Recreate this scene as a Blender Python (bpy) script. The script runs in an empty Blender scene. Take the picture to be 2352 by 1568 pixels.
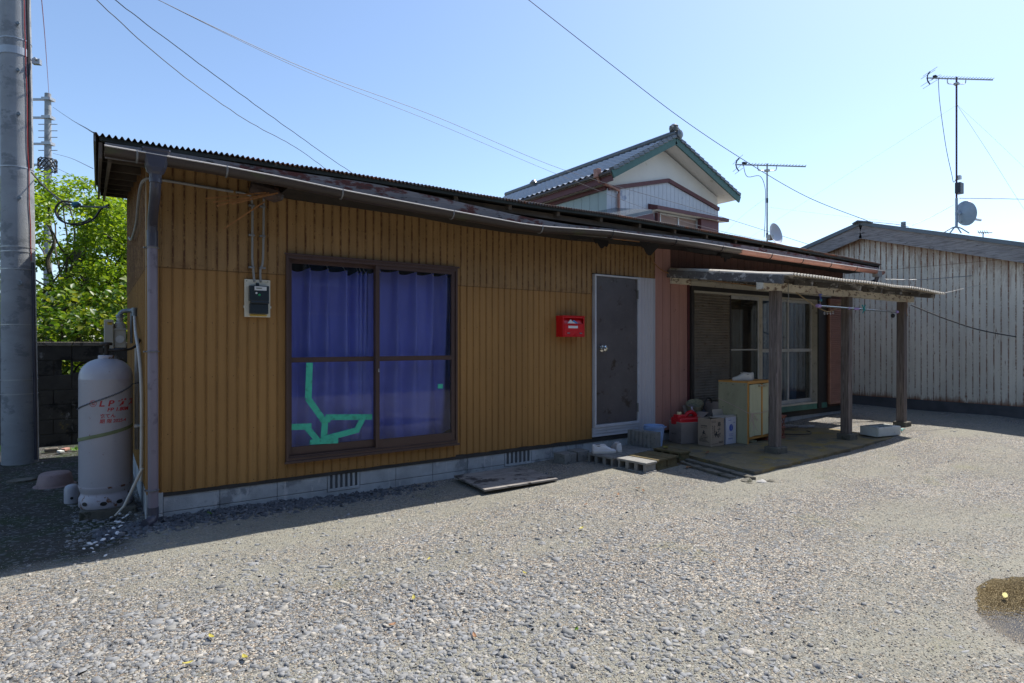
import bpy, bmesh, math, random
import numpy as np
from mathutils import Vector, Matrix, noise
random.seed(7); rng = np.random.default_rng(11)
R_ = math.radians
SC = bpy.context.scene
COL = SC.collection

# ---------------------------------------------------------------- camera
F_PX = 1375.0; CX = 1176.0; CY = 786.0
YAW = R_(34.75)
CAM = Vector((-.326, -5.409, 1.41))
cd = bpy.data.cameras.new('camera'); cam = bpy.data.objects.new('camera', cd)
COL.objects.link(cam); SC.camera = cam
cam.location = CAM; cam.rotation_euler = (R_(90), R_(0.0), -YAW)
cd.sensor_width = 36; cd.lens = F_PX / 2352 * 36; cd.shift_y = 2 / 2352
cd.clip_start = .05; cd.clip_end = 2000
# ---------------------------------------------------------------- light
SUNV = Vector((.66, .045, 1.0)).normalized()
elev = math.asin(SUNV.z); azim = math.atan2(SUNV.x, SUNV.y)
w = bpy.data.worlds.new('World'); SC.world = w; w.use_nodes = True
nt = w.node_tree; nt.nodes.clear()
sky = nt.nodes.new('ShaderNodeTexSky'); sky.sky_type = 'NISHITA'; sky.sun_disc = False
sky.sun_elevation = elev; sky.sun_rotation = azim
sky.altitude = 0; sky.air_density = 1.0; sky.dust_density = 0.9; sky.ozone_density = 3.2
bg = nt.nodes.new('ShaderNodeBackground'); bg.inputs[1].default_value = .15
out = nt.nodes.new('ShaderNodeOutputWorld')
nt.links.new(sky.outputs[0], bg.inputs[0]); nt.links.new(bg.outputs[0], out.inputs[0])
sl = bpy.data.lights.new('sun', 'SUN'); sl.energy = 5.0; sl.angle = R_(.55); sl.color = (1, .95, .87)
so = bpy.data.objects.new('sun', sl); COL.objects.link(so)
so.rotation_euler = (-SUNV).to_track_quat('-Z', 'Y').to_euler(); so.location = (0, 0, 20)
SC.view_settings.view_transform = 'Standard'; SC.view_settings.look = 'None'
SC.view_settings.gamma = 1; SC.view_settings.exposure = 0.55
SC.cycles.max_bounces = 8; SC.cycles.transparent_max_bounces = 24

# ---------------------------------------------------------------- measuring helpers
RV = Vector((math.cos(YAW), -math.sin(YAW), 0)); FV = Vector((math.sin(YAW), math.cos(YAW), 0))
def P(x, y, d):
    return CAM + FV * d + RV * ((x - CX) / F_PX * d) + Vector((0, 0, -(y - CY) / F_PX * d))
def interp(t, pts):
    if t <= pts[0][0]: return pts[0][1]
    for (a, va), (b, vb) in zip(pts, pts[1:]):
        if t <= b: return va + (vb - va) * (t - a) / (b - a)
    return pts[-1][1]
def sstep(a, b, x):
    t = min(1, max(0, (x - a) / (b - a))); return t * t * (3 - 2 * t)

# ---------------------------------------------------------------- materials
def _noise(nt, vec, scale, detail=4, rough=.6):
    n = nt.nodes.new('ShaderNodeTexNoise'); n.inputs['Scale'].default_value = scale
    n.inputs['Detail'].default_value = detail; n.inputs['Roughness'].default_value = rough
    nt.links.new(vec, n.inputs['Vector']); return n.outputs['Fac']
def _ramp(nt, fac, stops, interp='LINEAR'):
    r = nt.nodes.new('ShaderNodeValToRGB'); r.color_ramp.interpolation = interp
    el = r.color_ramp.elements
    while len(el) < len(stops): el.new(.5)
    for e, (p, c) in zip(el, stops):
        e.position = p; e.color = (c, c, c, 1) if isinstance(c, (int, float)) else (*c, 1)
    nt.links.new(fac, r.inputs[0]); return r.outputs[0]
def _mix(nt, fac, a, b, mode='MIX'):
    m = nt.nodes.new('ShaderNodeMix'); m.data_type = 'RGBA'; m.blend_type = mode
    for sock, v in ((m.inputs[0], fac), (m.inputs[6], a), (m.inputs[7], b)):
        if isinstance(v, (int, float)): sock.default_value = v
        elif isinstance(v, tuple): sock.default_value = (*v, 1)
        else: nt.links.new(v, sock)
    return m.outputs[2]
def _math(nt, op, a, b=None, c=None, clamp=False):
    m = nt.nodes.new('ShaderNodeMath'); m.operation = op; m.use_clamp = clamp
    for i, v in enumerate((a, b, c)):
        if v is None: continue
        if isinstance(v, (int, float)): m.inputs[i].default_value = v
        else: nt.links.new(v, m.inputs[i])
    return m.outputs[0]
def _map(nt, vec, scale):
    m = nt.nodes.new('ShaderNodeMapping'); m.inputs['Scale'].default_value = scale
    nt.links.new(vec, m.inputs[0]); return m.outputs[0]
def newmat(name):
    m = bpy.data.materials.new(name); m.use_nodes = True
    return m, m.node_tree, m.node_tree.nodes['Principled BSDF']
def geopos(nt):
    return nt.nodes.new('ShaderNodeNewGeometry').outputs['Position']

def pm(name, base, rough=.7, var=.18, scale=6, stretch=(1, 1, 1), patch=None, bump=.0, bscale=60, metal=0, grain=None, spec=.5, ivar=0):
    """noisy paint / stone / wood. patch=(colour, amount 0..1, scale[, stretch]); grain=(colour, scale, stretch, strength)"""
    m, nt, b = newmat(name)
    pos = geopos(nt)
    f = _noise(nt, _map(nt, pos, stretch), scale)
    lo = tuple(c * (1 - var) for c in base); hi = tuple(min(1, c * (1 + var)) for c in base)
    col = _ramp(nt, f, [(.3, lo), (.7, hi)])
    if grain:
        g = _noise(nt, _map(nt, pos, grain[2]), grain[1], 6, .7)
        g = _ramp(nt, g, [(.45, 0.0), (.62, 1.0)])
        col = _mix(nt, _math(nt, 'MULTIPLY', g, grain[3]), col, grain[0])
    plist = patch if isinstance(patch, list) else ([patch] if patch else [])
    for p in plist:
        st = p[3] if len(p) > 3 else (1, 1, 1)
        g = _noise(nt, _map(nt, pos, st), p[2], 8, .68)
        t = .68 - .36 * p[1]
        g = _ramp(nt, g, [(t, 0.0), (t + .06, 1.0)])
        col = _mix(nt, g, col, p[0])
    if ivar:
        r = nt.nodes.new('ShaderNodeNewGeometry').outputs['Random Per Island']
        col = _mix(nt, 1.0, col, _ramp(nt, r, [(0, 1 - ivar), (1, 1.0)]), 'MULTIPLY')
    nt.links.new(col, b.inputs['Base Color'])
    b.inputs['Roughness'].default_value = rough; b.inputs['Metallic'].default_value = metal
    b.inputs['Specular IOR Level'].default_value = spec
    if bump:
        bn = nt.nodes.new('ShaderNodeBump'); bn.inputs['Strength'].default_value = bump; bn.inputs['Distance'].default_value = .01
        nt.links.new(_noise(nt, _map(nt, pos, stretch), bscale, 5), bn.inputs['Height']); nt.links.new(bn.outputs[0], b.inputs['Normal'])
    return m

def siding_mat(name, base, pitch, axis, rust=(.09, .03, .012), top=2.02, lo=.28, hi=1.0, dirt=(.5, .5, .5), upper=None, gable=None, nails=False):
    """ribbed painted metal: rust along the ribs, more of it above the height 'top'"""
    m, nt, b = newmat(name); pos = geopos(nt)
    sep = nt.nodes.new('ShaderNodeSeparateXYZ'); nt.links.new(pos, sep.inputs[0])
    f = _noise(nt, _map(nt, pos, (1, 1, .35)), 2.2, 5)
    col = _ramp(nt, f, [(.3, tuple(c * .84 for c in base)), (.7, tuple(c * 1.12 for c in base))])
    if upper:
        uh = _math(nt, 'GREATER_THAN', sep.outputs[2], top - .02)
        f2 = _noise(nt, _map(nt, pos, (1.5, 1.5, .5)), 3, 6, .7)
        col = _mix(nt, uh, col, _ramp(nt, f2, [(.3, tuple(c * .8 for c in upper)), (.7, tuple(c * 1.2 for c in upper))]))
    fine = _noise(nt, _map(nt, pos, (60, 60, 1.5)), 1.0, 3)
    col = _mix(nt, _math(nt, 'MULTIPLY', _ramp(nt, fine, [(.5, 0.0), (.75, 1.0)]), .35), col, tuple(c * d for c, d in zip(base, dirt)))
    x = _math(nt, 'FRACT', _math(nt, 'DIVIDE', _math(nt, 'ADD', sep.outputs[axis], 50 * pitch), pitch))
    rib = _math(nt, 'MULTIPLY', _math(nt, 'SUBTRACT', 1, _math(nt, 'MULTIPLY', _math(nt, 'ABSOLUTE', _math(nt, 'SUBTRACT', x, .11)), 6.5), clamp=True), 1.15)
    h = _math(nt, 'DIVIDE', _math(nt, 'SUBTRACT', sep.outputs[2], top - .04), .08, clamp=True)
    amt = _math(nt, 'ADD', _math(nt, 'MULTIPLY', h, hi - lo), lo)
    n2 = _math(nt, 'ADD', _math(nt, 'MULTIPLY', _noise(nt, _map(nt, pos, (9, 9, 2.2)), 1.6, 8, .75), .6), _math(nt, 'MULTIPLY', _noise(nt, pos, 38, 4, .7), .4))
    n2 = _math(nt, 'MULTIPLY', _math(nt, 'SUBTRACT', n2, .455), 12, clamp=True)
    k = _math(nt, 'MULTIPLY', _math(nt, 'MULTIPLY', rib, n2), amt, clamp=True)
    col = _mix(nt, k, col, rust)
    # stains hanging off the sheet joint
    jd = _math(nt, 'SUBTRACT', 1, _math(nt, 'DIVIDE', _math(nt, 'ABSOLUTE', _math(nt, 'SUBTRACT', sep.outputs[2], top)), .05), clamp=True)
    n3 = _noise(nt, pos, 7, 6, .7)
    k2 = _math(nt, 'MULTIPLY', jd, _math(nt, 'MULTIPLY', _math(nt, 'SUBTRACT', n3, .5), 8, clamp=True), clamp=True)
    col = _mix(nt, _math(nt, 'MULTIPLY', k2, .5), col, rust)
    n4 = _noise(nt, pos, 95, 2, .5)
    sp = _math(nt, 'MULTIPLY', _ramp(nt, n4, [(.70, 0.0), (.73, 1.0)]), .7)
    col = _mix(nt, sp, col, tuple(c * .45 for c in rust))
    ln = _math(nt, 'SUBTRACT', 1, _math(nt, 'DIVIDE', _math(nt, 'ABSOLUTE', _math(nt, 'SUBTRACT', sep.outputs[2], top - .023)), .006), clamp=True)  # rust-dark line under the lap, also painting in its shade
    col = _mix(nt, _math(nt, 'MULTIPLY', ln, .75), col, tuple(c * .5 for c in rust))
    if gable:   # rust creeping down from the gable edge and up from the bottom edge
        d = _math(nt, 'SUBTRACT', gable[1], _math(nt, 'ADD', sep.outputs[2], _math(nt, 'MULTIPLY', _math(nt, 'ABSOLUTE', _math(nt, 'SUBTRACT', sep.outputs[1], gable[0])), gable[2])))
        ng = _noise(nt, _map(nt, pos, (1, 9, 1.4)), 1.5, 8, .75)
        g = _math(nt, 'SUBTRACT', 1, _math(nt, 'DIVIDE', d, _math(nt, 'MULTIPLY', _math(nt, 'SUBTRACT', ng, .33), 3.6)), clamp=True)
        col = _mix(nt, _math(nt, 'MULTIPLY', g, .9), col, rust)
        g2 = _math(nt, 'SUBTRACT', 1, _math(nt, 'DIVIDE', _math(nt, 'SUBTRACT', sep.outputs[2], .33), _math(nt, 'MULTIPLY', _math(nt, 'SUBTRACT', ng, .36), .7)), clamp=True)
        col = _mix(nt, g2, col, rust)
    if nails:
        fx = _math(nt, 'MULTIPLY', _math(nt, 'ABSOLUTE', _math(nt, 'SUBTRACT', _math(nt, 'FRACT', _math(nt, 'DIVIDE', _math(nt, 'ADD', sep.outputs[axis], 50.0), pitch * 2)), .3)), pitch * 2)
        fz = _math(nt, 'MULTIPLY', _math(nt, 'ABSOLUTE', _math(nt, 'SUBTRACT', _math(nt, 'FRACT', _math(nt, 'DIVIDE', _math(nt, 'ADD', sep.outputs[2], _math(nt, 'MULTIPLY', _noise(nt, _map(nt, pos, (4, 4, .1)), 2), .05)), .44)), .62)), .44)
        dd = _math(nt, 'ADD', _math(nt, 'MULTIPLY', fx, fx), _math(nt, 'MULTIPLY', fz, fz))
        col = _mix(nt, _math(nt, 'LESS_THAN', dd, .0000125), col, (.02, .012, .008))
    nt.links.new(col, b.inputs['Base Color'])
    b.inputs['Roughness'].default_value = .55; b.inputs['Specular IOR Level'].default_value = .35
    bn = nt.nodes.new('ShaderNodeBump'); bn.inputs['Strength'].default_value = .25; bn.inputs['Distance'].default_value = .01
    nt.links.new(_noise(nt, _map(nt, pos, (1, 1, .3)), 9, 3), bn.inputs['Height']); nt.links.new(bn.outputs[0], b.inputs['Normal'])
    return m

def leafmat(name, cols, trans=.5, rough=.45):
    m, nt, b = newmat(name)
    r = nt.nodes.new('ShaderNodeNewGeometry').outputs['Random Per Island']
    col = _ramp(nt, r, [(i / (len(cols) - 1), c) for i, c in enumerate(cols)])
    nt.links.new(col, b.inputs['Base Color']); b.inputs['Roughness'].default_value = rough
    t = nt.nodes.new('ShaderNodeBsdfTranslucent')
    nt.links.new(_mix(nt, 1.0, col, (1.35, 1.32, .6), 'MULTIPLY'), t.inputs[0])
    mx = nt.nodes.new('ShaderNodeMixShader'); mx.inputs[0].default_value = trans
    o = nt.nodes['Material Output']
    nt.links.new(b.outputs[0], mx.inputs[1]); nt.links.new(t.outputs[0], mx.inputs[2]); nt.links.new(mx.outputs[0], o.inputs[0])
    return m
def stonemat(name, cols, rough=.8, bump=.25):
    m, nt, b = newmat(name)
    r = nt.nodes.new('ShaderNodeNewGeometry').outputs['Random Per Island']
    col = _ramp(nt, r, [(i / (len(cols) - 1), c) for i, c in enumerate(cols)])
    pos = geopos(nt)
    col = _mix(nt, 1.0, col, _ramp(nt, _noise(nt, pos, 70, 4), [(.3, .75), (.7, 1.15)]), 'MULTIPLY')
    nt.links.new(col, b.inputs['Base Color']); b.inputs['Roughness'].default_value = rough
    bn = nt.nodes.new('ShaderNodeBump'); bn.inputs['Strength'].default_value = bump; bn.inputs['Distance'].default_value = .003
    nt.links.new(_noise(nt, pos, 110, 3), bn.inputs['Height']); nt.links.new(bn.outputs[0], b.inputs['Normal'])
    return m
def glassmat(name, tint=(.92, .94, .95), rough=.02, refl=1.0, dirt=0.05):
    m, nt, b = newmat(name); nt.nodes.remove(b)
    fr = nt.nodes.new('ShaderNodeFresnel'); fr.inputs[0].default_value = 1.5
    t = nt.nodes.new('ShaderNodeBsdfTransparent'); t.inputs[0].default_value = (*tint, 1)
    g = nt.nodes.new('ShaderNodeBsdfGlossy'); g.inputs['Roughness'].default_value = rough
    d = nt.nodes.new('ShaderNodeBsdfDiffuse'); d.inputs[0].default_value = (.4, .42, .42, 1)
    mx = nt.nodes.new('ShaderNodeMixShader'); nt.links.new(_math(nt, 'MULTIPLY', fr.outputs[0], refl), mx.inputs[0])
    nt.links.new(t.outputs[0], mx.inputs[1]); nt.links.new(g.outputs[0], mx.inputs[2])
    m2 = nt.nodes.new('ShaderNodeMixShader'); n = _noise(nt, geopos(nt), 3, 5)
    nt.links.new(_math(nt, 'MULTIPLY', n, dirt), m2.inputs[0])
    nt.links.new(mx.outputs[0], m2.inputs[1]); nt.links.new(d.outputs[0], m2.inputs[2])
    nt.links.new(m2.outputs[0], nt.nodes['Material Output'].inputs[0])
    return m

M = {}
PITCH = .079
M['ochre'] = siding_mat('ochre_siding', (.345, .183, .056), PITCH, 0, upper=(.300, .180, .072), nails=True)
M['ochre_side'] = siding_mat('ochre_side_siding', (.340, .190, .058), PITCH, 1, upper=(.290, .172, .070), nails=True)
M['shedmetal'] = siding_mat('cream_siding', (.74, .67, .55), .10, 1, rust=(.21, .072, .024), top=2.84, lo=1.0, hi=1.6, dirt=(.75, .7, .6), gable=(.42, 3.72, .30))
M['white_rib'] = pm('white_ribbed', (.50, .49, .52), .55, .08, 3, (1, 1, .3))
M['concrete'] = pm('foundation_concrete', (.37, .39, .40), .9, .2, 5, (1, 1, 1), [((.21, .225, .235), .3, 3), ((.48, .48, .48), .25, 6, (3, 3, .6))], .5, 80)
M['joint'] = pm('mortar_joint', (.10, .105, .11), .95, .1)
M['blockgrey'] = pm('concrete_block_grey', (.21, .21, .20), .95, .15, 12, patch=((.10, .10, .09), .3, 20), bump=.9, bscale=170)
M['blocklight'] = pm('concrete_block_light', (.27, .265, .25), .95, .12, 12, patch=((.16, .16, .14), .25, 20), bump=.9, bscale=170)
M['blockmoss'] = pm('concrete_block_mossy', (.16, .12, .055), .95, .2, 12, patch=((.09, .09, .04), .4, 14), bump=.9, bscale=170)
M['blockpale'] = pm('concrete_block_pale', (.42, .41, .39), .95, .1, 12, patch=((.25, .25, .22), .2, 20), bump=.7, bscale=170)
M['slab'] = pm('mossy_slab', (.22, .175, .095), .95, .25, 3, patch=[((.25, .185, .055), .38, 2.4), ((.15, .135, .10), .42, 3.1), ((.27, .25, .21), .18, 9, (1, 2.5, 1)), ((.05, .05, .03), .12, 16)], bump=1, bscale=120)
M['brownpost'] = pm('weathered_post', (.19, .155, .135), .9, .25, 4, (5, 5, .4), grain=((.05, .04, .038), 6, (14, 14, .5), .8), patch=((.24, .20, .19), .28, 5, (6, 6, .7)), bump=.6, bscale=40)
M['peelcream'] = pm('peeling_cream_paint', (.66, .60, .48), .8, .1, 6, patch=[((.20, .14, .10), .42, 7, (1, 1, 2.5)), ((.08, .06, .05), .22, 15)], bump=.5, bscale=60)
M['peelgrey'] = pm('peeling_grey_board', (.12, .115, .11), .9, .2, 6, (.5, 1, 2), patch=[((.40, .39, .37), .38, 9, (.6, 1, 1.5)), ((.045, .04, .04), .3, 12)], bump=.6, bscale=50)
M['fascia'] = pm('peeling_fascia', (.20, .195, .20), .9, .2, 6, (.4, 1, 2), patch=[((.105, .035, .03), .47, 4, (.8, 1, 2.4)), ((.04, .04, .04), .3, 14, (.5, 1, 2))], bump=.6, bscale=50)
M['greywood'] = pm('silver_weathered_wood', (.34, .32, .31), .9, .12, 3, (3, .6, 6), grain=((.13, .12, .115), 5, (4, .9, 12), .7), patch=((.07, .065, .06), .2, 5, (1, 1, 4)), bump=.6, bscale=30)
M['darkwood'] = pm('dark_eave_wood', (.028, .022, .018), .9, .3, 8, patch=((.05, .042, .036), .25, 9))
M['purlin'] = pm('eave_purlin_wood', (.10, .08, .062), .9, .3, 8)
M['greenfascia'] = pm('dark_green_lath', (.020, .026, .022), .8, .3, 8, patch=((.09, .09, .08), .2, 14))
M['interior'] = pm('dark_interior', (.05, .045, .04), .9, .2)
M['brownalu'] = pm('bronze_aluminium', (.066, .036, .030), .42, .12, 4, spec=.5)
M['blackalu'] = pm('dark_sash', (.022, .019, .018), .5, .15, 4)
M['alu'] = pm('grey_aluminium', (.48, .48, .47), .42, .12, 4, metal=.3, patch=((.22, .21, .20), .25, 15))
M['alucream'] = pm('dull_cream_aluminium', (.45, .42, .35), .5, .12, 4, patch=((.2, .18, .15), .25, 15))
M['doorwhite'] = pm('white_door_frame', (.50, .51, .55), .5, .08, 4, patch=((.38, .38, .4), .2, 18))
M['door'] = pm('dark_stained_door', (.085, .075, .078), .5, .22, 2.5, patch=[((.035, .022, .014), .30, 4.0), ((.12, .105, .10), .2, 22), ((.09, .05, .02), .18, 7)], bump=.1, bscale=10)
M['pinkboard'] = pm('pink_brown_boards', (.43, .225, .18), .8, .12, 3, (4, 4, .3), grain=((.34, .17, .135), 6, (18, 18, .5), .5), patch=((.10, .04, .03), .1, 14))
M['brownboard'] = pm('dark_brown_boards', (.13, .062, .046), .8, .12, 3, (4, 4, .3), grain=((.055, .026, .02), 6, (18, 18, .5), .5))
M['shutter'] = pm('dusty_louvre_shutter', (.23, .20, .165), .6, .2, 5, patch=[((.13, .075, .045), .26, 18)])
M['redlouvre'] = pm('brown_louvre', (.36, .18, .125), .6, .15, 5, (1, 1, 3))
M['teal'] = pm('teal_sill', (.05, .15, .115), .6, .2, 8, patch=((.15, .14, .12), .2, 9))
M['curtain'] = pm('violet_blue_cloth', (.235, .260, .70), .85, .1, 2, (1, 1, .5))
M['curtainlow'] = M['curtain']
M['curt_tan'] = pm('tan_cloth', (.50, .36, .17), .9, .1)
M['curt_navy'] = pm('navy_cloth', (.06, .12, .22), .9, .1)
M['curt_pale'] = pm('pale_cloth', (.60, .57, .38), .9, .1)
M['hook'] = pm('metal_hook', (.55, .53, .5), .4, .1, metal=.5)
M['tape'] = pm('green_tape', (.055, .50, .32), .55, .12, 20, patch=((.04, .33, .21), .35, 22))
M['glass'] = glassmat('window_glass', refl=.5, dirt=.02)
M['glassdark'] = glassmat('tinted_screen_glass', (.55, .55, .52), refl=.6)
M['roofmetal'] = pm('rusty_corrugated', (.075, .05, .042), .75, .3, 4, patch=[((.20, .07, .03), .42, 3.0), ((.10, .10, .11), .35, 5)], bump=.3)
M['gutter'] = pm('brown_gutter', (.042, .030, .025), .5, .2, 2, (1, 1, 1), patch=[((.05, .050, .024), .35, 4, (.6, 1, 1))])
M['rimglint'] = pm('gutter_rim_glint', (.60, .57, .54), .22, .05, spec=.8)  # pale colour paints the sun's glint along the gutter rim
M['gutterpink'] = pm('pink_faded_gutter', (.36, .165, .12), .5, .12, 3, patch=[((.12, .06, .045), .28, 9, (.6, 1, 2)), ((.045, .035, .03), .16, 15, (.5, 1, 1))])
M['bracket'] = pm('galvanised_bracket', (.22, .22, .22), .5, .1, metal=.4)
M['hopper'] = pm('slate_purple_plastic', (.055, .055, .075), .4, .15, 5)
M['pipe'] = pm('mauve_plastic_pipe', (.195, .17, .205), .45, .1, 2, patch=((.13, .11, .14), .3, 6))
M['pvcgrey'] = pm('grey_pvc', (.24, .24, .235), .5, .12, 8)
M['pvcwhite'] = pm('cream_pvc_hose', (.52, .49, .43), .5, .12, 8, patch=((.3, .26, .2), .2, 15))
M['cable'] = pm('black_cable', (.018, .018, .02), .5, .1)
M['thinwire'] = pm('grey_wire', (.10, .10, .12), .6, .1)
M['paleline'] = pm('pale_line', (.42, .47, .52), .6, .1)
M['redwire'] = pm('red_wire', (.33, .03, .03), .5, .1)
M['cream'] = pm('cream_plastic', (.62, .58, .46), .5, .06, 4, patch=((.5, .45, .3), .2, 20))
M['meterdark'] = pm('blue_black_plastic', (.018, .028, .035), .35, .1)
M['meterlabel'] = pm('silver_label', (.60, .60, .58), .5, .08, 60)
M['lcd'] = pm('lcd_grey', (.20, .22, .19), .3, .05)
M['green'] = pm('green_sticker', (.02, .33, .14), .5, .05)
M['yellow'] = pm('yellow_sticker', (.62, .42, .06), .5, .05)
M['red'] = pm('red_letterbox_paint', (.60, .006, .012), .32, .08, 3)
M['redcan'] = pm('red_plastic', (.56, .012, .02), .35, .08, 3)
M['cap'] = pm('cream_cap', (.66, .56, .33), .5, .06)
M['white'] = pm('white_plain', (.72, .72, .71), .6, .04)
M['blue'] = pm('blue_card', (.05, .26, .55), .5, .04)
M['chrome'] = pm('chrome', (.62, .62, .60), .18, .05, metal=1)
M['tank'] = pm('pale_grey_tank', (.38, .38, .42), .34, .07, 3, patch=[((.17, .085, .045), .10, 26), ((.36, .35, .41), .25, 3)])
M['tankrust'] = pm('rusty_tank_foot', (.42, .41, .46), .5, .12, 3, patch=((.15, .065, .03), .36, 17))
M['redtext'] = pm('red_lettering', (.42, .03, .035), .5, .03)
M['blacktext'] = pm('black_print', (.035, .03, .028), .7, .03)
M['bluetext'] = pm('blue_print', (.035, .085, .42), .6, .03)
M['chain'] = pm('steel_chain', (.13, .14, .15), .45, .15, metal=.5)
M['greenband'] = pm('olive_strap', (.17, .20, .10), .7, .15)
M['meteriron'] = pm('gas_meter_casing', (.46, .44, .37), .45, .08, 6)
M['iron'] = pm('galvanised_pipe', (.20, .23, .25), .45, .15, metal=.3)
M['blackrub'] = pm('black_rubber', (.015, .015, .015), .6, .1)
M['pole'] = pm('grey_concrete_pole', (.28, .295, .31), .85, .12, 2.5, (1, 1, 2.2), patch=[((.19, .205, .22), .40, 4, (1, 1, 1.5)), ((.27, .275, .28), .2, 9, (1, 1, 6))], bump=.5, bscale=90)
M['steelband'] = pm('pole_band', (.36, .38, .40), .4, .12, metal=.4)
M['blockwall'] = pm('black_stained_blocks', (.040, .036, .031), .95, .3, 5, patch=[((.012, .011, .010), .4, 3.5), ((.17, .165, .16), .20, 3, (2, 1, 1)), ((.12, .09, .03), .14, 5)], bump=.8, bscale=90)
M['coping'] = pm('weathered_coping', (.16, .14, .115), .95, .25, 9, patch=((.06, .05, .04), .35, 14), bump=1, bscale=60)
M['nwall'] = pm('white_plaster', (.66, .64, .60), .8, .05, 1.5, patch=((.52, .49, .40), .16, 2))
M['nboard'] = pm('pale_vertical_boards', (.50, .52, .56), .6, .06, 1.5, patch=((.26, .30, .40), .22, 1.4))
M['nboardside'] = pm('grey_green_boards', (.30, .37, .37), .6, .06, 1.5)
M['oppwall'] = pm('dull_brown_wall', (.14, .125, .11), .8, .1, 2)
M['ntrim'] = pm('maroon_trim', (.10, .028, .032), .6, .12)
M['ngreen'] = pm('green_bargeboard', (.045, .115, .10), .6, .12)
M['ntile'] = pm('glazed_grey_tile', (.10, .115, .13), .22, .2, 3, spec=.6, ivar=.25)
M['ntilelit'] = pm('sunlit_tile', (.30, .325, .36), .3, .12, 3, spec=.6)  # paler copy of the roof tile; sun and sky glints put into the colour
M['plinth'] = pm('dark_plinth', (.085, .085, .09), .95, .2, 4)
M['rubble'] = stonemat('shaded_rubble', [(.05, .056, .066), (.11, .12, .135), (.07, .078, .09), (.14, .15, .165), (.09, .096, .105)])  # slate coloured darker; the shade by the wall is put into it
M['nshut'] = pm('brown_rolling_shutter', (.24, .155, .125), .6, .1)
M['sheettrim'] = pm('blue_grey_trim', (.13, .165, .19), .5, .1)
M['dish'] = pm('dish_white', (.60, .62, .64), .45, .05)
M['dishback'] = pm('dish_grey', (.30, .36, .42), .45, .08)
M['mastred'] = pm('dark_red_mast', (.07, .022, .03), .5, .1)
M['antsteel'] = pm('aluminium_rod', (.42, .42, .38), .4, .1, metal=.5)
M['antblack'] = pm('black_rod', (.025, .03, .04), .5, .1)
M['bucketblue'] = pm('pale_blue_plastic', (.34, .48, .74), .4, .06)
M['card'] = pm('brown_cardboard', (.36, .275, .20), .85, .08, 5)
M['cardpale'] = pm('pale_cardboard', (.44, .385, .32), .85, .08, 5)
M['carddark'] = pm('dim_cardboard', (.27, .22, .19), .85, .08, 5)
M['cardwhite'] = pm('white_printed_card', (.55, .55, .62), .8, .07, 5, patch=((.34, .32, .32), .14, 9))
M['cabside'] = pm('olive_faded_plywood', (.33, .315, .20), .8, .12, 3, (2, 2, .6), patch=[((.19, .20, .12), .33, 2.6), ((.10, .09, .06), .14, 16)])
M['cabdoor'] = pm('pale_green_veneer', (.50, .49, .31), .75, .08, 3, (3, 3, .5), patch=[((.33, .34, .22), .26, 5, (2, 2, .5))])
M['cabedge'] = pm('orange_wood_edge', (.56, .27, .06), .7, .12, 5)
M['woodhandle'] = pm('wood_pull', (.40, .33, .22), .7, .12, 9)
M['string'] = pm('pink_string', (.56, .40, .36), .8, .05)
M['shoe'] = pm('white_canvas', (.60, .57, .51), .85, .08, 20)
M['shoegrey'] = pm('white_leather', (.58, .58, .60), .6, .08, 20)
M['sole'] = pm('shoe_sole', (.52, .49, .44), .7, .1, 20, patch=((.3, .25, .2), .2, 40))
M['shoein'] = pm('shoe_lining', (.12, .11, .10), .9, .1)
M['umb'] = pm('navy_umbrella', (.018, .02, .035), .6, .1)
M['whitehandle'] = pm('lilac_white_plastic', (.50, .50, .66), .4, .05)
M['basket'] = pm('woven_straw', (.26, .25, .17), .9, .25, 60, (1, 1, 3), patch=((.11, .11, .08), .4, 60, (.6, .6, 2)))
M['pet'] = glassmat('clear_plastic', (.80, .84, .86), .08, 1.0, .25)
M['cratebrown'] = pm('brown_plastic_crate', (.26, .085, .055), .6, .1)
M['foam'] = pm('white_foam', (.60, .62, .58), .9, .08, 9, patch=((.33, .35, .26), .22, 8), bump=.4, bscale=150)
M['soil'] = pm('dark_soil', (.05, .04, .03), .95, .3, 12)
M['plank'] = pm('weathered_plank', (.26, .24, .22), .85, .2, 3, (.6, 2, 1), patch=((.04, .036, .034), .40, 3.2), grain=((.09, .08, .075), 5, (1, 9, 1), .6))
M['pinkbasin'] = pm('pinkish_plastic', (.27, .19, .18), .7, .15, 9, patch=((.10, .08, .06), .2, 20))
M['bpurple'] = pm('lilac_plastic', (.38, .26, .56), .4, .05)
M['pegblue'] = pm('blue_peg', (.02, .09, .55), .4, .05)
M['pegaqua'] = pm('aqua_peg', (.10, .50, .58), .4, .05)
M['pegteal'] = pm('teal_clip', (.03, .34, .33), .4, .05)
M['rope'] = pm('tan_rope', (.34, .25, .13), .9, .1)
M['shell'] = pm('white_shell', (.74, .73, .72), .5, .1, 90)
M['leafy'] = pm('yellow_leaf', (.36, .31, .05), .6, .15, 30)
M['leafb'] = pm('brown_leaf', (.24, .12, .055), .7, .2, 30)
M['bark'] = pm('grey_bark', (.09, .08, .065), .9, .3, 9, (1, 1, .4), bump=.8, bscale=40)
M['straw'] = pm('orange_bamboo_strip', (.36, .17, .065), .7, .2, 20)
M['debris'] = pm('torn_black_felt', (.02, .018, .018), .95, .3, 10)
M['canopysheet'] = pm('weathered_corrugated_sheet', (.72, .67, .57), .75, .12, 6, patch=((.28, .25, .20), .18, 9), bump=.2)
_nt = M['canopysheet'].node_tree; _t = _nt.nodes.new('ShaderNodeBsdfTranslucent'); _t.inputs[0].default_value = (.55, .47, .36, 1); _m = _nt.nodes.new('ShaderNodeMixShader'); _m.inputs[0].default_value = .16
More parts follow.
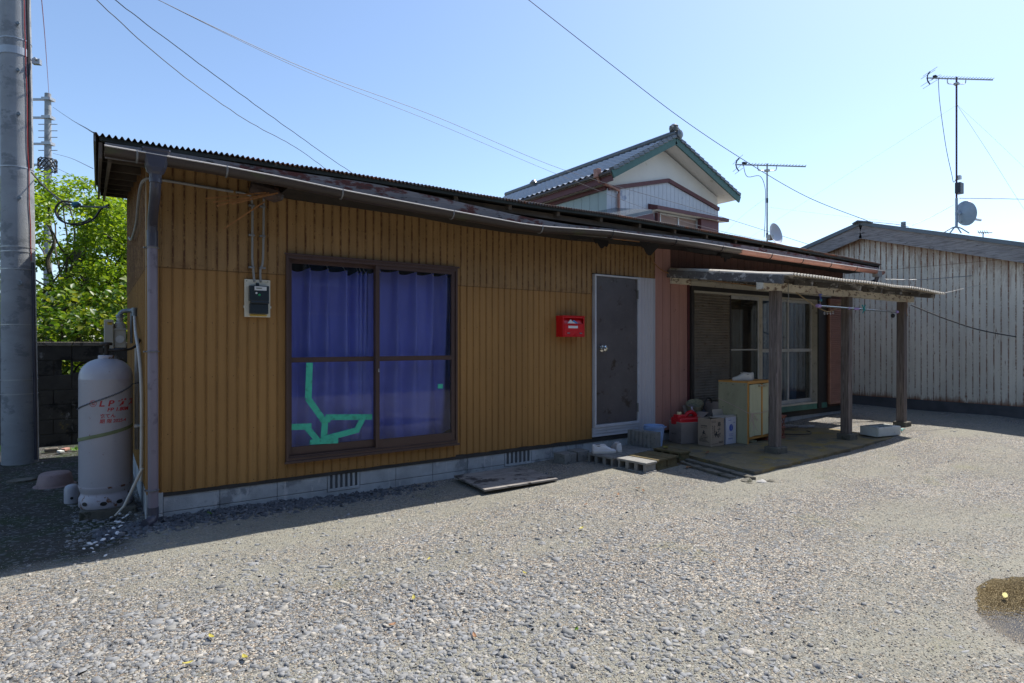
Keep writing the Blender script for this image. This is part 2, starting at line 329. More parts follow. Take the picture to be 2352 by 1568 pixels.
_nt.links.new(_nt.nodes['Principled BSDF'].outputs[0], _m.inputs[1]); _nt.links.new(_t.outputs[0], _m.inputs[2]); _nt.links.new(_m.outputs[0], _nt.nodes['Material Output'].inputs[0])
M['bluecap'] = pm('teal_insulator', (.015, .14, .20), .35, .1)
M['curb'] = pm('broken_concrete', (.14, .13, .105), .95, .25, 9, patch=((.06, .06, .04), .35, 10), bump=1, bscale=110)
M['treeleaf'] = leafmat('spring_leaves', [(.07, .15, .015), (.19, .30, .02), (.29, .38, .035), (.12, .22, .018)], .5)
M['laurel'] = leafmat('laurel_leaves', [(.03, .075, .012), (.07, .15, .015), (.20, .28, .03), (.05, .11, .015), (.28, .30, .04)], .42, .42)
M['weed'] = leafmat('weed_leaves', [(.06, .16, .02), (.14, .28, .03)], .4)
M['slate'] = stonemat('blue_grey_slate', [(.09, .094, .098), (.24, .247, .254), (.15, .156, .163), (.28, .285, .288), (.19, .197, .205), (.24, .235, .215), (.12, .126, .133), (.38, .355, .31), (.20, .206, .214)])
M['pebble'] = stonemat('mixed_pebbles', [(.30, .26, .195), (.08, .077, .073), (.22, .21, .19), (.38, .35, .29), (.13, .13, .13), (.25, .185, .135), (.19, .193, .195), (.42, .405, .37), (.10, .095, .09)])

# ---------------------------------------------------------------- mesh building
class MB:
    def __init__(s): s.v = []; s.f = []
    def add(s, vs, fs):
        o = len(s.v); s.v += [tuple(v) for v in vs]; s.f += [tuple(i + o for i in f) for f in fs]; return s
    def box(s, x0, x1, y0, y1, z0, z1, rot=None, piv=None):
        vs = [Vector((x, y, z)) for z in (z0, z1) for y in (y0, y1) for x in (x0, x1)]
        if rot is not None:
            p = Vector(piv) if piv else Vector(((x0 + x1) / 2, (y0 + y1) / 2, (z0 + z1) / 2))
            vs = [rot @ (v - p) + p for v in vs]
        return s.add(vs, [(0, 2, 3, 1), (4, 5, 7, 6), (0, 1, 5, 4), (1, 3, 7, 5), (3, 2, 6, 7), (2, 0, 4, 6)])
    def quad(s, *p): return s.add(p, [tuple(range(len(p)))])
    def bar(s, a, b, w, h, up=(0, 0, 1)):
        a = Vector(a); b = Vector(b); d = (b - a).normalized(); u = Vector(up)
        if abs(d.dot(u)) > .98: u = Vector((1, 0, 0))
        sx = d.cross(u).normalized(); uu = sx.cross(d).normalized()
        vs = [p + sx * (i * w / 2) + uu * (j * h / 2) for p in (a, b) for j in (-1, 1) for i in (-1, 1)]
        return s.add(vs, [(0, 1, 3, 2), (4, 6, 7, 5), (0, 4, 5, 1), (1, 5, 7, 3), (3, 7, 6, 2), (2, 6, 4, 0)])
    def tube(s, pts, r, n=8, cap=True):
        pts = [Vector(p) for p in pts]; rs = r if isinstance(r, (list, tuple)) else [r] * len(pts)
        o = len(s.v); prev = None
        for i, p in enumerate(pts):
            d = (pts[min(i + 1, len(pts) - 1)] - pts[max(i - 1, 0)])
            d = d.normalized() if d.length > 1e-9 else Vector((0, 0, 1))
            if prev is None:
                u = Vector((0, 0, 1)) if abs(d.z) < .9 else Vector((1, 0, 0))
                u = (u - d * u.dot(d)).normalized()
            else:
                u = (prev - d * prev.dot(d)).normalized()
            prev = u; q = d.cross(u)
            for k in range(n):
                a = 2 * math.pi * k / n
                s.v.append(tuple(p + (u * math.cos(a) + q * math.sin(a)) * rs[i]))
        m = len(pts)
        for i in range(m - 1):
            for k in range(n):
                s.f.append((o + i * n + k, o + i * n + (k + 1) % n, o + (i + 1) * n + (k + 1) % n, o + (i + 1) * n + k))
        if cap:
            s.f.append(tuple(o + k for k in range(n - 1, -1, -1))); s.f.append(tuple(o + (m - 1) * n + k for k in range(n)))
        return s
    def cyl(s, a, b, r, n=16, r2=None): return s.tube([a, b], [r, r2 if r2 is not None else r], n)
    def lathe(s, prof, c=(0, 0, 0), n=24, closed=False, mat=None):
        o = len(s.v); c = Vector(c)
        for r, z in prof:
            for k in range(n):
                a = 2 * math.pi * k / n; v = Vector((r * math.cos(a), r * math.sin(a), z))
                if mat is not None: v = mat @ v
                s.v.append(tuple(c + v))
        for i in range(len(prof) - 1):
            for k in range(n):
                s.f.append((o + i * n + k, o + i * n + (k + 1) % n, o + (i + 1) * n + (k + 1) % n, o + (i + 1) * n + k))
        if not closed:
            s.f.append(tuple(o + k for k in range(n - 1, -1, -1))); s.f.append(tuple(o + (len(prof) - 1) * n + k for k in range(n)))
        return s
    def grid(s, nx, ny, fn):
        o = len(s.v)
        for j in range(ny + 1):
            for i in range(nx + 1): s.v.append(tuple(fn(i / nx, j / ny)))
        for j in range(ny):
            for i in range(nx):
                a = o + j * (nx + 1) + i; s.f.append((a, a + 1, a + nx + 2, a + nx + 1))
        return s
    def prism(s, poly, z0, z1, fn=None):
        n = len(poly); vs = [(x, y, z0) for x, y in poly] + [(x, y, z1) for x, y in poly]
        if fn: vs = [fn(*v) for v in vs]
        return s.add(vs, [tuple(range(n - 1, -1, -1)), tuple(range(n, 2 * n))] + [(i, (i + 1) % n, n + (i + 1) % n, n + i) for i in range(n)])
    def build(s, name, mat, parent=None, bevel=0, smooth=False, thick=0, base=None, seg=2, local=False):
        me = bpy.data.meshes.new(name)
        off = Vector((0, 0, 0))
        if not local:
            if parent is not None:
                r = parent
                while r.parent: r = r.parent
                off = Vector(r.location) if r.rotation_euler.z == 0 else None
                if off is None:
                    Mi = (Matrix.Translation(r.location) @ r.rotation_euler.to_matrix().to_4x4()).inverted()
            elif base is not None: off = Vector(base)
        if off is None: vs = [tuple(Mi @ Vector(v)) for v in s.v]
        else: vs = [(v[0] - off[0], v[1] - off[1], v[2] - off[2]) for v in s.v]
        me.from_pydata(vs, [], s.f); me.update()
        if bevel or thick:
            bm = bmesh.new(); bm.from_mesh(me)
            if thick:
                bmesh.ops.solidify(bm, geom=bm.faces[:], thickness=thick)
            if bevel:
                bmesh.ops.remove_doubles(bm, verts=bm.verts[:], dist=1e-6)
                ed = [e for e in bm.edges if len(e.link_faces) == 2 and e.calc_face_angle(0) > .5]
                bmesh.ops.bevel(bm, geom=ed, offset=bevel, segments=seg, affect='EDGES', profile=.6, clamp_overlap=True)
            bm.to_mesh(me); bm.free()
        me.materials.append(mat)
        if smooth:
            me.polygons.foreach_set('use_smooth', [True] * len(me.polygons))
            try: me.set_sharp_from_angle(angle=R_(40))
            except Exception: pass
        o = bpy.data.objects.new(name, me); COL.objects.link(o)
        if parent is not None: o.parent = parent
        elif base is not None: o.location = base
        return o

def tag(o, label, cat, group=None, kind=None):
    if label: o['label'] = label
    if cat: o['category'] = cat
    if group: o['group'] = group
    if kind: o['kind'] = kind
    return o
def thing(name, label, cat, loc=(0, 0, 0), rz=0, group=None):
    o = bpy.data.objects.new(name, None); COL.objects.link(o); o.empty_display_size = .1
    o.location = loc; o.rotation_euler = (0, 0, rz); return tag(o, label, cat, group)
def structure(o): o['kind'] = 'structure'; return o
def npmesh(name, V, Fc, mat, smooth=False):
    """V (n,3), Fc (m,k) equal-size faces"""
    me = bpy.data.meshes.new(name); me.vertices.add(len(V)); me.vertices.foreach_set('co', V.astype(np.float32).ravel())
    k = Fc.shape[1]; me.loops.add(Fc.size); me.loops.foreach_set('vertex_index', Fc.astype(np.int32).ravel())
    me.polygons.add(len(Fc)); me.polygons.foreach_set('loop_start', np.arange(0, Fc.size, k, dtype=np.int32))
    me.polygons.foreach_set('loop_total', np.full(len(Fc), k, np.int32))
    if smooth: me.polygons.foreach_set('use_smooth', np.ones(len(Fc), bool))
    me.update(calc_edges=True); me.validate(); me.materials.append(mat)
    o = bpy.data.objects.new(name, me); COL.objects.link(o); return o
def euler_mats(rx, ry, rz):
    cx, sx, cy, sy, cz, sz = np.cos(rx), np.sin(rx), np.cos(ry), np.sin(ry), np.cos(rz), np.sin(rz)
    n = len(rx); m = np.zeros((n, 3, 3))
    m[:, 0, 0] = cz * cy; m[:, 0, 1] = cz * sy * sx - sz * cx; m[:, 0, 2] = cz * sy * cx + sz * sx
    m[:, 1, 0] = sz * cy; m[:, 1, 1] = sz * sy * sx + cz * cx; m[:, 1, 2] = sz * sy * cx - cz * sx
    m[:, 2, 0] = -sy; m[:, 2, 1] = cy * sx; m[:, 2, 2] = cy * cx
    return m
def scatter(name, tv, tf, pos, rot, scl, mat, smooth=False, jitter=0):
    n = len(pos)
    if jitter:      # every stone its own angular outline
        k = len(tv) // 2; g = rng.dirichlet(np.full(k, 2.2), n); a = np.cumsum(g, 1) * 2 * np.pi; rr = rng.uniform(.62, 1.12, (n, k))
        T = np.zeros((n, 2 * k + 1, 3)); T[:, :k, 0] = rr * np.cos(a); T[:, :k, 1] = rr * np.sin(a); T[:, :k, 2] = -.5
        T[:, k:2 * k] = T[:, :k] * [.90, .90, -1]; T[:, 2 * k, 2] = .5
        tilt_ = T[:, k:, 0] * rng.uniform(-.3, .3, (n, 1)) + T[:, k:, 1] * rng.uniform(-.3, .3, (n, 1)); T[:, k:, 2] += tilt_
        V = T * scl[:, None, :]; jitter = 0
    else: V = tv[None] * scl[:, None, :]
    if jitter:
        k = len(tv) // 2; ju = 1 + rng.uniform(-jitter, jitter, (n, k, 1)); J = np.ones((n, len(tv), 3)); J[:, :k, :2] = ju; J[:, k:2 * k, :2] = ju * (1 + rng.uniform(-.08, .02, (n, k, 1)))
        V = V * J; V[:, k:2 * k, 2] += V[:, k:2 * k, 0] * rng.uniform(-.14, .14, (n, 1)) + V[:, k:2 * k, 1] * rng.uniform(-.14, .14, (n, 1))
    V = np.einsum('nij,nkj->nki', rot, V) + pos[:, None, :]
    Fc = (tf[None] + (np.arange(n) * len(tv))[:, None, None]).reshape(-1, tf.shape[1])
    return npmesh(name, V.reshape(-1, 3), Fc, mat, smooth)
def spline(pts, n=8):
    pts = [Vector(p) for p in pts]
    if len(pts) < 3: return pts
    q = [pts[0]] + pts + [pts[-1]]; out = []
    for i in range(1, len(q) - 2):
        for k in range(n):
            t = k / n; a, b, c, d = q[i - 1], q[i], q[i + 1], q[i + 2]
            out.append(.5 * ((2 * b) + (c - a) * t + (2 * a - 5 * b + 4 * c - d) * t * t + (3 * b - a - 3 * c + d) * t ** 3))
    out.append(pts[-1]); return out
def text(body, size, mat, name, parent, O, X, Y, wrap=None, bold=0, shear=0, align='LEFT', depth=.0006, sx=1):
    """lettering as a thin solid: origin O, unit vectors X (reading direction) and Y (up)"""
    c = bpy.data.curves.new('tmp', 'FONT'); c.body = body; c.size = size; c.offset = bold; c.shear = shear; c.align_x = align
    t = bpy.data.objects.new('tmp', c); COL.objects.link(t)
    me0 = bpy.data.meshes.new_from_object(t.evaluated_get(bpy.context.evaluated_depsgraph_get()))
    X = Vector(X); Y = Vector(Y); N = X.cross(Y); O = Vector(O)
    mb = MB(); n = len(me0.vertices)
    if wrap:   # wrap=(centre, radius, start angle)
        cc, r, a0 = wrap
        def f(v, d):
            a = a0 + v.x * sx / r; return Vector((cc[0] + (r + d) * math.cos(a), cc[1] + (r + d) * math.sin(a), O.z + v.y))
    else:
        def f(v, d): return O + X * v.x * sx + Y * v.y + N * d
    vs = [f(v.co, depth) for v in me0.vertices] + [f(v.co, -depth * .5) for v in me0.vertices]
    fs = [tuple(p.vertices) for p in me0.polygons]
    ec = {}
    for p in me0.polygons:
        vv = list(p.vertices)
        for a, b in zip(vv, vv[1:] + vv[:1]): ec[(a, b)] = 1
    for (a, b) in list(ec):
        if (b, a) not in ec: fs.append((b, a, a + n, b + n))
    mb.add(vs, fs)
    bpy.data.objects.remove(t); bpy.data.meshes.remove(me0); bpy.data.curves.remove(c)
    return mb.build(name, mat, parent)

# ================================================================ GROUND
PUD = (4.02, -4.60)
def pud_r(x, y):
    a = math.atan2((y - PUD[1]) / .47, (x - PUD[0]) / .74)
    r = math.hypot((x - PUD[0]) / .74, (y - PUD[1]) / .47)
    return r / (1 + .10 * math.sin(3 * a + 1) + .06 * math.sin(5 * a))
def gz(x, y):
    near = sstep(-3.6, -1.6, y)
    z = .012 + .055 * sstep(2.8, 5.0, x) * near + .085 * sstep(6.5, 10.5, x) * sstep(-4.5, -1.5, y)
    z += .012 * noise.noise(Vector((x * .9, y * .9, 0))) + .006 * noise.noise(Vector((x * 3, y * 3, 3)))
    if x > -.2 and y > -.6 and x < 4: z += .015 * sstep(-.55, -.05, y) - .02 * sstep(.6, 1.6, x) * (1 - sstep(2.5, 3.2, x)) * sstep(-.5, 0, y)
    if abs(x - PUD[0]) < 1.6 and abs(y - PUD[1]) < 1.2:
        r = pud_r(x, y); z = z * sstep(.9, 1.7, r) + (1 - sstep(.55, 1.35, r)) * -.030 + (.006 if r > 1 else 0) * (1 - sstep(1, 1.6, r))
    return z
def axis_coords(lo, hi, step, far):
    a = list(np.arange(lo, hi + 1e-6, step)); s = step; x = lo
    L = []
    while x > -far: s *= 1.45; x -= s; L.append(x)
    s = step; x = hi; H = []
    while x < far: s *= 1.45; x += s; H.append(x)
    return L[::-1] + a + H
gx = axis_coords(-5, 13.5, .06, 600); gy = axis_coords(-6.6, 6, .06, 600)
V = np.array([(x, y, gz(x, y) if -8 < x < 18 and -9 < y < 9 else .012) for y in gy for x in gx])
nx = len(gx); ny = len(gy)
I = (np.arange(ny - 1)[:, None] * nx + np.arange(nx - 1)[None]).ravel()
ground_faces = np.stack([I, I + 1, I + nx + 1, I + nx], 1)

def ground_mat():
    m, nt, b = newmat('gravel_ground'); pos = geopos(nt)
    def vor(scale, feat='F1'):
        v = nt.nodes.new('ShaderNodeTexVoronoi'); v.feature = feat; v.inputs['Scale'].default_value = scale
        nt.links.new(pos, v.inputs['Vector']); return v
    v1 = vor(105); v2 = vor(46)
    pal = [(0, (.05, .047, .044)), (.16, (.24, .215, .175)), (.3, (.13, .13, .13)), (.42, (.34, .315, .265)), (.55, (.18, .174, .165)), (.66, (.25, .195, .145)), (.78, (.20, .21, .22)), (.88, (.44, .41, .36)), (1, (.08, .075, .07))]
    s1 = nt.nodes.new('ShaderNodeSeparateColor'); nt.links.new(v1.outputs['Color'], s1.inputs[0])
    c1 = _ramp(nt, s1.outputs[0], pal, 'CONSTANT')
    s2 = nt.nodes.new('ShaderNodeSeparateColor'); nt.links.new(v2.outputs['Color'], s2.inputs[0])
    c2 = _ramp(nt, s2.outputs[1], [(0, (.17, .18, .19)), (.4, (.23, .24, .25)), (.7, (.11, .12, .13)), (1, (.28, .28, .27))], 'CONSTANT')
    flat = _ramp(nt, s2.outputs[0], [(.80, 0.0), (.81, 1.0)])
    col = _mix(nt, flat, c1, c2)
    gap = _ramp(nt, v1.outputs['Distance'], [(.35, 1.0), (.8, .45)])
    col = _mix(nt, 1.0, col, gap, 'MULTIPLY')
    big = _noise(nt, pos, .8, 5); col = _mix(nt, 1.0, col, _ramp(nt, big, [(.3, .82), (.7, 1.14)]), 'MULTIPLY')
    pk = _ramp(nt, _noise(nt, _map(nt, pos, (.45, 1.1, 1)), .55, 6, .62), [(.46, 0.0), (.60, 1.0)])
    pkc = _mix(nt, _noise(nt, pos, 60, 5, .7), (.12, .122, .098), (.27, .262, .215))
    col = _mix(nt, _math(nt, 'MULTIPLY', pk, .72), col, pkc)
    col = _mix(nt, 1.0, col, (1.14, 1.12, 1.09), 'MULTIPLY')
    moss = _noise(nt, _map(nt, pos, (1, 1, 1)), 1.3, 7, .7)
    col = _mix(nt, _math(nt, 'MULTIPLY', _ramp(nt, moss, [(.58, 0.0), (.72, 1.0)]), .38), col, (.15, .155, .06))
    at = nt.nodes.new('ShaderNodeAttribute'); at.attribute_name = 'soil'
    sc = _mix(nt, _noise(nt, pos, 9, 8, .7), (.014, .012, .009), (.062, .056, .044))
    sc = _mix(nt, _ramp(nt, _noise(nt, pos, 2.6, 6, .7), [(.47, 0.0), (.6, 1.0)]), sc, (.022, .034, .009))
    sc = _mix(nt, _math(nt, 'MULTIPLY', flat, .45), sc, c2)
    thr = _math(nt, 'MULTIPLY', _math(nt, 'SUBTRACT', _math(nt, 'ADD', at.outputs['Fac'], _math(nt, 'MULTIPLY', _noise(nt, pos, 6, 5), .5)), .6), 3, clamp=True)
    col = _mix(nt, thr, col, sc)
    aw = nt.nodes.new('ShaderNodeAttribute'); aw.attribute_name = 'wet'
    col = _mix(nt, aw.outputs['Fac'], col, _mix(nt, 1.0, col, (.42, .36, .28), 'MULTIPLY'))
    am = nt.nodes.new('ShaderNodeAttribute'); am.attribute_name = 'mud'
    mudc = _mix(nt, _noise(nt, pos, 26, 6, .75), (.014, .010, .003), (.060, .042, .013))
    col = _mix(nt, am.outputs['Fac'], col, mudc)
    nt.links.new(col, b.inputs['Base Color'])
    nt.links.new(_math(nt, 'SUBTRACT', .92, _math(nt, 'MULTIPLY', aw.outputs['Fac'], .62)), b.inputs['Roughness'])
    h = _math(nt, 'ADD', _math(nt, 'MULTIPLY', v1.outputs['Distance'], -1), _math(nt, 'MULTIPLY', flat, .5))
    bn = nt.nodes.new('ShaderNodeBump'); bn.inputs['Strength'].default_value = .9; bn.inputs['Distance'].default_value = .006
    nt.links.new(h, bn.inputs['Height']); nt.links.new(bn.outputs[0], b.inputs['Normal'])
    return m
ground = npmesh('gravel_ground', V, ground_faces, ground_mat(), True)
me = ground.data
def soilness(x, y):
    s = 0.0
    s = max(s, sstep(.35, -.25, x) * sstep(-.75, .5, y)) if x < .4 else 0
    if y > 2: s = max(s, 1.0 if x < 3 else 0)
    return s * .95
def sstep_safe(a, b, x):
    return sstep(a, b, x) if a < b else 1 - sstep(b, a, x)
def soilness(x, y):
    return max(.95 * sstep_safe(.3, -.4, x) * sstep(-1.15, -.2, y) if x < .35 else 0.0, .62 * sstep(-.5, -.1, y) * sstep_safe(3.2, 1.5, x) if 0 <= x < 3.2 and y < .1 else 0)
for nm, fn in (('soil', soilness),
               ('wet', lambda x, y: (1 - sstep(.95, 1.28, pud_r(x, y))) if abs(x - PUD[0]) < 1.5 and abs(y - PUD[1]) < 1 else 0),
               ('mud', lambda x, y: (1 - sstep(.86, 1.0, pud_r(x, y))) if abs(x - PUD[0]) < 1.5 and abs(y - PUD[1]) < 1 else 0)):
    at = me.attributes.new(nm, 'FLOAT', 'POINT')
    at.data.foreach_set('value', np.array([fn(x, y) if -40 < x < 20 and -20 < y < 40 else 0. for x, y in V[:, :2]], np.float32))
structure(ground)
# puddle
m, nt_, b_ = newmat('puddle_water'); nt_.nodes.remove(b_)
fr = nt_.nodes.new('ShaderNodeFresnel'); fr.inputs[0].default_value = 1.33
tr = nt_.nodes.new('ShaderNodeBsdfTransparent'); tr.inputs[0].default_value = (.80, .74, .60, 1)
gl = nt_.nodes.new('ShaderNodeBsdfGlossy'); gl.inputs['Roughness'].default_value = .015
bn = nt_.nodes.new('ShaderNodeBump'); bn.inputs['Strength'].default_value = .04; bn.inputs['Distance'].default_value = .01
nt_.links.new(_noise(nt_, geopos(nt_), 22, 3), bn.inputs['Height']); nt_.links.new(bn.outputs[0], gl.inputs['Normal']); nt_.links.new(bn.outputs[0], fr.inputs['Normal'])
mx = nt_.nodes.new('ShaderNodeMixShader'); nt_.links.new(fr.outputs[0], mx.inputs[0])
nt_.links.new(tr.outputs[0], mx.inputs[1]); nt_.links.new(gl.outputs[0], mx.inputs[2]); nt_.links.new(mx.outputs[0], nt_.nodes['Material Output'].inputs[0])
pts = []
for k in range(64):
    a = 2 * math.pi * k / 64; r = 1.16 * (1 + .10 * math.sin(3 * a + 1) + .06 * math.sin(5 * a))
    pts.append((PUD[0] + .74 * r * math.cos(a), PUD[1] + .47 * r * math.sin(a), -.004))
structure(MB().quad(*pts).build('puddle', m))

# loose stones -----------------------------------------------------------
def prism_t(n, tz=.5):
    a = np.linspace(0, 2 * np.pi, n, endpoint=False) + .3
    lo = np.stack([np.cos(a), np.sin(a), np.full(n, -.5)], 1); hi = np.stack([.90 * np.cos(a + .05), .90 * np.sin(a + .05), np.full(n, .5)], 1)
    V = np.concatenate([lo, hi, [[0, 0, .50]]]); F = []
    for i in range(n):
        j = (i + 1) % n; F += [(i, j, n + j), (i, n + j, n + i), (n + i, n + j, 2 * n)]
    return V, np.array(F)
def octa_t():
    V = np.array([[1, 0, 0], [0, 1, 0], [-1, 0, 0], [0, -1, 0], [0, 0, .8], [.7, .7, .35], [-.7, .7, .35], [-.7, -.7, .35], [.7, -.7, .35]])
    F = [(0, 5, 4), (5, 1, 4), (1, 6, 4), (6, 2, 4), (2, 7, 4), (7, 3, 4), (3, 8, 4), (8, 0, 4), (0, 1, 5), (1, 2, 6), (2, 3, 7), (3, 0, 8)]
    return V, np.array(F)
def blocked(x, y):
    if y > -.03 and -.02 < x < 10.7 and y < 3.8: return True
    if 5.0 + .25 * (y + 2) < x < 9.8 and -1.93 < y: return True
    if abs(x - PUD[0]) < 1.2 and abs(y - PUD[1]) < .8 and pud_r(x, y) < .97: return True
    if 3.9 < x < 5.4 and -1.1 < y: return True
    return False
def dens(x, y):
    """how thick the slate chips lie"""
    d = .022
    d += .9 * math.exp(-((x - .6) / 1.9) ** 2 - ((y + 2.9) / 1.4) ** 2)
    d += .30 * math.exp(-((x + 1.0) / 1.2) ** 2 - ((y + 1.8) / 1.0) ** 2)
    if -.5 < x < 2.8 and y > -.5: d += 1.6 * sstep(-.5, -.15, y) * (1 - sstep(1.4, 2.6, x))
    if x > 9.4 and y > -2: d += .35
    if x < -.1 and y > -.6: d *= .7
    d *= .55 + .9 * (noise.noise(Vector((x * 1.3, y * 1.3, 7))) + .5)
    return max(d, .008)
def place(n, dfn, r0=1.7, r1=14, pw=1.6):
    out = []
    while len(out) < n:
        t = random.random(); r = r0 + (r1 - r0) * t ** pw
        a = R_(random.uniform(-47, 47))
        p = CAM + (FV * math.cos(a) + RV * math.sin(a)) * r
        if p.y > 4.6 or p.x > 12.2 or blocked(p.x, p.y): continue
        if random.random() > dfn(p.x, p.y): continue
        out.append((p.x, p.y))
    return np.array(out)
def stones(name, tmpl, n, dfn, smin, smax, flat, mat, tilt, label, **k):
    xy = place(n, dfn, **k); n = len(xy)
    s = smin + (smax - smin) * rng.random(n) ** 3.2
    scl = np.stack([s, s * rng.uniform(.5, .95, n), s * rng.uniform(*flat, n)], 1)
    z = np.array([gz(x, y) for x, y in xy]) + scl[:, 2] * .25
    rot = euler_mats(rng.normal(0, tilt, n), rng.normal(0, tilt, n), rng.uniform(0, 6.28, n))
    o = scatter(name, *tmpl, np.column_stack([xy, z]), rot, scl, mat, jitter=.3 if tmpl[0].shape[0] != 9 else 0)
    return tag(o, label, 'gravel', kind='stuff')
stones('slate_chips', prism_t(5), 22000, dens, .006, .027, (.14, .34), M['slate'], .13, 'blue grey slate chips strewn thickly over the yard')
stones('flat_slate_pieces', prism_t(5), 2600, lambda x, y: max(0, dens(x, y) - .12), .018, .042, (.12, .30), M['slate'], .10, 'larger flat slate pieces lying pale in the sun among the gravel')
stones('slate_slivers', prism_t(5), 8000, dens, .006, .022, (.3, .8), M['slate'], .3, 'small angular slate slivers lying among the chips')
stones('fine_pebbles', octa_t(), 120000, lambda x, y: .2 if x < -.1 and y > -.5 else .9, .0026, .0058, (.5, .95), M['pebble'], .4, 'fine tan and grey pebbles covering the yard', r1=9.5, pw=1.35)
def heap(x, y):
    return 1.0 if (y > -.38 and -.5 < x < 2.6 and random.random() < (1 - sstep(.9, 2.6, x)) * sstep(-.42, -.1, y)) else 0
xy = np.array([(x, y) for x, y in zip(rng.uniform(-.35, 2.5, 3000), rng.uniform(-.42, -.01, 3000)) if heap(x, y)])
n = len(xy); s = rng.uniform(.012, .034, n)
o = scatter('foundation_rubble', *prism_t(5), np.column_stack([xy, [gz(x, y) + .02 * (1 + y / .42) * random.random() for x, y in xy]]),
            euler_mats(rng.normal(0, .35, n), rng.normal(0, .35, n), rng.uniform(0, 6.3, n)), np.stack([s, s * rng.uniform(.55, .95, n), s * rng.uniform(.3, .6, n)], 1), M['rubble'], jitter=.25)
tag(o, 'shade-toned slate rubble heaped against the house foundation', 'gravel', kind='stuff')

# ================================================================ THE HOUSE
ROOFZ = [(-.34, 2.813), (.1, 2.807), (.56, 2.818), (1.59, 2.826), (3.19, 2.825), (4.4, 2.85), (5.9, 2.845), (7.86, 2.818), (10.9, 2.767)]
GUTZ = [(-.284, 2.709), (.396, 2.695), (.852, 2.676), (1.366, 2.645), (2.162, 2.612), (3.12, 2.577), (3.4, 2.581), (4.3, 2.630), (5.8, 2.650), (7.7, 2.636), (10.8, 2.628)]
FASZ = [(-.28, 2.765), (.1, 2.767), (.88, 2.763), (1.6, 2.775), (2.2, 2.745), (3.2, 2.681), (3.8, 2.666), (4.4, 2.689), (6, 2.73), (8, 2.735), (10.8, 2.70)]
SLOPE = .13; YF = -.52; YB = 3.78; DEPTH = 3.62; HL = 10.6
def roofz(x, y): return interp(x, ROOFZ) + SLOPE * (y - YF)
house = thing('metal_clad_house', 'long low one-storey house clad in ochre ribbed metal with a rusty corrugated roof', 'house', (0, 0, 0))

def ribs(mb, a0, a1, z0, z1, fn, pitch=PITCH, rw=.018, rh=.009, zw=0):
    """vertical ribs between a0 and a1; fn(a, out, z) -> point"""
    xs = [(a0, 0)]; k = math.floor(a0 / pitch) - 1
    while k * pitch < a1 + pitch:
        b = k * pitch
        for dx, h in ((0, 0), (.004, rh), (rw * .42, rh), (rw * .5, rh * .35), (rw * .58, rh), (rw - .004, rh), (rw, 0)):
            if a0 < b + dx < a1: xs.append((b + dx, h))
        k += 1
    xs.append((a1, 0))
    zz0 = [(z0(x) if callable(z0) else z0) + (zw * noise.noise(Vector((x * 6, 0, 0))) if zw else 0) for x, h in xs]
    zz1 = [z1(x) if callable(z1) else z1 for x, h in xs]
    o = len(mb.v); n = len(xs)
    for (x, h), z in zip(xs, zz0): mb.v.append(tuple(fn(x, h, z)))
    for (x, h), z in zip(xs, zz1): mb.v.append(tuple(fn(x, h, z)))
    for i in range(n - 1): mb.f.append((o + i, o + i + 1, o + n + i + 1, o + n + i))
front = lambda x, h, z: (x, -h, z)
WTOP = lambda x: interp(x, [(0, 2.80), (10.6, 2.80)])
mb = MB()
SEAM = 2.02
fU = lambda x, h, z: (x, -h - .007, z)      # the upper sheets lap over the lower ones
ribs(mb, .07, 1.022, .232, SEAM, front, zw=.006)
ribs(mb, 1.022, 2.72, .232, .372, front, zw=.006)
ribs(mb, 2.72, 4.60, .245, SEAM, front, zw=.010)
ribs(mb, .07, 1.022, SEAM - .02, 2.80, fU); ribs(mb, 1.022, 2.72, 2.17, 2.80, fU); ribs(mb, 2.72, 4.60, SEAM - .02, 2.80, fU); ribs(mb, 4.60, 5.70, 2.25, 2.80, fU)
mb.build('front_siding', M['ochre'], house)
mb = MB().box(-.012, .07, -.012, -.001, .232, 2.8).box(-.012, -.001, -.0009, .10, .232, 2.83)
for z in (.5, 1.0, 1.5, 2.0): mb.box(.05, .055, -.015, -.011, z, z + .005)
mb.build('corner_trim', M['ochre'], house)
mb = MB(); side = lambda y, h, z: (-.001 - h, y, z)
ribs(mb, .10, DEPTH, .235, SEAM, side); ribs(mb, .10, DEPTH, SEAM - .02, lambda y: 2.84 + SLOPE * y, lambda y, h, z: (-.005 - h, y, z))
mb.build('side_siding', M['ochre_side'], house)
# shell behind the cladding (with the real openings)
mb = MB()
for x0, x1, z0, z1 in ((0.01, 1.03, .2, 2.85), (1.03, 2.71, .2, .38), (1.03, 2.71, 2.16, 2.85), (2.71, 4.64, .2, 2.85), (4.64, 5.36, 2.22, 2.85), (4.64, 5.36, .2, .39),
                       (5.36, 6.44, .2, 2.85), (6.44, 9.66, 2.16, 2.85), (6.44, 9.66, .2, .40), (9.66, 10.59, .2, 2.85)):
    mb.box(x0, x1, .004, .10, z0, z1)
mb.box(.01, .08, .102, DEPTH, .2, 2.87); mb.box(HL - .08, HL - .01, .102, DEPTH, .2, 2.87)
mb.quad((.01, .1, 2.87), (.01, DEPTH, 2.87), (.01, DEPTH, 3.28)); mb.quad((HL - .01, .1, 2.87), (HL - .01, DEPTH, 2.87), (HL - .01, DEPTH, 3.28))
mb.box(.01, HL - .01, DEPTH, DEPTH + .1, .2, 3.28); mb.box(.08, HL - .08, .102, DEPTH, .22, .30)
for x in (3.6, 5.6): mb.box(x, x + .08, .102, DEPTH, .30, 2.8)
mb.build('inner_wall', M['interior'], house)
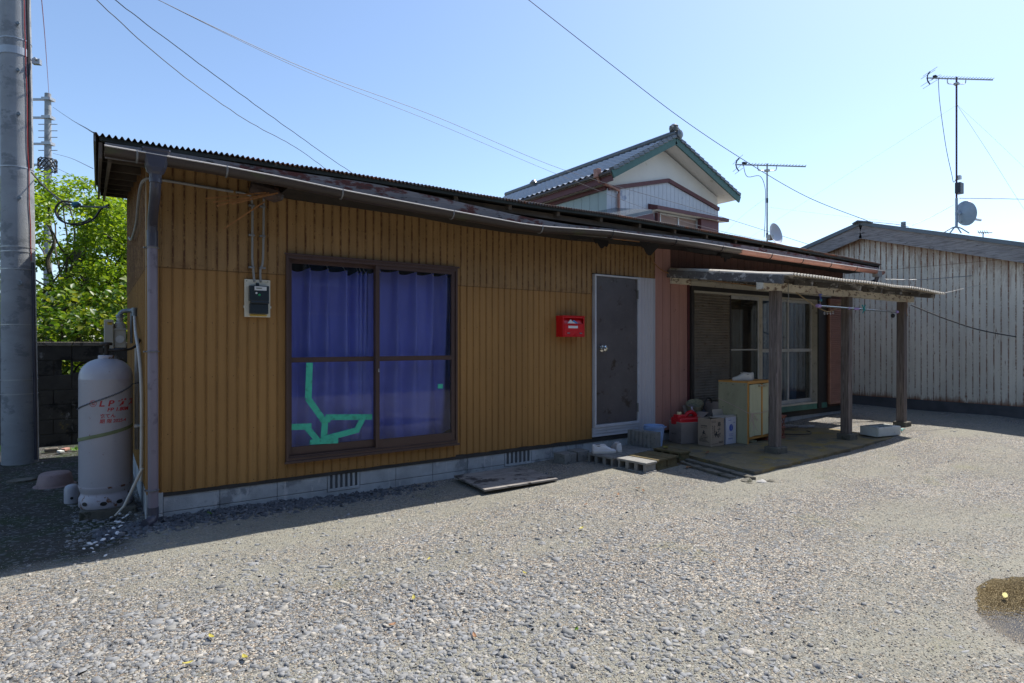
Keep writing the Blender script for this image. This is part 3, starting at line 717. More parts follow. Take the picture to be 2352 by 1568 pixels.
# foundation
mb = MB()
bx = [.0, .09] + [.52 + .4 * k for k in range(11)]
bx = [-.015, .50, .96, 1.40]
fx = [(-.015, .10), (.104, .505), (.509, .957), (.961, 1.392), (1.702, 2.06), (2.064, 2.46), (2.464, 2.865), (2.869, 3.335), (3.705, 4.0), (4.004, 4.4), (4.404, 4.8), (4.804, 5.2), (5.204, 5.6)]
for a, b in fx: mb.box(a, b, .0 + (.012 if a > .1 else -.012), .12, .075, .236); mb.box(a, b, .0 + (.014 if a > .1 else -.010), .12, -.12, .071)
mb.box(5.6, 10.6, .02, .12, -.1, .30); mb.box(1.392, 1.702, .014, .12, -.12, .046); mb.box(3.335, 3.705, .014, .12, -.12, .046)
mb.box(-.010, .11, .125, DEPTH, -.12, .236)
fnd = mb.build('foundation', M['concrete'], house, bevel=.003, seg=1)
MB().box(-.005, 5.6, .02, .115, -.1, .232).build('mortar', M['joint'], fnd)
for vx in (1.396, 3.339):
    mb = MB(); W_ = .36 if vx > 3 else .302; n = 6
    mb.box(vx, vx + W_, .008, .11, .05, .075); mb.box(vx, vx + W_, .008, .11, .215, .24)
    for k in range(n + 1): mb.box(vx + (W_ - .022) * k / n, vx + (W_ - .022) * k / n + .022, .010, .11, .075, .215)
    mb.build('vent_block', M['concrete'], fnd, bevel=.002, seg=1)
# roof
nxr = int((HL + .34 + .26) / .0366) * 8
X = np.linspace(-.34, 10.88, nxr + 1); ys = np.array([YF, YF + .25, .6, 1.6, 2.5, 3.2, YB])
base = np.array([interp(x, ROOFZ) for x in X]); wav = .0115 * np.cos(2 * np.pi * X / .0366)
wob = np.array([noise.noise(Vector((x * 1.7, 0, 0))) * .006 for x in X])
Vv = []
for y in ys:
    f = 1 - min(1, (y - YF) / 2.0)
    Vv.append(np.column_stack([X, np.full_like(X, y) + (.012 * np.array([noise.noise(Vector((x * 2.3, 5, 0))) for x in X]) if y == YF else 0), (2.82 + (base - 2.82) * f) + SLOPE * (y - YF) + wav + wob * f]))
Vv = np.concatenate(Vv); n = nxr + 1
I = (np.arange(len(ys) - 1)[:, None] * n + np.arange(nxr)[None]).ravel(); Fq = np.stack([I, I + 1, I + n + 1, I + n], 1)
top = npmesh('roof', np.concatenate([Vv, Vv - [0, 0, .003]]), np.concatenate([Fq, Fq[:, ::-1] + len(Vv), np.stack([np.arange(nxr), np.arange(nxr) + len(Vv), np.arange(nxr) + 1 + len(Vv), np.arange(nxr) + 1], 1)]), M['roofmetal'], True)
top.parent = house
# second ragged sheet just under the first, seen along the eave
X2 = X[(X > 1.9) & (X < 7.2)]; n2 = len(X2)
r0 = np.column_stack([X2, np.full(n2, YF + .02), [interp(x, ROOFZ) - .022 - .012 * (noise.noise(Vector((x * 3.1, 2, 0))) + .5) for x in X2] + .0085 * np.cos(2 * np.pi * X2 / .0366 + .8)])
r1 = r0 + [0, .35, .055]; I = np.arange(n2 - 1)
o = npmesh('under_sheet', np.concatenate([r0, r1]), np.stack([I, I + 1, I + n2 + 1, I + n2], 1), M['roofmetal'], True); o.parent = top
mb = MB()
def deck(u, v):
    x = -.30 + u * 11.14; y = -.46 + v * 4.33; return (x, y, 2.78 + (interp(x, ROOFZ) - 2.82) * (1 - min(1, v * 2.2)) + SLOPE * (y - YF))
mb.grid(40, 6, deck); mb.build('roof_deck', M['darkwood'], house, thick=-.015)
mb = MB()
for k in range(60):
    a = -.31 + k * .186; b = a + .186
    mb.bar((a, -.49, interp(a, ROOFZ) - .026), (b, -.49, interp(b, ROOFZ) - .026), .03, .028)
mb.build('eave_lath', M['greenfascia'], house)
mb = MB()
for k in range(56):
    a = -.28 + k * .198; b = a + .198; h = .105
    za, zb = interp(a, FASZ) - h / 2, interp(b, FASZ) - h / 2
    mb.bar((a, -.50, za), (b, -.50, zb), .018, h)
mb.build('fascia', M['fascia'], house)
# rake at the left end
def rake(xa, dz0, dz1, th, name, mat, y1=YB - .02):
    mb = MB(); ya = YF + .03
    za, zb = roofz(-.3, ya), roofz(-.3, y1)
    mb.add([(xa, ya, za + dz0), (xa, ya, za + dz1), (xa, y1, zb + dz1), (xa, y1, zb + dz0), (xa + th, ya, za + dz0), (xa + th, ya, za + dz1), (xa + th, y1, zb + dz1), (xa + th, y1, zb + dz0)],
           [(0, 1, 2, 3), (7, 6, 5, 4), (0, 4, 5, 1), (1, 5, 6, 2), (2, 6, 7, 3), (3, 7, 4, 0)])
    mb.build(name, mat, house)
rake(-.345, .012, -.05, .014, 'rake_flashing', M['bracket']); rake(-.315, -.052, -.16, .02, 'rake_board', M['purlin'])
rake(-.262, -.10, -.175, .02, 'inner_rake_board', M['purlin'])
rake(10.84, -.03, -.13, .02, 'rake_board', M['darkwood'])
for y in (-.40, .10, .72, 1.35, 1.95, 2.55, 3.15, 3.72):
    z = roofz(0, y) - .075
    MB().box(-.29, .02 if y > 0 else 10.7, y - .022, y + .022, z - .028, z + .028).build('purlin', M['purlin'], house)
for k in range(18):
    x = -.02 + k * .62
    if x > 10.7: break
    z1 = roofz(x, -.46) - .05; z2 = roofz(x, 0) - .05
    MB().bar((x, -.47, z1 - .02), (x, .0, z2 - .02), .04, .045).build('rafter_end', M['purlin'], house)
# soffit boards (missing at the far left, sagging in the middle)
mb = MB()
def soff(u, v):
    x = .95 + u * 9.8; return (x, -.485 + v * .475, interp(x, [(0, 2.68), (2, 2.66), (3.2, 2.615), (4.2, 2.62), (6, 2.665), (10.8, 2.65)]) + .012 * noise.noise(Vector((x * 2, v * 2, 0))))
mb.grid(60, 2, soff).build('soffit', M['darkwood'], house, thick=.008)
# torn felt and boards hanging from the soffit
for (x, y, wd, dp, an) in ((4.15, -.30, .42, .10, .12), (4.55, -.22, .25, .16, -.3), (5.35, -.25, .34, .17, .25), (6.3, -.3, .7, .06, .02), (6.9, -.25, .25, .11, .3), (5.0, -.34, .5, .05, 0)):
    z = 2.62; mb = MB(); nseg = 7; random.seed(int(x * 100))
    pts = [(x - wd / 2, z + .02), (x + wd / 2, z + .03)] + [(x + wd / 2 - wd * (i + .5) / nseg, z - dp * random.uniform(.25, 1) * math.sin(math.pi * (i + .8) / (nseg + .8))) for i in range(nseg)]
    mb.prism(pts, 0, .006, lambda px, pz, t: (px, y + t + (z - pz) * an, pz)); mb.build('torn_felt', M['debris'], house)
random.seed(5)
for (a, b) in (((.92, -.12, 2.66), (.52, -.22, 2.50)), ((.95, -.14, 2.65), (.50, -.2, 2.53)), ((.9, -.1, 2.665), (.45, -.16, 2.56)), ((.98, -.16, 2.66), (.62, -.26, 2.52)), ((.90, -.04, 2.60), (.60, -.03, 2.36))):
    MB().bar((a[0] - .07, a[1] - .06, a[2] - .01), (b[0] - .08, b[1] - .06, b[2] - .03), .011, .004, up=(0, 1, 0)).build('bamboo_strip', M['straw'], house)
MB().tube([(.72, -.1, 2.70), (.92, -.1, 2.66), (.98, -.1, 2.65)], [.05, .07, .03], 10).build('rusty_tin', M['roofmetal'], house)
# gutter: half pipe following the sag
def gutter(x0, x1, name, mat, y=-.575, r=.048):
    n = max(2, int((x1 - x0) / .12)); mb = MB(); m = 10
    rows = []
    for i in range(n + 1):
        x = x0 + (x1 - x0) * i / n; z = interp(x, GUTZ)
        prof = [(y - r * math.cos(math.pi * k / m) , z - .01 - r * .95 * math.sin(math.pi * k / m)) for k in range(m + 1)]
        prof = [(y - r + .008, z + .001), (y - r - .002, z + .003), (y - r - .003, z - .004)] + prof
        rows.append([(x, a, b) for a, b in prof])
    L = len(rows[0])
    for r_ in rows: mb.v += r_
    for i in range(n):
        for k in range(L - 1): mb.f.append((i * L + k, (i + 1) * L + k, (i + 1) * L + k + 1, i * L + k + 1))
    g_ = mb.build(name, mat, house, smooth=True, thick=.0025)
    MB().tube([(x0 + (x1 - x0) * i / n, y - r - .004, interp(x0 + (x1 - x0) * i / n, GUTZ) + .002) for i in range(n + 1)], .006, 8).build('rim_bead', M['rimglint'], g_, smooth=True)
    return g_
gutter(-.284, 6.72, 'gutter', M['gutter']); gp = gutter(6.70, 10.78, 'gutter', M['gutterpink']); gp['label'] = 'faded pink length of gutter'
for x in (.02 - .12, .46, 1.32, 2.35, 3.37, 4.35, 5.4, 6.3, 7.4, 8.2, 9.0, 9.8):
    z = interp(x, GUTZ); mb = MB(); r = .052
    mb.tube([(x, -.575 - r * math.cos(math.pi * k / 8), z - .01 - r * math.sin(math.pi * k / 8)) for k in range(9)], .007, 6)
    mb.tube([(x, -.575 - r, z - .01), (x, -.575 - r, z + .008), (x, -.575 - r + .012, z + .010)], .007, 6)
    mb.bar((x, -.53, z - .02), (x, -.48, z - .02), .012, .01)
    mb.build('gutter_bracket', M['bracket'] if x < 4 else M['blackalu'], house)
# hopper and downpipe
mb = MB(); a = []
def ring(cx, cy, hx, hy, z, ch): return [(cx - hx + ch, cy - hy, z), (cx + hx - ch, cy - hy, z), (cx + hx, cy - hy + ch, z), (cx + hx, cy + hy - ch, z), (cx + hx - ch, cy + hy, z), (cx - hx + ch, cy + hy, z), (cx - hx, cy + hy - ch, z), (cx - hx, cy - hy + ch, z)]
secs = [ring(.012, -.575, .084, .062, 2.745, .008), ring(.012, -.575, .084, .062, 2.735, .008), ring(.012, -.575, .080, .058, 2.725, .012), ring(.012, -.575, .062, .052, 2.62, .02), ring(.010, -.575, .052, .046, 2.59, .03), ring(.010, -.575, .036, .036, 2.575, .012), ring(.010, -.575, .034, .034, 2.55, .012)]
for s_ in secs: mb.v += s_
for i in range(len(secs) - 1):
    for k in range(8): mb.f.append((i * 8 + k, i * 8 + (k + 1) % 8, (i + 1) * 8 + (k + 1) % 8, (i + 1) * 8 + k))
mb.f.append(tuple(range(7, -1, -1)))
mb.build('rain_hopper', M['hopper'], house, smooth=False)
mb = MB(); mb.tube([(.010, -.575, 2.57), (.010, -.57, 2.50), (.012, -.50, 2.44), (.018, -.22, 2.36), (.022, -.13, 2.31), (.022, -.115, 2.25), (.022, -.11, 2.17)], .034, 16)
mb.tube([(.022, -.11, 2.26), (.022, -.11, 2.14)], .038, 16); mb.tube([(.010, -.575, 2.57), (.010, -.575, 2.52)], .038, 16)
mb.build('pipe_elbow', M['hopper'], house, smooth=True)
mb = MB(); mb.tube([(.022, -.11, 2.16), (.025, -.105, 1.2), (.028, -.10, .14)], .035, 20); dp_ = mb.build('downpipe', M['pipe'], house, smooth=True)
MB().tube([(.028, -.10, .155), (.028, -.10, .10), (.024, -.108, .07), (.005, -.13, .05), (-.03, -.16, .045)], .038, 14).build('pipe_shoe', M['hopper'], dp_, smooth=True)
for z in (2.13, 1.34, .285):
    mb = MB(); mb.tube([(.024 + .040 * math.cos(t), -.106 + .040 * math.sin(t), z) for t in [2 * math.pi * k / 16 for k in range(17)]], .005, 5, False)
    mb.bar((-.012, -.09, z), (-.035, -.10, z), .012, .012); mb.box(.05, .056, -.10, .0, z - .008, z + .008); mb.build('pipe_clip', M['bracket'], dp_)
# right hand outlet
MB().box(10.52, 10.66, -.63, -.53, 2.52, 2.63).build('gutter_outlet', M['pvcgrey'], house, bevel=.01)
MB().tube([(10.59, -.58, 2.53), (10.59, -.56, 2.46), (10.58, -.35, 2.38), (10.56, -.10, 2.33)], .036, 12).build('outlet_pipe', M['hopper'], house, smooth=True)
mb = MB()
for k in range(2): mb.tube([(10.64, -.12, 2.46 - k * .02), (10.70, -.2, 2.47 - k * .02), (10.78, -.26, 2.45 - k * .02)], .012, 8)
mb.build('cable_insulator', M['foam'], house)

# ---- big sash window
def rect_frame(mb, x0, x1, z0, z1, y0, y1, l, r, b, t):
    mb.box(x0, x0 + l, y0, y1, z0, z1); mb.box(x1 - r, x1, y0, y1, z0, z1)
    mb.box(x0 + l, x1 - r, y0 + .001, y1 - .001, z0, z0 + b); mb.box(x0 + l, x1 - r, y0 + .001, y1 - .001, z1 - t, z1)
mb = MB(); rect_frame(mb, 1.022, 2.718, .372, 2.172, -.045, .06, .022, .022, .028, .034)
mb.box(1.005, 2.735, -.055, -.046, 2.168, 2.185); mb.box(1.005, 2.735, -.062, -.046, .358, .378); mb.box(1.044, 2.696, -.046, .05, .400, .406); mb.box(1.044, 2.696, -.03, -.02, .400, .418)
win = mb.build('window', M['brownalu'], house, bevel=.0015, seg=1)
def sash(x0, x1, yc, parent, mat, glass, z0, z1, midz, st=.034, br=.085, tr=.034, mr=.045, gm=None):
    mb = MB(); y0, y1 = yc - .012, yc + .012
    rect_frame(mb, x0, x1, z0, z1, y0, y1, st, st, br, tr); mb.box(x0 + st, x1 - st, y0 + .0015, y1 - .0015, midz - mr / 2, midz + mr / 2)
    s = mb.build('sash', mat, parent, bevel=.002, seg=1)
    MB().box(x0 + st - .004, x1 - st + .004, yc - .0025, yc + .0025, z0 + br - .004, midz - mr / 2 + .004).build('pane', glass, s)
    MB().box(x0 + st - .004, x1 - st + .004, yc - .0025, yc + .0025, midz + mr / 2 - .004, z1 - tr + .004).build('pane', glass, s)
    return s
sl_ = sash(1.046, 1.872, .018, win, M['brownalu'], M['glass'], .405, 2.140, 1.255)
sr_ = sash(1.838, 2.692, -.022, win, M['brownalu'], M['glass'], .405, 2.140, 1.255, st=.04)
MB().box(1.862, 1.872, -.040, -.034, 1.13, 1.16).build('latch', M['alu'], sr_)
# tape strips: flat pieces stuck on the outside of the left pane
def strip(a, b, wd, k):
    a = Vector((a[0], 0, a[1])); b = Vector((b[0], 0, b[1])); d = (b - a).normalized(); n = Vector((-d.z, 0, d.x)) * wd / 2
    y = .0145 - .0012 * k; mb = MB(); q = [a + n, a - n, b - n * 1.03, b + n * .98]
    mb.add([(p.x, y, p.z) for p in q] + [(p.x, y - .0008, p.z) for p in q], [(0, 1, 2, 3), (7, 6, 5, 4), (0, 4, 5, 1), (1, 5, 6, 2), (2, 6, 7, 3), (3, 7, 4, 0)])
    return mb
TZ = lambda px, py: ((lambda d, t: (CAM.x + d.x * t, CAM.z + d.z * t))(*(lambda d: (d, (.012 - CAM.y) / d.y))(FV + RV * ((px - CX) / F_PX) + Vector((0, 0, -(py - CY) / F_PX)))))
z3 = lambda x, y: TZ((900 + x * 1000 / 1425) / 1.69388, (900 + y * 1100 / 1568) / 1.69388)
for k, (p, q, wd) in enumerate([((434, 728), (428, 925), .058), ((424, 925), (514, 1050), .055), ((521, 1028), (512, 1165), .058), ((522, 1030), (780, 1028), .052), ((312, 1085), (444, 1080), .054),
                                ((412, 1080), (480, 1160), .052), ((434, 1168), (592, 1160), .045), ((512, 1150), (705, 1098), .054), ((690, 1110), (735, 1020), .055), ((500, 1040), (548, 1045), .045), ((470, 1165), (526, 1160), .05)]):
    strip(z3(*p), z3(*q), wd, k).build('tape_strip', M['tape'], win)
a = z3(1135, 857); b = z3(1163, 857); mb = strip(a, b, .045, 0); mb.v = [(x, y - .040, z) for x, y, z in mb.v]; mb.build('tape_strip', M['tape'], win)

# curtains hung inside
def curtain(name, label, x0, x1, ztop, zbot, y, mat, hooks, seed, amp=.050, sag=.045, hem=.0):
    t = thing(name, label, 'curtain', ((x0 + x1) / 2, y, zbot), 0, None)
    rs = random.Random(seed); hs = sorted(hooks)
    ph = [rs.uniform(0, 6.28) for _ in range(6)]; sgv = [rs.uniform(.1, .8) for _ in range(12)]
    def fn(u, v):
        x = x0 + (x1 - x0) * u
        d = min(abs(x - h) for h in hs)
        i = sum(1 for h in hs if h < x); a = hs[i - 1] if i > 0 else x0 - .06; b = hs[i] if i < len(hs) else x1 + .06
        tt = (x - a) / max(b - a, .01); sg = sag * sgv[i] * math.sin(math.pi * min(1, max(0, tt)))
        pleat = -amp * 2.3 * math.exp(-(d / (.016 + .06 * v)) ** 2)
        yy = y + pleat * (1 - .5 * v) + amp * (.2 + .9 * v) * (math.sin(9 * x + ph[0] + 1.2 * v) * .6 + math.sin(21 * x + ph[1] - 1.5 * v) * .35 + .3 * math.sin(37 * x + ph[2] + v * 2)) 
        yy += amp * .25 * math.sin(3 * v * math.pi + x * 7 + ph[3]) * v
        z = ztop - sg * (1 - v) ** 2 + (zbot - ztop) * v + hem * v * max(0, (x - x1 + .25)) * 2
        return (x + .012 * math.sin(6 * v + ph[4]) * v, yy, z)
    MB().grid(150, 40, fn).build('cloth', mat, t, smooth=True, thick=.002)
    for h in hs:
        mb = MB(); mb.bar((h, y - amp * 2.3 - .006, ztop - .03), (h + rs.uniform(-.02, .012), y - amp - .004, ztop + .04), .008, .006); mb.build('curtain_hook', M['hook'], t)
    return t
curtain('curtain', 'violet blue curtain behind the left sash patched with green tape', 1.04, 1.90, 2.085, .38, .20, M['curtain'], [1.09, 1.26, 1.43, 1.60, 1.71, 1.745, 1.79], 3)
curtain('curtain', 'violet blue curtain behind the right sash with one small tape square', 1.84, 2.76, 2.115, .42, .18, M['curtain'], [1.93, 2.12, 2.31, 2.50, 2.66], 8, amp=.044, hem=.15)

# ---- front door
mb = MB(); rect_frame(mb, 4.612, 5.378, .375, 2.238, -.05, .05, .024, .022, .035, .022)
mb.box(4.60, 5.38, -.022, -.002, .262, .300); mb.box(4.60, 5.38, -.030, -.002, .302, .338); mb.box(4.60, 5.39, -.038, -.002, .340, .373)
fr_ = mb.build('door_frame', M['doorwhite'], house, bevel=.002, seg=1)
door = MB().box(4.642, 5.350, -.030, .006, .415, 2.212).build('door', M['door'], house, bevel=.003, seg=1)
mb = MB(); mb.lathe([(.040, 0), (.040, .008), (.017, .013), (.015, .04), (.030, .046), (.038, .062), (.036, .078), (.016, .086), (.012, .087)], (4.735, -.030, 1.335), 20, mat=Matrix.Rotation(R_(90), 3, 'X'))
mb.build('door_knob', M['chrome'], door, smooth=True)
mb = MB(); mb.lathe([(.010, 0), (.009, .004)], (4.735, -.118, 1.335), 12, mat=Matrix.Rotation(R_(90), 3, 'X')); mb.build('keyhole', M['cap'], door)
for z in (2.02, .58): MB().box(5.344, 5.356, -.056, -.028, z - .055, z + .055).build('hinge', M['bracket'], door)
MB().box(4.636, 4.641, -.038, -.028, 1.26, 1.40).build('strike_plate', M['blackalu'], door)
# white ribbed strip right of the door
mb = MB(); ribs(mb, 5.385, 5.70, .238, 2.247, lambda x, h, z: (x, -.006 - h, z), pitch=.0525, rw=.014, rh=.006); mb.box(5.69, 5.704, -.02, .0, .238, 2.247)
mb.build('white_siding', M['white_rib'], house)
# pink boards, then dark boards above the canopy
def boards(x0, x1, z0, z1, name, mat, wd=.148, y=-.012, th=.012):
    mb = MB(); x = x0; k = 0
    while x < x1 - .01:
        b = min(x + wd, x1); mb.box(x, b - .009, y, y + th, z0, z1); x = b
    mb.box(x0, x1, y + th, y + th + .004, z0, z1)
    return mb.build(name, mat, house)
boards(5.708, 6.02, .238, 2.80, 'pink_cladding', M['pinkboard'], wd=.155)
boards(6.02, 6.36, .238, 2.36, 'pink_cladding', M['pinkboard'], wd=.170)
boards(6.02, 10.60, 2.361, 2.80, 'dark_cladding', M['brownboard'], wd=.165)
boards(10.12, 10.60, .30, 2.36, 'dark_cladding', M['brownboard'], wd=.16)
MB().box(6.355, 6.385, -.03, 0, .238, 2.35).build('corner_strip', M['ntrim'], house)
# wide opening: header, shutters, glazed doors
MB().box(6.386, 10.10, -.055, .0, 2.19, 2.25).box(6.386, 10.10, -.075, .0, 2.252, 2.262).build('opening_header', M['alucream'], house)
mb = MB(); mb.box(6.392, 6.44, -.06, .03, .40, 2.188); mb.box(6.44, 9.70, -.06, .03, 2.13, 2.188); mb.box(9.66, 9.76, -.07, .03, .30, 2.188); mb.box(9.762, 9.99, -.035, .03, .30, 2.188)
mb.box(9.80, 9.83, -.045, -.034, 1.12, 1.38)
mb.build('opening_frame', M['blackalu'], house, bevel=.003, seg=1)
def louvres(x0, x1, z0, z1, y, step, mat, fm, name, tilt=.006):
    mb = MB(); rect_frame(mb, x0, x1, z0, z1, y - .012, y + .02, .022, .022, .022, .022)
    s = mb.build(name, fm, house); mb = MB(); z = z0 + .024
    while z < z1 - .03:
        mb.add([(x, yy, zz) for x in (x0 + .02, x1 - .02) for yy, zz in ((y + .012, z + step), (y - .012, z + .010), (y - .012, z + .004), (y + .012, z + .002))],
               [(0, 4, 5, 1), (1, 5, 6, 2), (2, 6, 7, 3), (0, 1, 2, 3), (7, 6, 5, 4)]); z += step
    mb.box(x0 + .02, x1 - .02, y + .014, y + .018, z0 + .02, z1 - .02)
    mb.build('slats', mat, s); return s
louvres(6.45, 7.30, .41, 2.13, -.030, .0375, M['shutter'], M['blackalu'], 'louvre_shutter')
s_ = louvres(10.0, 10.56, .35, 2.16, -.075, .036, M['redlouvre'], M['redlouvre'], 'shutter_box')
MB().box(10.0, 10.56, -.06, -.002, .35, 2.16).build('box_back', M['brownboard'], s_)
mb = MB(); rect_frame(mb, 6.441, 9.659, .385, 2.129, -.05, .09, .012, .012, .026, .028); opn = mb.build('sliding_door', M['alucream'], house)
sash(7.28, 8.02, -.018, opn, M['alu'], M['glassdark'], .412, 2.10, 1.30, st=.035, br=.05, tr=.05, mr=.02)
sash(8.02, 8.90, .016, opn, M['alu'], M['glass'], .412, 2.10, 1.28, st=.045, br=.06, tr=.04, mr=.05)
sash(8.82, 9.65, .046, opn, M['alu'], M['glass'], .412, 2.10, 1.28, st=.045, br=.06, tr=.04, mr=.05)
MB().box(8.015, 8.10, -.032, -.005, .412, 2.10).build('meeting_stile', M['alucream'], opn)
MB().box(8.0, 9.98, -.045, .0, .295, .384).build('teal_sill', M['teal'], house)
def plain_curtain(label, x0, x1, y, mat, z0=.42, z1=2.1):
    t = thing('curtain', label, 'curtain', ((x0 + x1) / 2, y, z0))
    MB().grid(40, 4, lambda u, v: (x0 + (x1 - x0) * u, y + .02 * math.sin(u * (x1 - x0) * 55) + .01 * math.sin(u * 9 + v * 3), z1 + (z0 - z1) * v)).build('cloth', mat, t, smooth=True, thick=.002)
plain_curtain('tan curtain behind the tinted screen beside the louvred shutter', 7.32, 7.80, .12, M['curt_tan'])
plain_curtain('dark navy curtain behind the middle pane of the wide sliding door', 8.1, 8.62, .14, M['curt_navy'])
plain_curtain('narrow pale yellow curtain hanging just right of the nearest canopy post', 8.64, 8.86, .12, M['curt_pale'])
plain_curtain('dark navy curtain behind the rightmost pane of the sliding door', 8.88, 9.3, .14, M['curt_navy'])
# conduits down to the electricity meter, cable along the eave, round the corner
for x, pts in ((0, [(.62, -.04, 2.655), (.70, -.03, 2.65), (.745, -.03, 2.60), (.749, -.03, 2.3), (.749, -.03, 2.1), (.765, -.03, 1.92)]), (1, [(.84, -.03, 2.70), (.838, -.03, 2.4), (.832, -.03, 2.1), (.812, -.03, 2.02), (.815, -.03, 1.92)])):
    MB().tube(spline(pts, 5), .0095, 10).build('conduit', M['pvcgrey'], house, smooth=True)
    for z in (2.56, 2.31, 2.04): MB().box((.732 if x == 0 else .818) - .012, (.766 if x == 0 else .852) + .0, -.044, -.006, z - .008, z + .008).build('conduit_clip', M['bracket'], house, bevel=.002, seg=1)
MB().tube(spline([(.60, -.035, 2.655), (.35, -.03, 2.665), (.05, -.045, 2.67), (-.02, -.03, 2.66), (-.045, .10, 2.62), (-.05, .35, 2.52), (-.05, .6, 2.42), (-.05, 1.4, 2.40), (-.05, 2.0, 2.5)], 6), .011, 8).build('eave_cable', M['pvcgrey'], house, smooth=True)
MB().tube(spline([(4.55, -.42, 2.60), (5.2, -.3, 2.63), (5.55, -.06, 2.60), (5.62, -.03, 2.5), (5.75, -.03, 2.40), (5.93, -.05, 2.33), (6.3, -.08, 2.30), (7.2, -.1, 2.27), (8.4, -.1, 2.24)], 6), .006, 6).build('porch_cable', M['straw'], house, smooth=True)

# ================================================================ things on the front wall
mt = thing('electricity_meter', 'dark electricity meter on a cream board left of the curtained window', 'meter', (.79, -.008, 1.62))
MB().box(.688, .893, -.030, -.008, 1.623, 1.940).build('backboard', M['cream'], mt, bevel=.004)
mb = MB(); mb.box(.718, .872, -.085, -.030, 1.755, 1.885); mb.box(.728, .872, -.090, -.030, 1.735, 1.755); mb.box(.722, .868, -.075, -.030, 1.650, 1.735); mb.box(.775, .800, -.05, -.030, 1.885, 1.912)
mb.build('meter_case', M['meterdark'], mt, bevel=.006)
MB().box(.755, .850, -.0875, -.085, 1.845, 1.878).build('label_plate', M['meterlabel'], mt); MB().box(.768, .812, -.0888, -.0876, 1.858, 1.868).build('display', M['lcd'], mt)
MB().cyl((.770, -.0855, 1.822), (.770, -.0875, 1.822), .0085, 16).build('seal', M['meterlabel'], mt); MB().cyl((.793, -.0905, 1.806), (.793, -.0855, 1.810), .0095, 16).build('sticker', M['green'], mt)
MB().box(.728, .862, -.040, -.030, 1.633, 1.645).build('yellow_strip', M['yellow'], mt)
for x in (.681, .893): MB().box(x, x + .008, -.028, -.012, 1.700, 1.718).build('lug', M['cream'], mt)
for x, z in ((.705, 1.925), (.872, 1.925)): MB().cyl((x, -.0315, z), (x, -.029, z), .004, 8).build('screw', M['blackalu'], mt)

lb = thing('letterbox', 'red metal letterbox stuffed with letters beside the dark front door', 'letterbox', (4.21, -.008, 1.475))
mb = MB()
x0, x1, y0, y1, z0, z1 = 4.040, 4.376, -.128, -.010, 1.475, 1.712
mb.box(x0, x1, y1 - .004, y1, z0, z1); mb.box(x0, x0 + .004, y0, y1 - .004, z0, z1); mb.box(x1 - .004, x1, y0, y1 - .004, z0, z1); mb.box(x0 + .004, x1 - .004, y0, y1 - .004, z0, z0 + .004)
mb.box(x0 - .004, x1 + .004, y0 - .012, y1, z1, z1 + .006)
mb.box(x0 + .004, x1 - .004, y0, y0 + .004, z0 + .004, z1 - .085); mb.box(x0 + .004, x0 + .024, y0, y0 + .004, z1 - .085, z1); mb.box(x1 - .024, x1 - .004, y0, y0 + .004, z1 - .085, z1); mb.box(x0 + .024, x1 - .024, y0, y0 + .004, z1 - .022, z1)
mb.build('case', M['red'], lb, bevel=.0015, seg=1)
MB().box(x0 + .02, x1 - .02, y0 - .006, y0 - .001, z0 + .008, z1 - .095).build('front_door', M['red'], lb, bevel=.002, seg=1)
MB().box(x0 + .025, x1 - .025, y0 + .025, y0 + .03, z1 - .09, z1 - .02, rot=Matrix.Rotation(R_(-25), 3, 'X')).build('slot_flap', M['red'], lb)
MB().box(4.12, 4.262, y0 - .0085, y0 - .0062, z0 + .098, z0 + .126).build('name_plate', M['white'], lb)
for x in (4.10, 4.285): MB().box(x, x + .042, y0 - .012, y0 - .006, z0 + .034, z0 + .048).build('latch_plate', M['chrome'], lb, bevel=.002, seg=1)
MB().box(4.20, 4.252, y0 - .014, y0 - .006, z0 + .010, z0 + .020).box(4.215, 4.228, y0 - .016, y0 - .006, z0 + .02, z0 + .032).build('pull', M['red'], lb, bevel=.002, seg=1)
def letter(pts, y, mat, label):
    o = MB().prism(pts, 0, .0025, lambda a, b, c: (a, y + c, b)).build('letter', mat, base=(pts[0][0], y, pts[0][1])); tag(o, label, 'letter')
letter([(4.112, z1 - .088), (4.165, z1 - .036), (4.225, z1 - .088)], y0 + .006, M['white'], 'white letter poking point upward from the red letterbox slot')
letter([(4.178, z1 - .088), (4.215, z1 - .042), (4.30, z1 - .088)], y0 + .012, M['blue'], 'blue leaflet in the letterbox slot behind the white letter')
letter([(4.20, z1 - .088), (4.188, z1 - .058), (4.25, z1 - .088)], y0 + .003, M['white'], 'small folded white paper between the letter and the blue leaflet')

# ================================================================ CANOPY
can = thing('porch_canopy', 'weathered timber lean-to canopy on three posts over the mossy slab', 'canopy', (8.0, -.9, .1))
ZW, ZFr = 2.375, 2.150; YFc = -1.75
cz = lambda y: ZW + (ZFr - ZW) * (-y / 1.70)
for (x, y, zb) in ((6.28, -1.36, .125), (7.95, -1.365, .135), (9.68, -1.33, .16)):
    mb = MB()
    for k, (za, zc) in enumerate(((zb + .055, 1.1), (1.1, 2.02))):
        mb.bar((x + .006 * (1 - k), y, za), (x + .0 * k + .003 * (1 - k) , y, zc), .105, .105)
    MB().bar((x - .012, y, zb + .055), (x + .004, y, 2.022), .106, .106, up=(0, 1, 0)).build('post', M['brownpost'], can, bevel=.006)
    MB().box(x - .09, x + .11, y - .09, y + .09, zb - .10, zb + .055).build('footing', M['curb'], can, bevel=.012)
MB().box(5.93, 9.87, -1.425, -1.335, 2.018, 2.112).build('beam', M['peelcream'], can, bevel=.004, seg=1)
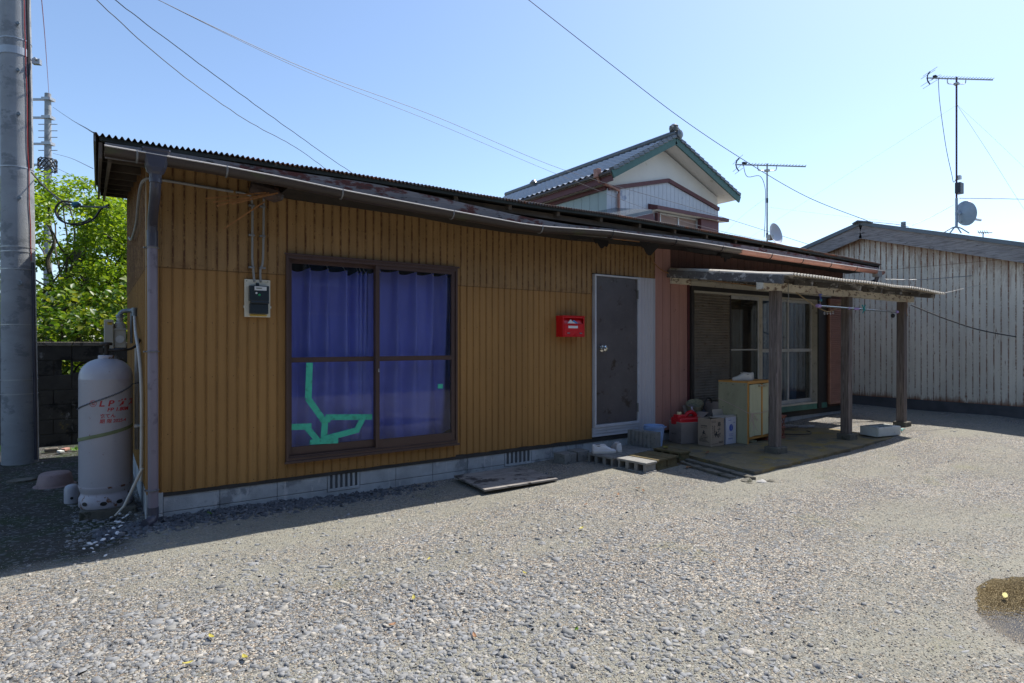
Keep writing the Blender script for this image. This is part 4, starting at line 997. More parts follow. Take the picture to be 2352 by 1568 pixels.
for k, x in enumerate((5.95, 6.55, 7.12, 7.70, 8.28, 8.86, 9.44, 9.96)):
    w_ = .04
    y_end = -1.66
    mb = MB().bar((x, -.02, cz(-.02) - (.055 if k else .045)), (x, y_end, cz(y_end) - (.055 if k else .045)), w_, .065 if k else .10)
    r = mb.build('rafter', M['peelgrey'], can, bevel=.003, seg=1)
for y in (-.12, -.65, -1.15, -1.60):
    MB().box(5.94, 10.10, y - .018, y + .018, cz(y) - .022, cz(y) + .002).build('batten', M['peelgrey'], can)
MB().box(6.0, 10.1, -.05, -.013, 2.20, 2.35).build('ledger', M['peelcream'], can)
ncs = 1000; Xc = np.linspace(5.97, 10.08, ncs + 1); rows = []
for v in np.linspace(0, 1, 9):
    y = -.02 + (YFc + .02) * v
    bend = np.array([.012 * noise.noise(Vector((x * 1.5, v * 2, 9))) - (.03 * sstep(9.0, 10.2, x) * v) for x in Xc])
    rows.append(np.column_stack([Xc, np.full_like(Xc, y) + .03 * v * np.array([noise.noise(Vector((x * 1.2, 3, 1))) for x in Xc]), cz(y) + .016 + .009 * np.cos(2 * np.pi * Xc / .0632) + bend]))
Vc = np.concatenate(rows); n = ncs + 1; I = (np.arange(8)[:, None] * n + np.arange(ncs)[None]).ravel(); Fq = np.stack([I, I + 1, I + n + 1, I + n], 1)
o = npmesh('canopy_sheet', np.concatenate([Vc, Vc + [0, 0, .015]]), np.concatenate([Fq[:, ::-1], Fq + len(Vc), np.stack([8 * n + np.arange(ncs), 8 * n + np.arange(ncs) + 1, 8 * n + np.arange(ncs) + 1 + len(Vc), 8 * n + np.arange(ncs) + len(Vc)], 1), 
     np.stack([np.arange(8) * n, (np.arange(8) + 1) * n, (np.arange(8) + 1) * n + len(Vc), np.arange(8) * n + len(Vc)], 1)]), M['canopysheet'], True)
o.data.transform(Matrix.Translation((-8.0, .9, -.1))); o.parent = can

# laundry pole and what hangs there
lp = thing('laundry_pole', 'shiny steel laundry pole with lilac caps slung under the canopy beam', 'laundry pole', (8.04, -1.50, 1.85))
MB().cyl((6.98, -1.50, 1.862), (9.10, -1.50, 1.848), .014, 12).build('tube', M['chrome'], lp, smooth=True)
for x0_, x1_, r_ in ((6.95, 7.02, .022), (7.72, 7.74, .018), (7.86, 7.98, .018), (9.07, 9.12, .021)): MB().cyl((x0_, -1.50, 1.861 - .0066 * (x0_ - 6.98)), (x1_, -1.50, 1.861 - .0066 * (x1_ - 6.98)), r_, 12).build('lilac_cap', M['bpurple'], lp, smooth=True)
def cord(pts, r, mat, label, name='cord', cat='cord', n=6):
    o = MB().tube(spline(pts, n), r, 6).build(name, mat, base=tuple(pts[0]), smooth=True); return tag(o, label, cat)
cord([(7.02, -1.43, 2.10), (7.03, -1.49, 1.98), (7.02, -1.50, 1.87)], .003, M['string'], 'pinkish string holding up the left end of the laundry pole')
cord([(8.80, -1.43, 2.10), (8.81, -1.49, 1.98), (8.80, -1.50, 1.84), (8.82, -1.50, 1.72)], .003, M['string'], 'pinkish string dangling round the right end of the laundry pole')
cord([(6.42, -1.44, 2.12), (6.40, -1.45, 2.02), (6.41, -1.45, 1.95), (6.38, -1.45, 1.90)], .004, M['pvcgrey'], 'knotted grey string hanging beside the nearest canopy post')
cord([(6.62, -1.40, 2.03), (6.88, -1.45, 1.90), (7.10, -1.46, 1.83), (7.30, -1.46, 1.80), (7.48, -1.45, 1.84), (7.62, -1.42, 1.90), (7.68, -1.42, 1.92)], .006, M['rope'], 'tan rope with wire loops drooping beneath the laundry pole')
cord([(9.55, -1.45, 2.06), (9.57, -1.45, 1.95), (9.55, -1.45, 1.88), (9.57, -1.45, 1.80)], .004, M['straw'], 'frayed string hanging near the far end of the canopy beam')
for k in range(4):
    x = 7.20 + .07 * k; z = 1.80 + (.004 * k)
    o = MB().tube([(x + .013 * math.cos(t), -1.46, z - .022 + .018 * math.sin(t)) for t in [2 * math.pi * i / 12 for i in range(13)]], .003, 5, False).build('wire_loop', M['hook'], base=(x, -1.46, z), smooth=True); tag(o, 'small wire loop threaded on the tan rope under the laundry pole', 'loop', 'wire loops on the rope')
def peg(x, y, z, rx, mat, label, group):
    t = thing('clothes_peg', label, 'clothes peg', (x, y, z), rx, group)
    MB().add([(a, b, c) for a in (-.035, .035) for b in (-.006, .006) for c in (-.004, .004)], [(0, 1, 3, 2), (4, 6, 7, 5), (0, 4, 5, 1), (2, 3, 7, 6), (0, 2, 6, 4), (1, 5, 7, 3)]).build('upper_jaw', mat, t, local=True, bevel=.002, seg=1)
    mb = MB(); mb.bar((-.035, 0, -.014), (.03, 0, -.004), .012, .006); mb.build('lower_jaw', mat, t, local=True)
for k in range(4): peg(7.03, -1.50, 2.005 - .024 * k, .3 * k, M['pegblue'] if k < 3 else M['pegaqua'], 'blue clothes peg clipped on the string over the pole' if k < 3 else 'aqua clothes peg lowest on the string at the left end of the laundry pole', 'blue clothes pegs' if k < 3 else None)
t = thing('laundry_clip', 'teal plastic clip gripping the middle of the laundry pole', 'clip', (8.10, -1.50, 1.86))
mb = MB(); mb.bar((8.07, -1.51, 1.91), (8.11, -1.51, 1.86), .012, .01).bar((8.15, -1.51, 1.915), (8.11, -1.51, 1.86), .012, .01); mb.build('handle', M['pegteal'], t)
MB().tube([(8.11 + .022 * math.cos(a), -1.515, 1.85 + .022 * math.sin(a)) for a in [k * .5 - 1 for k in range(11)]], .006, 6).bar((8.09, -1.515, 1.83), (8.07, -1.515, 1.80), .01, .008).build('jaw', M['pegteal'], t, smooth=True)
o = MB().lathe([(.004, .03), (.018, .026), (.026, .01), (.026, -.01), (.018, -.026), (.004, -.03)], (8.98, -1.50, 1.79), 14).build('black_ball', M['blackrub'], base=(8.98, -1.5, 1.79), smooth=True); tag(o, 'small round black weight hanging under the right tip of the laundry pole', 'weight')

# ================================================================ SLAB, STEPS
pts = [(5.52, .01), (5.38, -.55), (5.28, -1.1), (5.20, -1.55), (5.15, -1.83)]
random.seed(3)
fr = [(5.15 + (9.55 - 5.15) * k / 46, -1.83 + .20 * (k / 46) + .014 * random.uniform(-1, 1) * (1 if k else 0)) for k in range(1, 47)]
poly = pts + fr + [(9.75, -1.4), (9.85, -.7), (9.9, .01)]
def slabtop(x, y): return .100 + .020 * sstep(5.5, 9.8, x)
mb = MB(); N = len(poly)
topv = [(x, y, slabtop(x, y)) for x, y in poly]; botv = [(x + .01, y + .02, -.06) for x, y in poly]
mb.add(topv + botv, [tuple(range(N)), tuple(range(2 * N - 1, N - 1, -1))] + [(i, N + i, N + (i + 1) % N, (i + 1) % N) for i in range(N)])
structure(mb.build('concrete_slab', M['slab']))
# broken kerb channel along the slab's left edge
cr = thing('drain_channel', 'broken concrete channel kerb along the near left edge of the mossy slab', 'kerb', (5.1, -1.3, .03))
def rough_bar(a, b, w_, h, seed):
    rs = random.Random(seed); a = Vector(a); b = Vector(b); d = b - a; n = 10; q = d.cross(Vector((0, 0, 1))).normalized()
    mb = MB()
    for i in range(n + 1):
        p = a + d * i / n
        for sx, sz in ((-1, -1), (1, -1), (1, 1), (-1, 1)): mb.v.append(tuple(p + q * (sx * w_ / 2 * rs.uniform(.85, 1.1)) + Vector((0, 0, sz * h / 2 * rs.uniform(.8, 1.1)))))
    for i in range(n):
        for k in range(4): mb.f.append((i * 4 + k, i * 4 + (k + 1) % 4, i * 4 + 4 + (k + 1) % 4, i * 4 + 4 + k))
    mb.f += [(3, 2, 1, 0), tuple(n * 4 + k for k in range(4))]; return mb
rough_bar((5.16, -.86, .062), (4.95, -1.95, .055), .055, .075, 1).build('inner_lip', M['curb'], cr)
rough_bar((4.96, -1.20, .055), (4.83, -1.80, .052), .075, .075, 2).build('outer_lip', M['curb'], cr)
rough_bar((5.06, -.90, .058), (5.0, -1.15, .052), .05, .06, 5).build('outer_lip', M['curb'], cr)
for k, (x, y, s) in enumerate(((4.86, -1.93, .075), (4.95, -2.03, .06), (4.80, -2.0, .045), (5.05, -2.06, .05))):
    mb = MB(); bm = bmesh.new(); bmesh.ops.create_icosphere(bm, subdivisions=2, radius=1)
    mb.add([(x + v.co.x * s * (1 + .35 * noise.noise(v.co * 1.7 + Vector((k, 0, 0)))), y + v.co.y * s * .8, .05 + v.co.z * s * .6 * (1 + .3 * noise.noise(v.co * 2))) for v in bm.verts], [tuple(v.index for v in f.verts) for f in bm.faces]); bm.free()
    o = mb.build('concrete_lump', M['curb'] if k != 1 else M['blockpale'], base=(x, y, .03)); tag(o, ['larger broken concrete lump wedged against the near slab corner', 'pale broken concrete lump in the sun before the slab corner', 'small concrete lump left of the pale one at the slab corner', 'small concrete lump right of the pale one by the slab edge'][k], 'rubble', 'concrete lumps at the slab corner')

def hollow_block(name, label, loc, rz, mat, L=.39, W=.19, H=.12, rot=None, holes=3, ribbed=False, cat='concrete block'):
    """block with its long axis on local Y; the hollows run along local X"""
    t = thing(name, label, cat, loc, rz); mb = MB(); t1 = .024
    if not ribbed:
        mb.box(-W / 2, W / 2, -L / 2, L / 2, H - t1, H); mb.box(-W / 2, W / 2, -L / 2, L / 2, 0, t1)
        n = holes; hw = .072; web = (L - n * hw) / (n + 1)
        xe = W / 2 - .004
        for k in range(n + 1):
            y = -L / 2 + k * (hw + web)
            if k == 0 or k == n: y0_, y1_ = (y + (.016 if k == 0 else 0), y + web - (.016 if k == n else 0))
            else: y0_, y1_ = y, y + web
            mb.box(-xe, xe, y0_, y1_, t1, H - t1)
        mb.build('shell', mat, t, local=True, bevel=.003, seg=1)
        MB().box(-W / 2 + .09, W / 2 - .09, -L / 2 + .03, L / 2 - .03, t1, H - t1).build('core', M['soil'], t, local=True)
    else:
        mb.box(-W / 2 + .010, W / 2, -L / 2, L / 2, 0, H)
        n = 7
        for k in range(n):
            y = -L / 2 + L * k / n; mb.box(-W / 2, -W / 2 + .0102, y + .009, y + L / n - .009, .0, H - .001)
        mb.build('shell', mat, t, local=True, bevel=.003, seg=1)
    return t
Z0 = .045
TH = R_(6)
hollow_block('concrete_block', 'sunlit pale hollow block at the front of the step pile', (4.395, -.93, Z0), TH, M['blocklight'])
hollow_block('concrete_block', 'mossy hollow block right beside the pale sunlit block', (4.60, -.90, Z0 + .004), TH, M['blockmoss'])
hollow_block('concrete_block', 'mossy hollow block second right of the pale sunlit block', (4.80, -.875, Z0 + .006), TH, M['blockmoss'])
hollow_block('concrete_block', 'raised green-topped block at the right end of the step, with a leaf on it', (5.10, -.80, Z0 + .018), R_(3), M['blockmoss'])
hollow_block('concrete_block', 'grey hollow block under the left white leather shoe', (4.33, -.52, Z0), TH, M['blockgrey'])
hollow_block('concrete_block', 'grey block under the right white leather shoe', (4.53, -.495, Z0 + .003), TH, M['blockgrey'])
hollow_block('concrete_block', 'dusty flat block just behind the two mossy blocks', (4.73, -.47, Z0 + .005), TH, M['blockgrey'])
hollow_block('concrete_block', 'dusty flat block beside the standing ribbed block', (4.925, -.44, Z0 + .007), TH, M['blockgrey'])
hollow_block('ribbed_block', 'ribbed grey block stood on edge beside the blue bucket', (5.03, -.44, .172), R_(8), M['blockgrey'], L=.40, W=.115, H=.185, ribbed=True)
def half_block(label, loc, rz, sx=.185, sy=.185, h=.135):
    t = tag(MB().box(-sx / 2, sx / 2, -sy / 2, sy / 2, 0, h).build('half_block', M['blockgrey'], local=True, bevel=.006), label, 'concrete block'); t.location = loc; t.rotation_euler = (0, 0, rz)
half_block('small square concrete block, the left of two by the foundation', (4.02, -.195, .03), R_(3)); half_block('small square concrete block next to the hollow step blocks', (4.24, -.17, .035), R_(3))
# step of old plank / board on gravel
brd = thing('wooden_board', 'flat weathered board with a dark wet stain lying by the foundation', 'board', (3.0, -.45, .03))
C4 = [(2.63, -.12), (2.575, -.80), (3.44, -.785), (3.49, -.09)]
for k in range(6):
    a = k / 6; b = (k + 1) / 6 - .008; lr = lambda p, q, t_: (p[0] + (q[0] - p[0]) * t_, p[1] + (q[1] - p[1]) * t_)
    q = [lr(C4[0], C4[1], a), lr(C4[0], C4[1], b), lr(C4[3], C4[2], b), lr(C4[3], C4[2], a)]
    MB().prism(q[::1], .0, .018, lambda x, y, z: (x, y, .046 + z + .006 * math.sin(x * 3))).build('plank', M['plank'], brd, bevel=.002, seg=1)

# ---- shoes
def shoe(label, loc, rz, mat, L=.27, lean=0, open_=True):
    t = thing('sneaker', label, 'shoe', loc, rz)
    secs = [(0, .018, .030), (.012, .030, .042), (.05, .041, .052), (.09, .045, .070), (.13, .040, .096), (.16, .036, .104), (.20, .034, .088), (.245, .032, .098), (.262, .026, .104), (.270, .016, .09)]
    k = L / .27
    mb = MB(); m = 12
    for y, w_, h in secs:
        for i in range(m):
            a = math.pi * i / (m - 1); sx = math.copysign(abs(math.cos(a)) ** .6, math.cos(a)); mb.v.append((sx * w_ * k, (y - .135) * k, .022 + (h - .022) * math.sin(a) ** .75 * k))
    for j in range(len(secs) - 1):
        for i in range(m - 1): mb.f.append((j * m + i, j * m + i + 1, (j + 1) * m + i + 1, (j + 1) * m + i))
    mb.f.append(tuple(range(m))); mb.f.append(tuple((len(secs) - 1) * m + i for i in range(m - 1, -1, -1)))
    mb.build('upper', mat, t, local=True, smooth=True)
    out = [(.016, 0), (.034, .02), (.045, .06), (.048, .10), (.043, .14), (.037, .18), (.037, .23), (.033, .26), (.018, .274)]
    poly = [(x * k, (y - .137) * k) for x, y in out] + [(-x * k, (y - .137) * k) for x, y in out[::-1]]
    MB().prism(poly, 0, .026 * k).build('sole', M['sole'], t, local=True, bevel=.004)
    op = [(.026 * math.cos(a) * k, (.197 - .135 + .052 * math.sin(a)) * k) for a in [2 * math.pi * i / 18 for i in range(18)]]
    MB().prism(op, .0745 * k, .0925 * k, lambda x, y, z: (x, y, z + abs(x) * .12)).build('opening', M['shoein'], t, local=True)
    mb = MB(); mb.tube([(.029 * math.cos(a) * k, (.062 + .056 * math.sin(a)) * k, .090 * k + .002) for a in [2 * math.pi * i / 20 for i in range(21)]], .005, 6, False); mb.build('collar', mat, t, local=True, smooth=True)
    mb = MB()
    for i in range(4):
        y = (-.045 + .017 * i) * k; z = (.066 + .006 * i) * k; mb.tube([(-.026 * k, y, z - .008), (0, y + .004, z + .006), (.026 * k, y, z - .008)], .003, 5)
    mb.tube([(0, .008, .09), (.03, .0, .10), (.045, -.02, .085)], .0022, 5); mb.tube([(0, .008, .09), (-.03, -.012, .102), (-.02, .02, .098), (0, .01, .09)], .0022, 5)
    mb.build('laces', mat, t, local=True)
    return t
shoe('left white leather sneaker on the step blocks, toe pointing right', (4.36, -.47, Z0 + .121), R_(62), M['shoegrey'])
shoe('right white leather sneaker on the step blocks, heel toward the yard', (4.585, -.44, Z0 + .124), R_(150), M['shoegrey'])
shoe('near cream canvas shoe on top of the wooden cabinet', (6.66, -.66, .909), R_(-122), M['shoe'], .26)
shoe('far cream canvas shoe lying behind its mate on the cabinet', (6.80, -.60, .909), R_(-112), M['shoe'], .26)

# ---- bucket with nested basin
def bucket(label, c, r0_, r1_, h, mat, name='bucket', rim=.008):
    t = thing(name, label, 'bucket', c)
    MB().lathe([(r0_, 0), (r1_, h), (r1_ + rim, h + .002), (r1_ + rim, h + .010), (r1_ - .002, h + .010), (r0_ - .004, .006)], (0, 0, 0), 32).build('body', mat, t, local=True, smooth=True)
    return t
b = bucket('pale blue plastic bucket standing behind the ribbed block', (5.40, -.27, .11), .098, .128, .235, M['bucketblue'])
MB().tube([(.136 * math.cos(a), .136 * math.sin(a) * .92 - .03, .243 - .012 * math.sin(a)) for a in [math.pi * (1.0 + k / 20) for k in range(21)]], .004, 6).build('bail_handle', M['bucketblue'], b, local=True)
bucket('second pale blue pail nested inside the bucket by the ribbed block', (5.41, -.262, .150), .09, .118, .215, M['bucketblue'], 'nested_pail')

# ---- cartons
def carton(label, loc, rz, sx, sy, h, mat, flaps=(), cat='cardboard box', name='cardboard_box', inner=None):
    t = thing(name, label, cat, loc, rz); th = .005; mb = MB()
    mb.box(-sx / 2, sx / 2, -sy / 2, -sy / 2 + th, 0, h); mb.box(-sx / 2, sx / 2, sy / 2 - th, sy / 2, 0, h); mb.box(-sx / 2, -sx / 2 + th, -sy / 2 + th, sy / 2 - th, 0, h); mb.box(sx / 2 - th, sx / 2, -sy / 2 + th, sy / 2 - th, 0, h)
    mb.box(-sx / 2 + th, sx / 2 - th, -sy / 2 + th, sy / 2 - th, .002, .008); mb.build('walls', mat, t, local=True)
    for side_, ang, ln in flaps:
        m_ = MB(); wl = sx if side_ in 'fb' else sy
        m_.box(-wl / 2, wl / 2, 0, ln, -.002, .002); R2 = Matrix.Rotation(R_(ang), 3, 'X')
        rz_ = {'f': 180, 'b': 0, 'l': 90, 'r': -90}[side_]; off = {'f': (0, -sy / 2, h), 'b': (0, sy / 2, h), 'l': (-sx / 2, 0, h), 'r': (sx / 2, 0, h)}[side_]
        m_.v = [tuple(Matrix.Rotation(R_(rz_), 3, 'Z') @ (R2 @ Vector(v)) + Vector(off)) for v in m_.v]
        m_.build('flap', inner or mat, t, local=True)
    return t
def surf(t, lx, ly, lz): return Matrix.Translation(t.location) @ t.rotation_euler.to_matrix().to_4x4() @ Vector((lx, ly, lz))
SZ = .108
bxr = carton('brown cardboard box with flaps folded down, holding the red fuel can', (6.03, -.265, SZ), R_(-14), .36, .26, .27, M['carddark'], (('f', -172, .13), ('l', -172, .13), ('r', -150, .12)), inner=M['cardpale'])
bxn = carton('open tan carton printed with black lettering and a leaping horse, in front of the others', (6.085, -.60, SZ), R_(-3), .245, .205, .345, M['card'], ())
bxw = carton('white carton printed in blue beside the olive cabinet', (6.365, -.60, SZ + .002), R_(-2), .20, .20, .345, M['cardwhite'], (('l', -165, .10), ('r', -178, .30), ('f', 160, .05), ('b', 80, .08)), inner=M['cardpale'])
bxb = carton('large grey-brown carton with raised flaps holding umbrellas and a bottle', (6.30, -.30, SZ + .004), R_(-4), .34, .27, .30, M['carddark'], (('b', 72, .16), ('r', 80, .20), ('l', 150, .16), ('f', 20, .06)), inner=M['carddark'])
# print on the tan carton
def on_face(t, face, u, v, body, size, mat, name, vertical=False, **k):
    """u from the face's left edge, v from the ground"""
    rz = t.rotation_euler.to_matrix(); sx, sy = t['sx'], t['sy']
    if face == 'f': O = surf(t, -sx / 2 + u, -sy / 2 - .0008, v); Xv = rz @ Vector((1, 0, 0))
    else: O = surf(t, -sx / 2 - .0008, sy / 2 - u, v); Xv = rz @ Vector((0, -1, 0))
    if vertical:
        s = 0
        for i, ch in enumerate(body): text(ch, size, mat, name, t, O + Vector((0, 0, -i * size * 1.02)) + Xv * k.get('drift', 0) * i, Xv, (0, 0, 1), bold=k.get('bold', 0), shear=k.get('shear', 0), sx=k.get('sx', 1))
    else: text(body, size, mat, name, t, O, Xv, (0, 0, 1), **k)
bxn['sx'], bxn['sy'] = .245, .205; bxw['sx'], bxw['sy'] = .20, .20; bxr['sx'], bxr['sy'] = .36, .26
on_face(bxn, 'f', .118, .245, '島ナポ', .068, M['blacktext'], 'carton_print', True, bold=.0012, shear=.1, drift=-.004)
on_face(bxn, 'f', .020, .240, '島のナポレオン', .026, M['blacktext'], 'carton_print', True, drift=.001)
on_face(bxn, 'f', .058, .245, '奄美黒糖焼酎', .021, M['blacktext'], 'carton_print', True)
on_face(bxn, 'f', .022, .300, 'パック', .020, M['blacktext'], 'carton_print')
on_face(bxn, 'l', .045, .245, '奄美黒糖焼酎', .017, M['blacktext'], 'carton_print', shear=.2); on_face(bxn, 'l', .045, .222, '島のナポレオン', .016, M['blacktext'], 'carton_print', shear=.2)
on_face(bxn, 'l', .045, .102, '奄美大島開運酒造', .014, M['blacktext'], 'carton_print'); on_face(bxn, 'l', .028, .082, '鹿児島県大島郡', .014, M['blacktext'], 'carton_print')
def horse(t, face, u, v, s):
    pts = [(0, 0), (.12, .10), (.10, .28), (.02, .42), (.10, .56), (.22, .66), (.26, .84), (.20, .96), (.34, 1.0), (.42, .90), (.50, .76), (.66, .84), (.60, .70), (.50, .60), (.60, .46), (.78, .44), (.90, .52), (.84, .36), (.62, .32), (.74, .20), (.94, .14), (.98, .04), (.80, .08), (.58, .20), (.44, .26), (.28, .20), (.24, .04), (.12, -.02)]
    rz = t.rotation_euler.to_matrix(); sx, sy = t['sx'], t['sy']
    if face == 'f': O = surf(t, -sx / 2 + u, -sy / 2 - .0012, v); Xv = rz @ Vector((1, 0, 0))
    else: O = surf(t, -sx / 2 - .0012, sy / 2 - u, v); Xv = rz @ Vector((0, -1, 0))
    n = Xv.cross(Vector((0, 0, 1)))
    MB().prism(pts, 0, .0006, lambda a, b, c: tuple(O + Xv * a * s + Vector((0, 0, b * s)) + n * c)).build('horse_emblem', M['blacktext'], t)
horse(bxn, 'f', .072, .115, .075); horse(bxn, 'l', .072, .135, .062)
def pbox(t, face, u0, u1, v0, v1, mat, name='printed_rule', w_=.002):
    sx, sy = t['sx'], t['sy']; mb = MB()
    def bx_(a0, a1, b0, b1):
        if face == 'f': mb.box(-sx / 2 + a0, -sx / 2 + a1, -sy / 2 - .0012, -sy / 2 - .0004, b0, b1)
        else: mb.box(-sx / 2 - .0012, -sx / 2 - .0004, sy / 2 - a1, sy / 2 - a0, b0, b1)
    if w_ is None: bx_(u0, u1, v0, v1)
    else: bx_(u0, u1, v0, v0 + w_); bx_(u0, u1, v1 - w_, v1); bx_(u0, u0 + w_, v0, v1); bx_(u1 - w_, u1, v0, v1)
    mb.build(name, mat, t, local=True)
pbox(bxn, 'f', .018, .085, .296, .325, M['blacktext']); pbox(bxn, 'f', .012, .135, .030, .033, M['blacktext'], w_=None); pbox(bxn, 'f', .150, .225, .030, .058, M['blacktext'])
for k in range(4): pbox(bxn, 'f', .158 + .016 * k, .166 + .016 * k, .036, .052, M['blacktext'], w_=None)
for k in range(3): pbox(bxn, 'l', .020, .180 - .02 * k, .050 + .010 * k, .054 + .010 * k, M['blacktext'], w_=None)
pbox(bxn, 'l', .05, .16, .125, .128, M['blacktext'], w_=None)
on_face(bxr, 'l', .05, .105, '1kg×12入', .026, M['blacktext'], 'carton_print'); pbox(bxr, 'l', .20, .245, .03, .055, M['blacktext'])
# blue print on the white carton
mb = MB(); O = (-.10 + .10, -.1008, .205)
mb.prism([(.036 * math.cos(a), .046 * math.sin(a)) for a in [2 * math.pi * k / 28 for k in range(28)]], 0, .0008, lambda a, b, c: (O[0] + a, O[1] - c, O[2] + b)).build('blue_roundel', M['bluetext'], bxw, local=True)
on_face(bxw, 'f', .088, .222, 'まろやか', .021, M['cardwhite'], 'roundel_lettering', True)
for n_ in bxw.children:
    if n_.name.startswith('roundel_lettering'): n_.location = Matrix.Rotation(R_(-2), 3, 'Z') @ Vector((0, -.0016, 0))
on_face(bxw, 'f', .045, .060, '2000ml×6', .022, M['bluetext'], 'carton_print'); on_face(bxw, 'f', .05, .30, 'Alwin', .018, M['bluetext'], 'carton_print', shear=.3)
for n_ in [c for c in bxw.children if c.name.startswith('carton_print')][-1:]: bpy.data.objects.remove(n_)
for k in range(3): pbox(bxw, 'f', .06, .14 - .02 * (k % 2), .100 + .014 * k, .103 + .014 * k, M['bluetext'], w_=None)
pbox(bxw, 'f', .05, .105, .300, .306, M['bluetext'], w_=None); pbox(bxw, 'f', .145, .185, .268, .273, M['bluetext'], w_=None)

# fuel can
fc = thing('fuel_can', 'red plastic fuel can with a cream cap lying in the brown cardboard box', 'fuel can', (6.02, -.26, SZ + .215), R_(-12))
MB().box(-.17, .17, -.105, .105, 0, .115).build('tank_body', M['redcan'], fc, local=True, bevel=.034, seg=4, smooth=True)
MB().box(-.165, -.03, -.06, .06, .09, .150).build('shoulder', M['redcan'], fc, local=True, bevel=.024, seg=3, smooth=True)
MB().tube(spline([(.0, 0, .10), (.02, 0, .150), (.09, 0, .168), (.15, 0, .135), (.165, 0, .085)], 6), .026, 12).build('carry_handle', M['redcan'], fc, local=True, smooth=True)
mb = MB().lathe([(.028, 0), (.030, .006), (.030, .028), (.024, .034)], (-.115, -.01, .148), 20); mb.build('cap', M['cap'], fc, local=True, smooth=True)
# umbrellas, bottle, basket
um = thing('umbrella', 'folded navy umbrella with a black crook handle standing in the carton', 'umbrella', (6.30, -.33, SZ + .02))
MB().tube([(6.31, -.33, SZ + .03), (6.30, -.33, .40), (6.30, -.33, .50), (6.305, -.33, .515)], [.030, .045, .030, .012], 10).build('folded_canopy', M['umb'], um, smooth=True)
MB().tube(spline([(6.305, -.33, .50), (6.315, -.33, .60), (6.345, -.335, .655), (6.40, -.34, .665), (6.435, -.345, .63), (6.432, -.345, .60)], 6), .012, 10).build('crook_handle', M['blackrub'], um, smooth=True)
um2 = thing('umbrella', 'umbrella with a lilac white crook handle leaning left in the carton', 'umbrella', (6.22, -.24, SZ + .02))
MB().tube([(6.25, -.24, SZ + .03), (6.235, -.24, .42)], [.02, .03], 10).build('folded_canopy', M['umb'], um2, smooth=True)
MB().tube(spline([(6.235, -.24, .40), (6.22, -.25, .46), (6.17, -.26, .50), (6.13, -.27, .535), (6.125, -.27, .56)], 6), .010, 10).build('crook_handle', M['whitehandle'], um2, smooth=True)
bo = thing('plastic_bottle', 'clear plastic bottle with a white cap poking out of the carton', 'bottle', (6.34, -.47, SZ + .2))
MB().lathe([(.045, 0), (.046, .10), (.045, .13), (.030, .17), (.014, .20), (.013, .215)], (6.34, -.45, .285), 20, closed=False).build('body', M['pet'], bo, smooth=True)
MB().cyl((6.34, -.45, .498), (6.34, -.45, .522), .0165, 16).build('screw_cap', M['white'], bo)
bk = thing('straw_basket', 'tilted woven straw basket behind the black umbrella handle', 'basket', (6.38, -.10, .45))
mb = MB(); Rm = Matrix.Rotation(R_(-22), 3, 'Y') @ Matrix.Rotation(R_(12), 3, 'X')
prof = [(.070 + .045 * (k / 14) + (.004 if k % 2 else 0), .17 * k / 14) for k in range(15)]
mb.lathe(prof + [(.110, .165), (.065, .01)], (6.33, -.17, .44), 28, mat=Rm); mb.build('weave', M['basket'], bk, smooth=True)

# ---- cabinet
cb = thing('wooden_cabinet', 'olive plywood cabinet with pale doors tied shut by pink string', 'cabinet', (6.80, -.61, SZ), R_(4))
W2, D2, H2 = .31, .205, .80
mb = MB(); mb.box(-W2, -W2 + .018, -D2, D2, 0, H2 - .02); mb.build('side_panel', M['cabside'], cb, local=True)
MB().box(W2 - .018, W2, -D2, D2, 0, H2 - .02).build('side_panel', M['cabside'], cb, local=True)
MB().box(-W2 + .018, W2 - .018, D2 - .012, D2, 0.02, H2 - .02).build('back_panel', M['cabside'], cb, local=True)
MB().box(-W2, W2, -D2, D2, H2 - .020, H2).build('top_panel', M['cabedge'], cb, local=True)
mb = MB(); mb.box(-W2 + .001, -W2 + .032, -D2 - .006, -D2 - .0005, 0, H2 - .002); mb.box(W2 - .032, W2 - .001, -D2 - .006, -D2 - .0005, 0, H2 - .002); mb.box(-W2 + .032, W2 - .032, -D2 - .006, -D2 - .0005, H2 - .034, H2 - .002); mb.box(-W2 + .032, W2 - .032, -D2 - .006, -D2 + .01, .055, .085)
mb.build('edging', M['cabedge'], cb, local=True)
def cdoor(x0, x1, warp):
    s = MB().grid(10, 1, lambda u, v: (x0 + (x1 - x0) * u, -D2 - .020 - warp * math.sin(math.pi * u) * (1 - v * .3), .088 + .010 * math.sin(u * 3) + v * (H2 - .135)))
    d = s.build('door_leaf', M['cabdoor'], cb, local=True, thick=.012, smooth=True)
    mb = MB()
    if x0 < -.1:
        mb.box(x1 - .004, x1 + .024, -D2 - .028, -D2 - .010, .085, H2 - .04); mb.build('door_edge', M['cabedge'], d, local=True)
    else: mb.box(x1 - .006, x1 + .004, -D2 - .022, -D2 - .008, .085, H2 - .045); mb.build('door_edge', M['cabedge'], d, local=True)
    xh = x1 - .085 if x0 < -.1 else x0 + .01
    MB().box(xh, xh + .075, -D2 - .052, -D2 - .024, H2 - .072, H2 - .054).build('door_pull', M['woodhandle'], d, local=True, bevel=.003, seg=1)
cdoor(-W2 + .034, -.002, .006); cdoor(.024, W2 - .034, .010)
mb = MB(); mb.box(-W2 + .01, -.02, -D2 + .03, -D2 + .036, .01, .05, rot=Matrix.Rotation(R_(14), 3, 'Y')); mb.build('loose_strip', M['cabside'], cb, local=True)
for y, z in ((-.165, H2 - .045), (0, H2 - .045), (.165, H2 - .045), (-.06, .36), (.14, .45)): MB().cyl((-W2 - .001, y, z), (-W2 + .002, y, z), .006, 8).build('screw', M['blackalu'], cb, local=True)
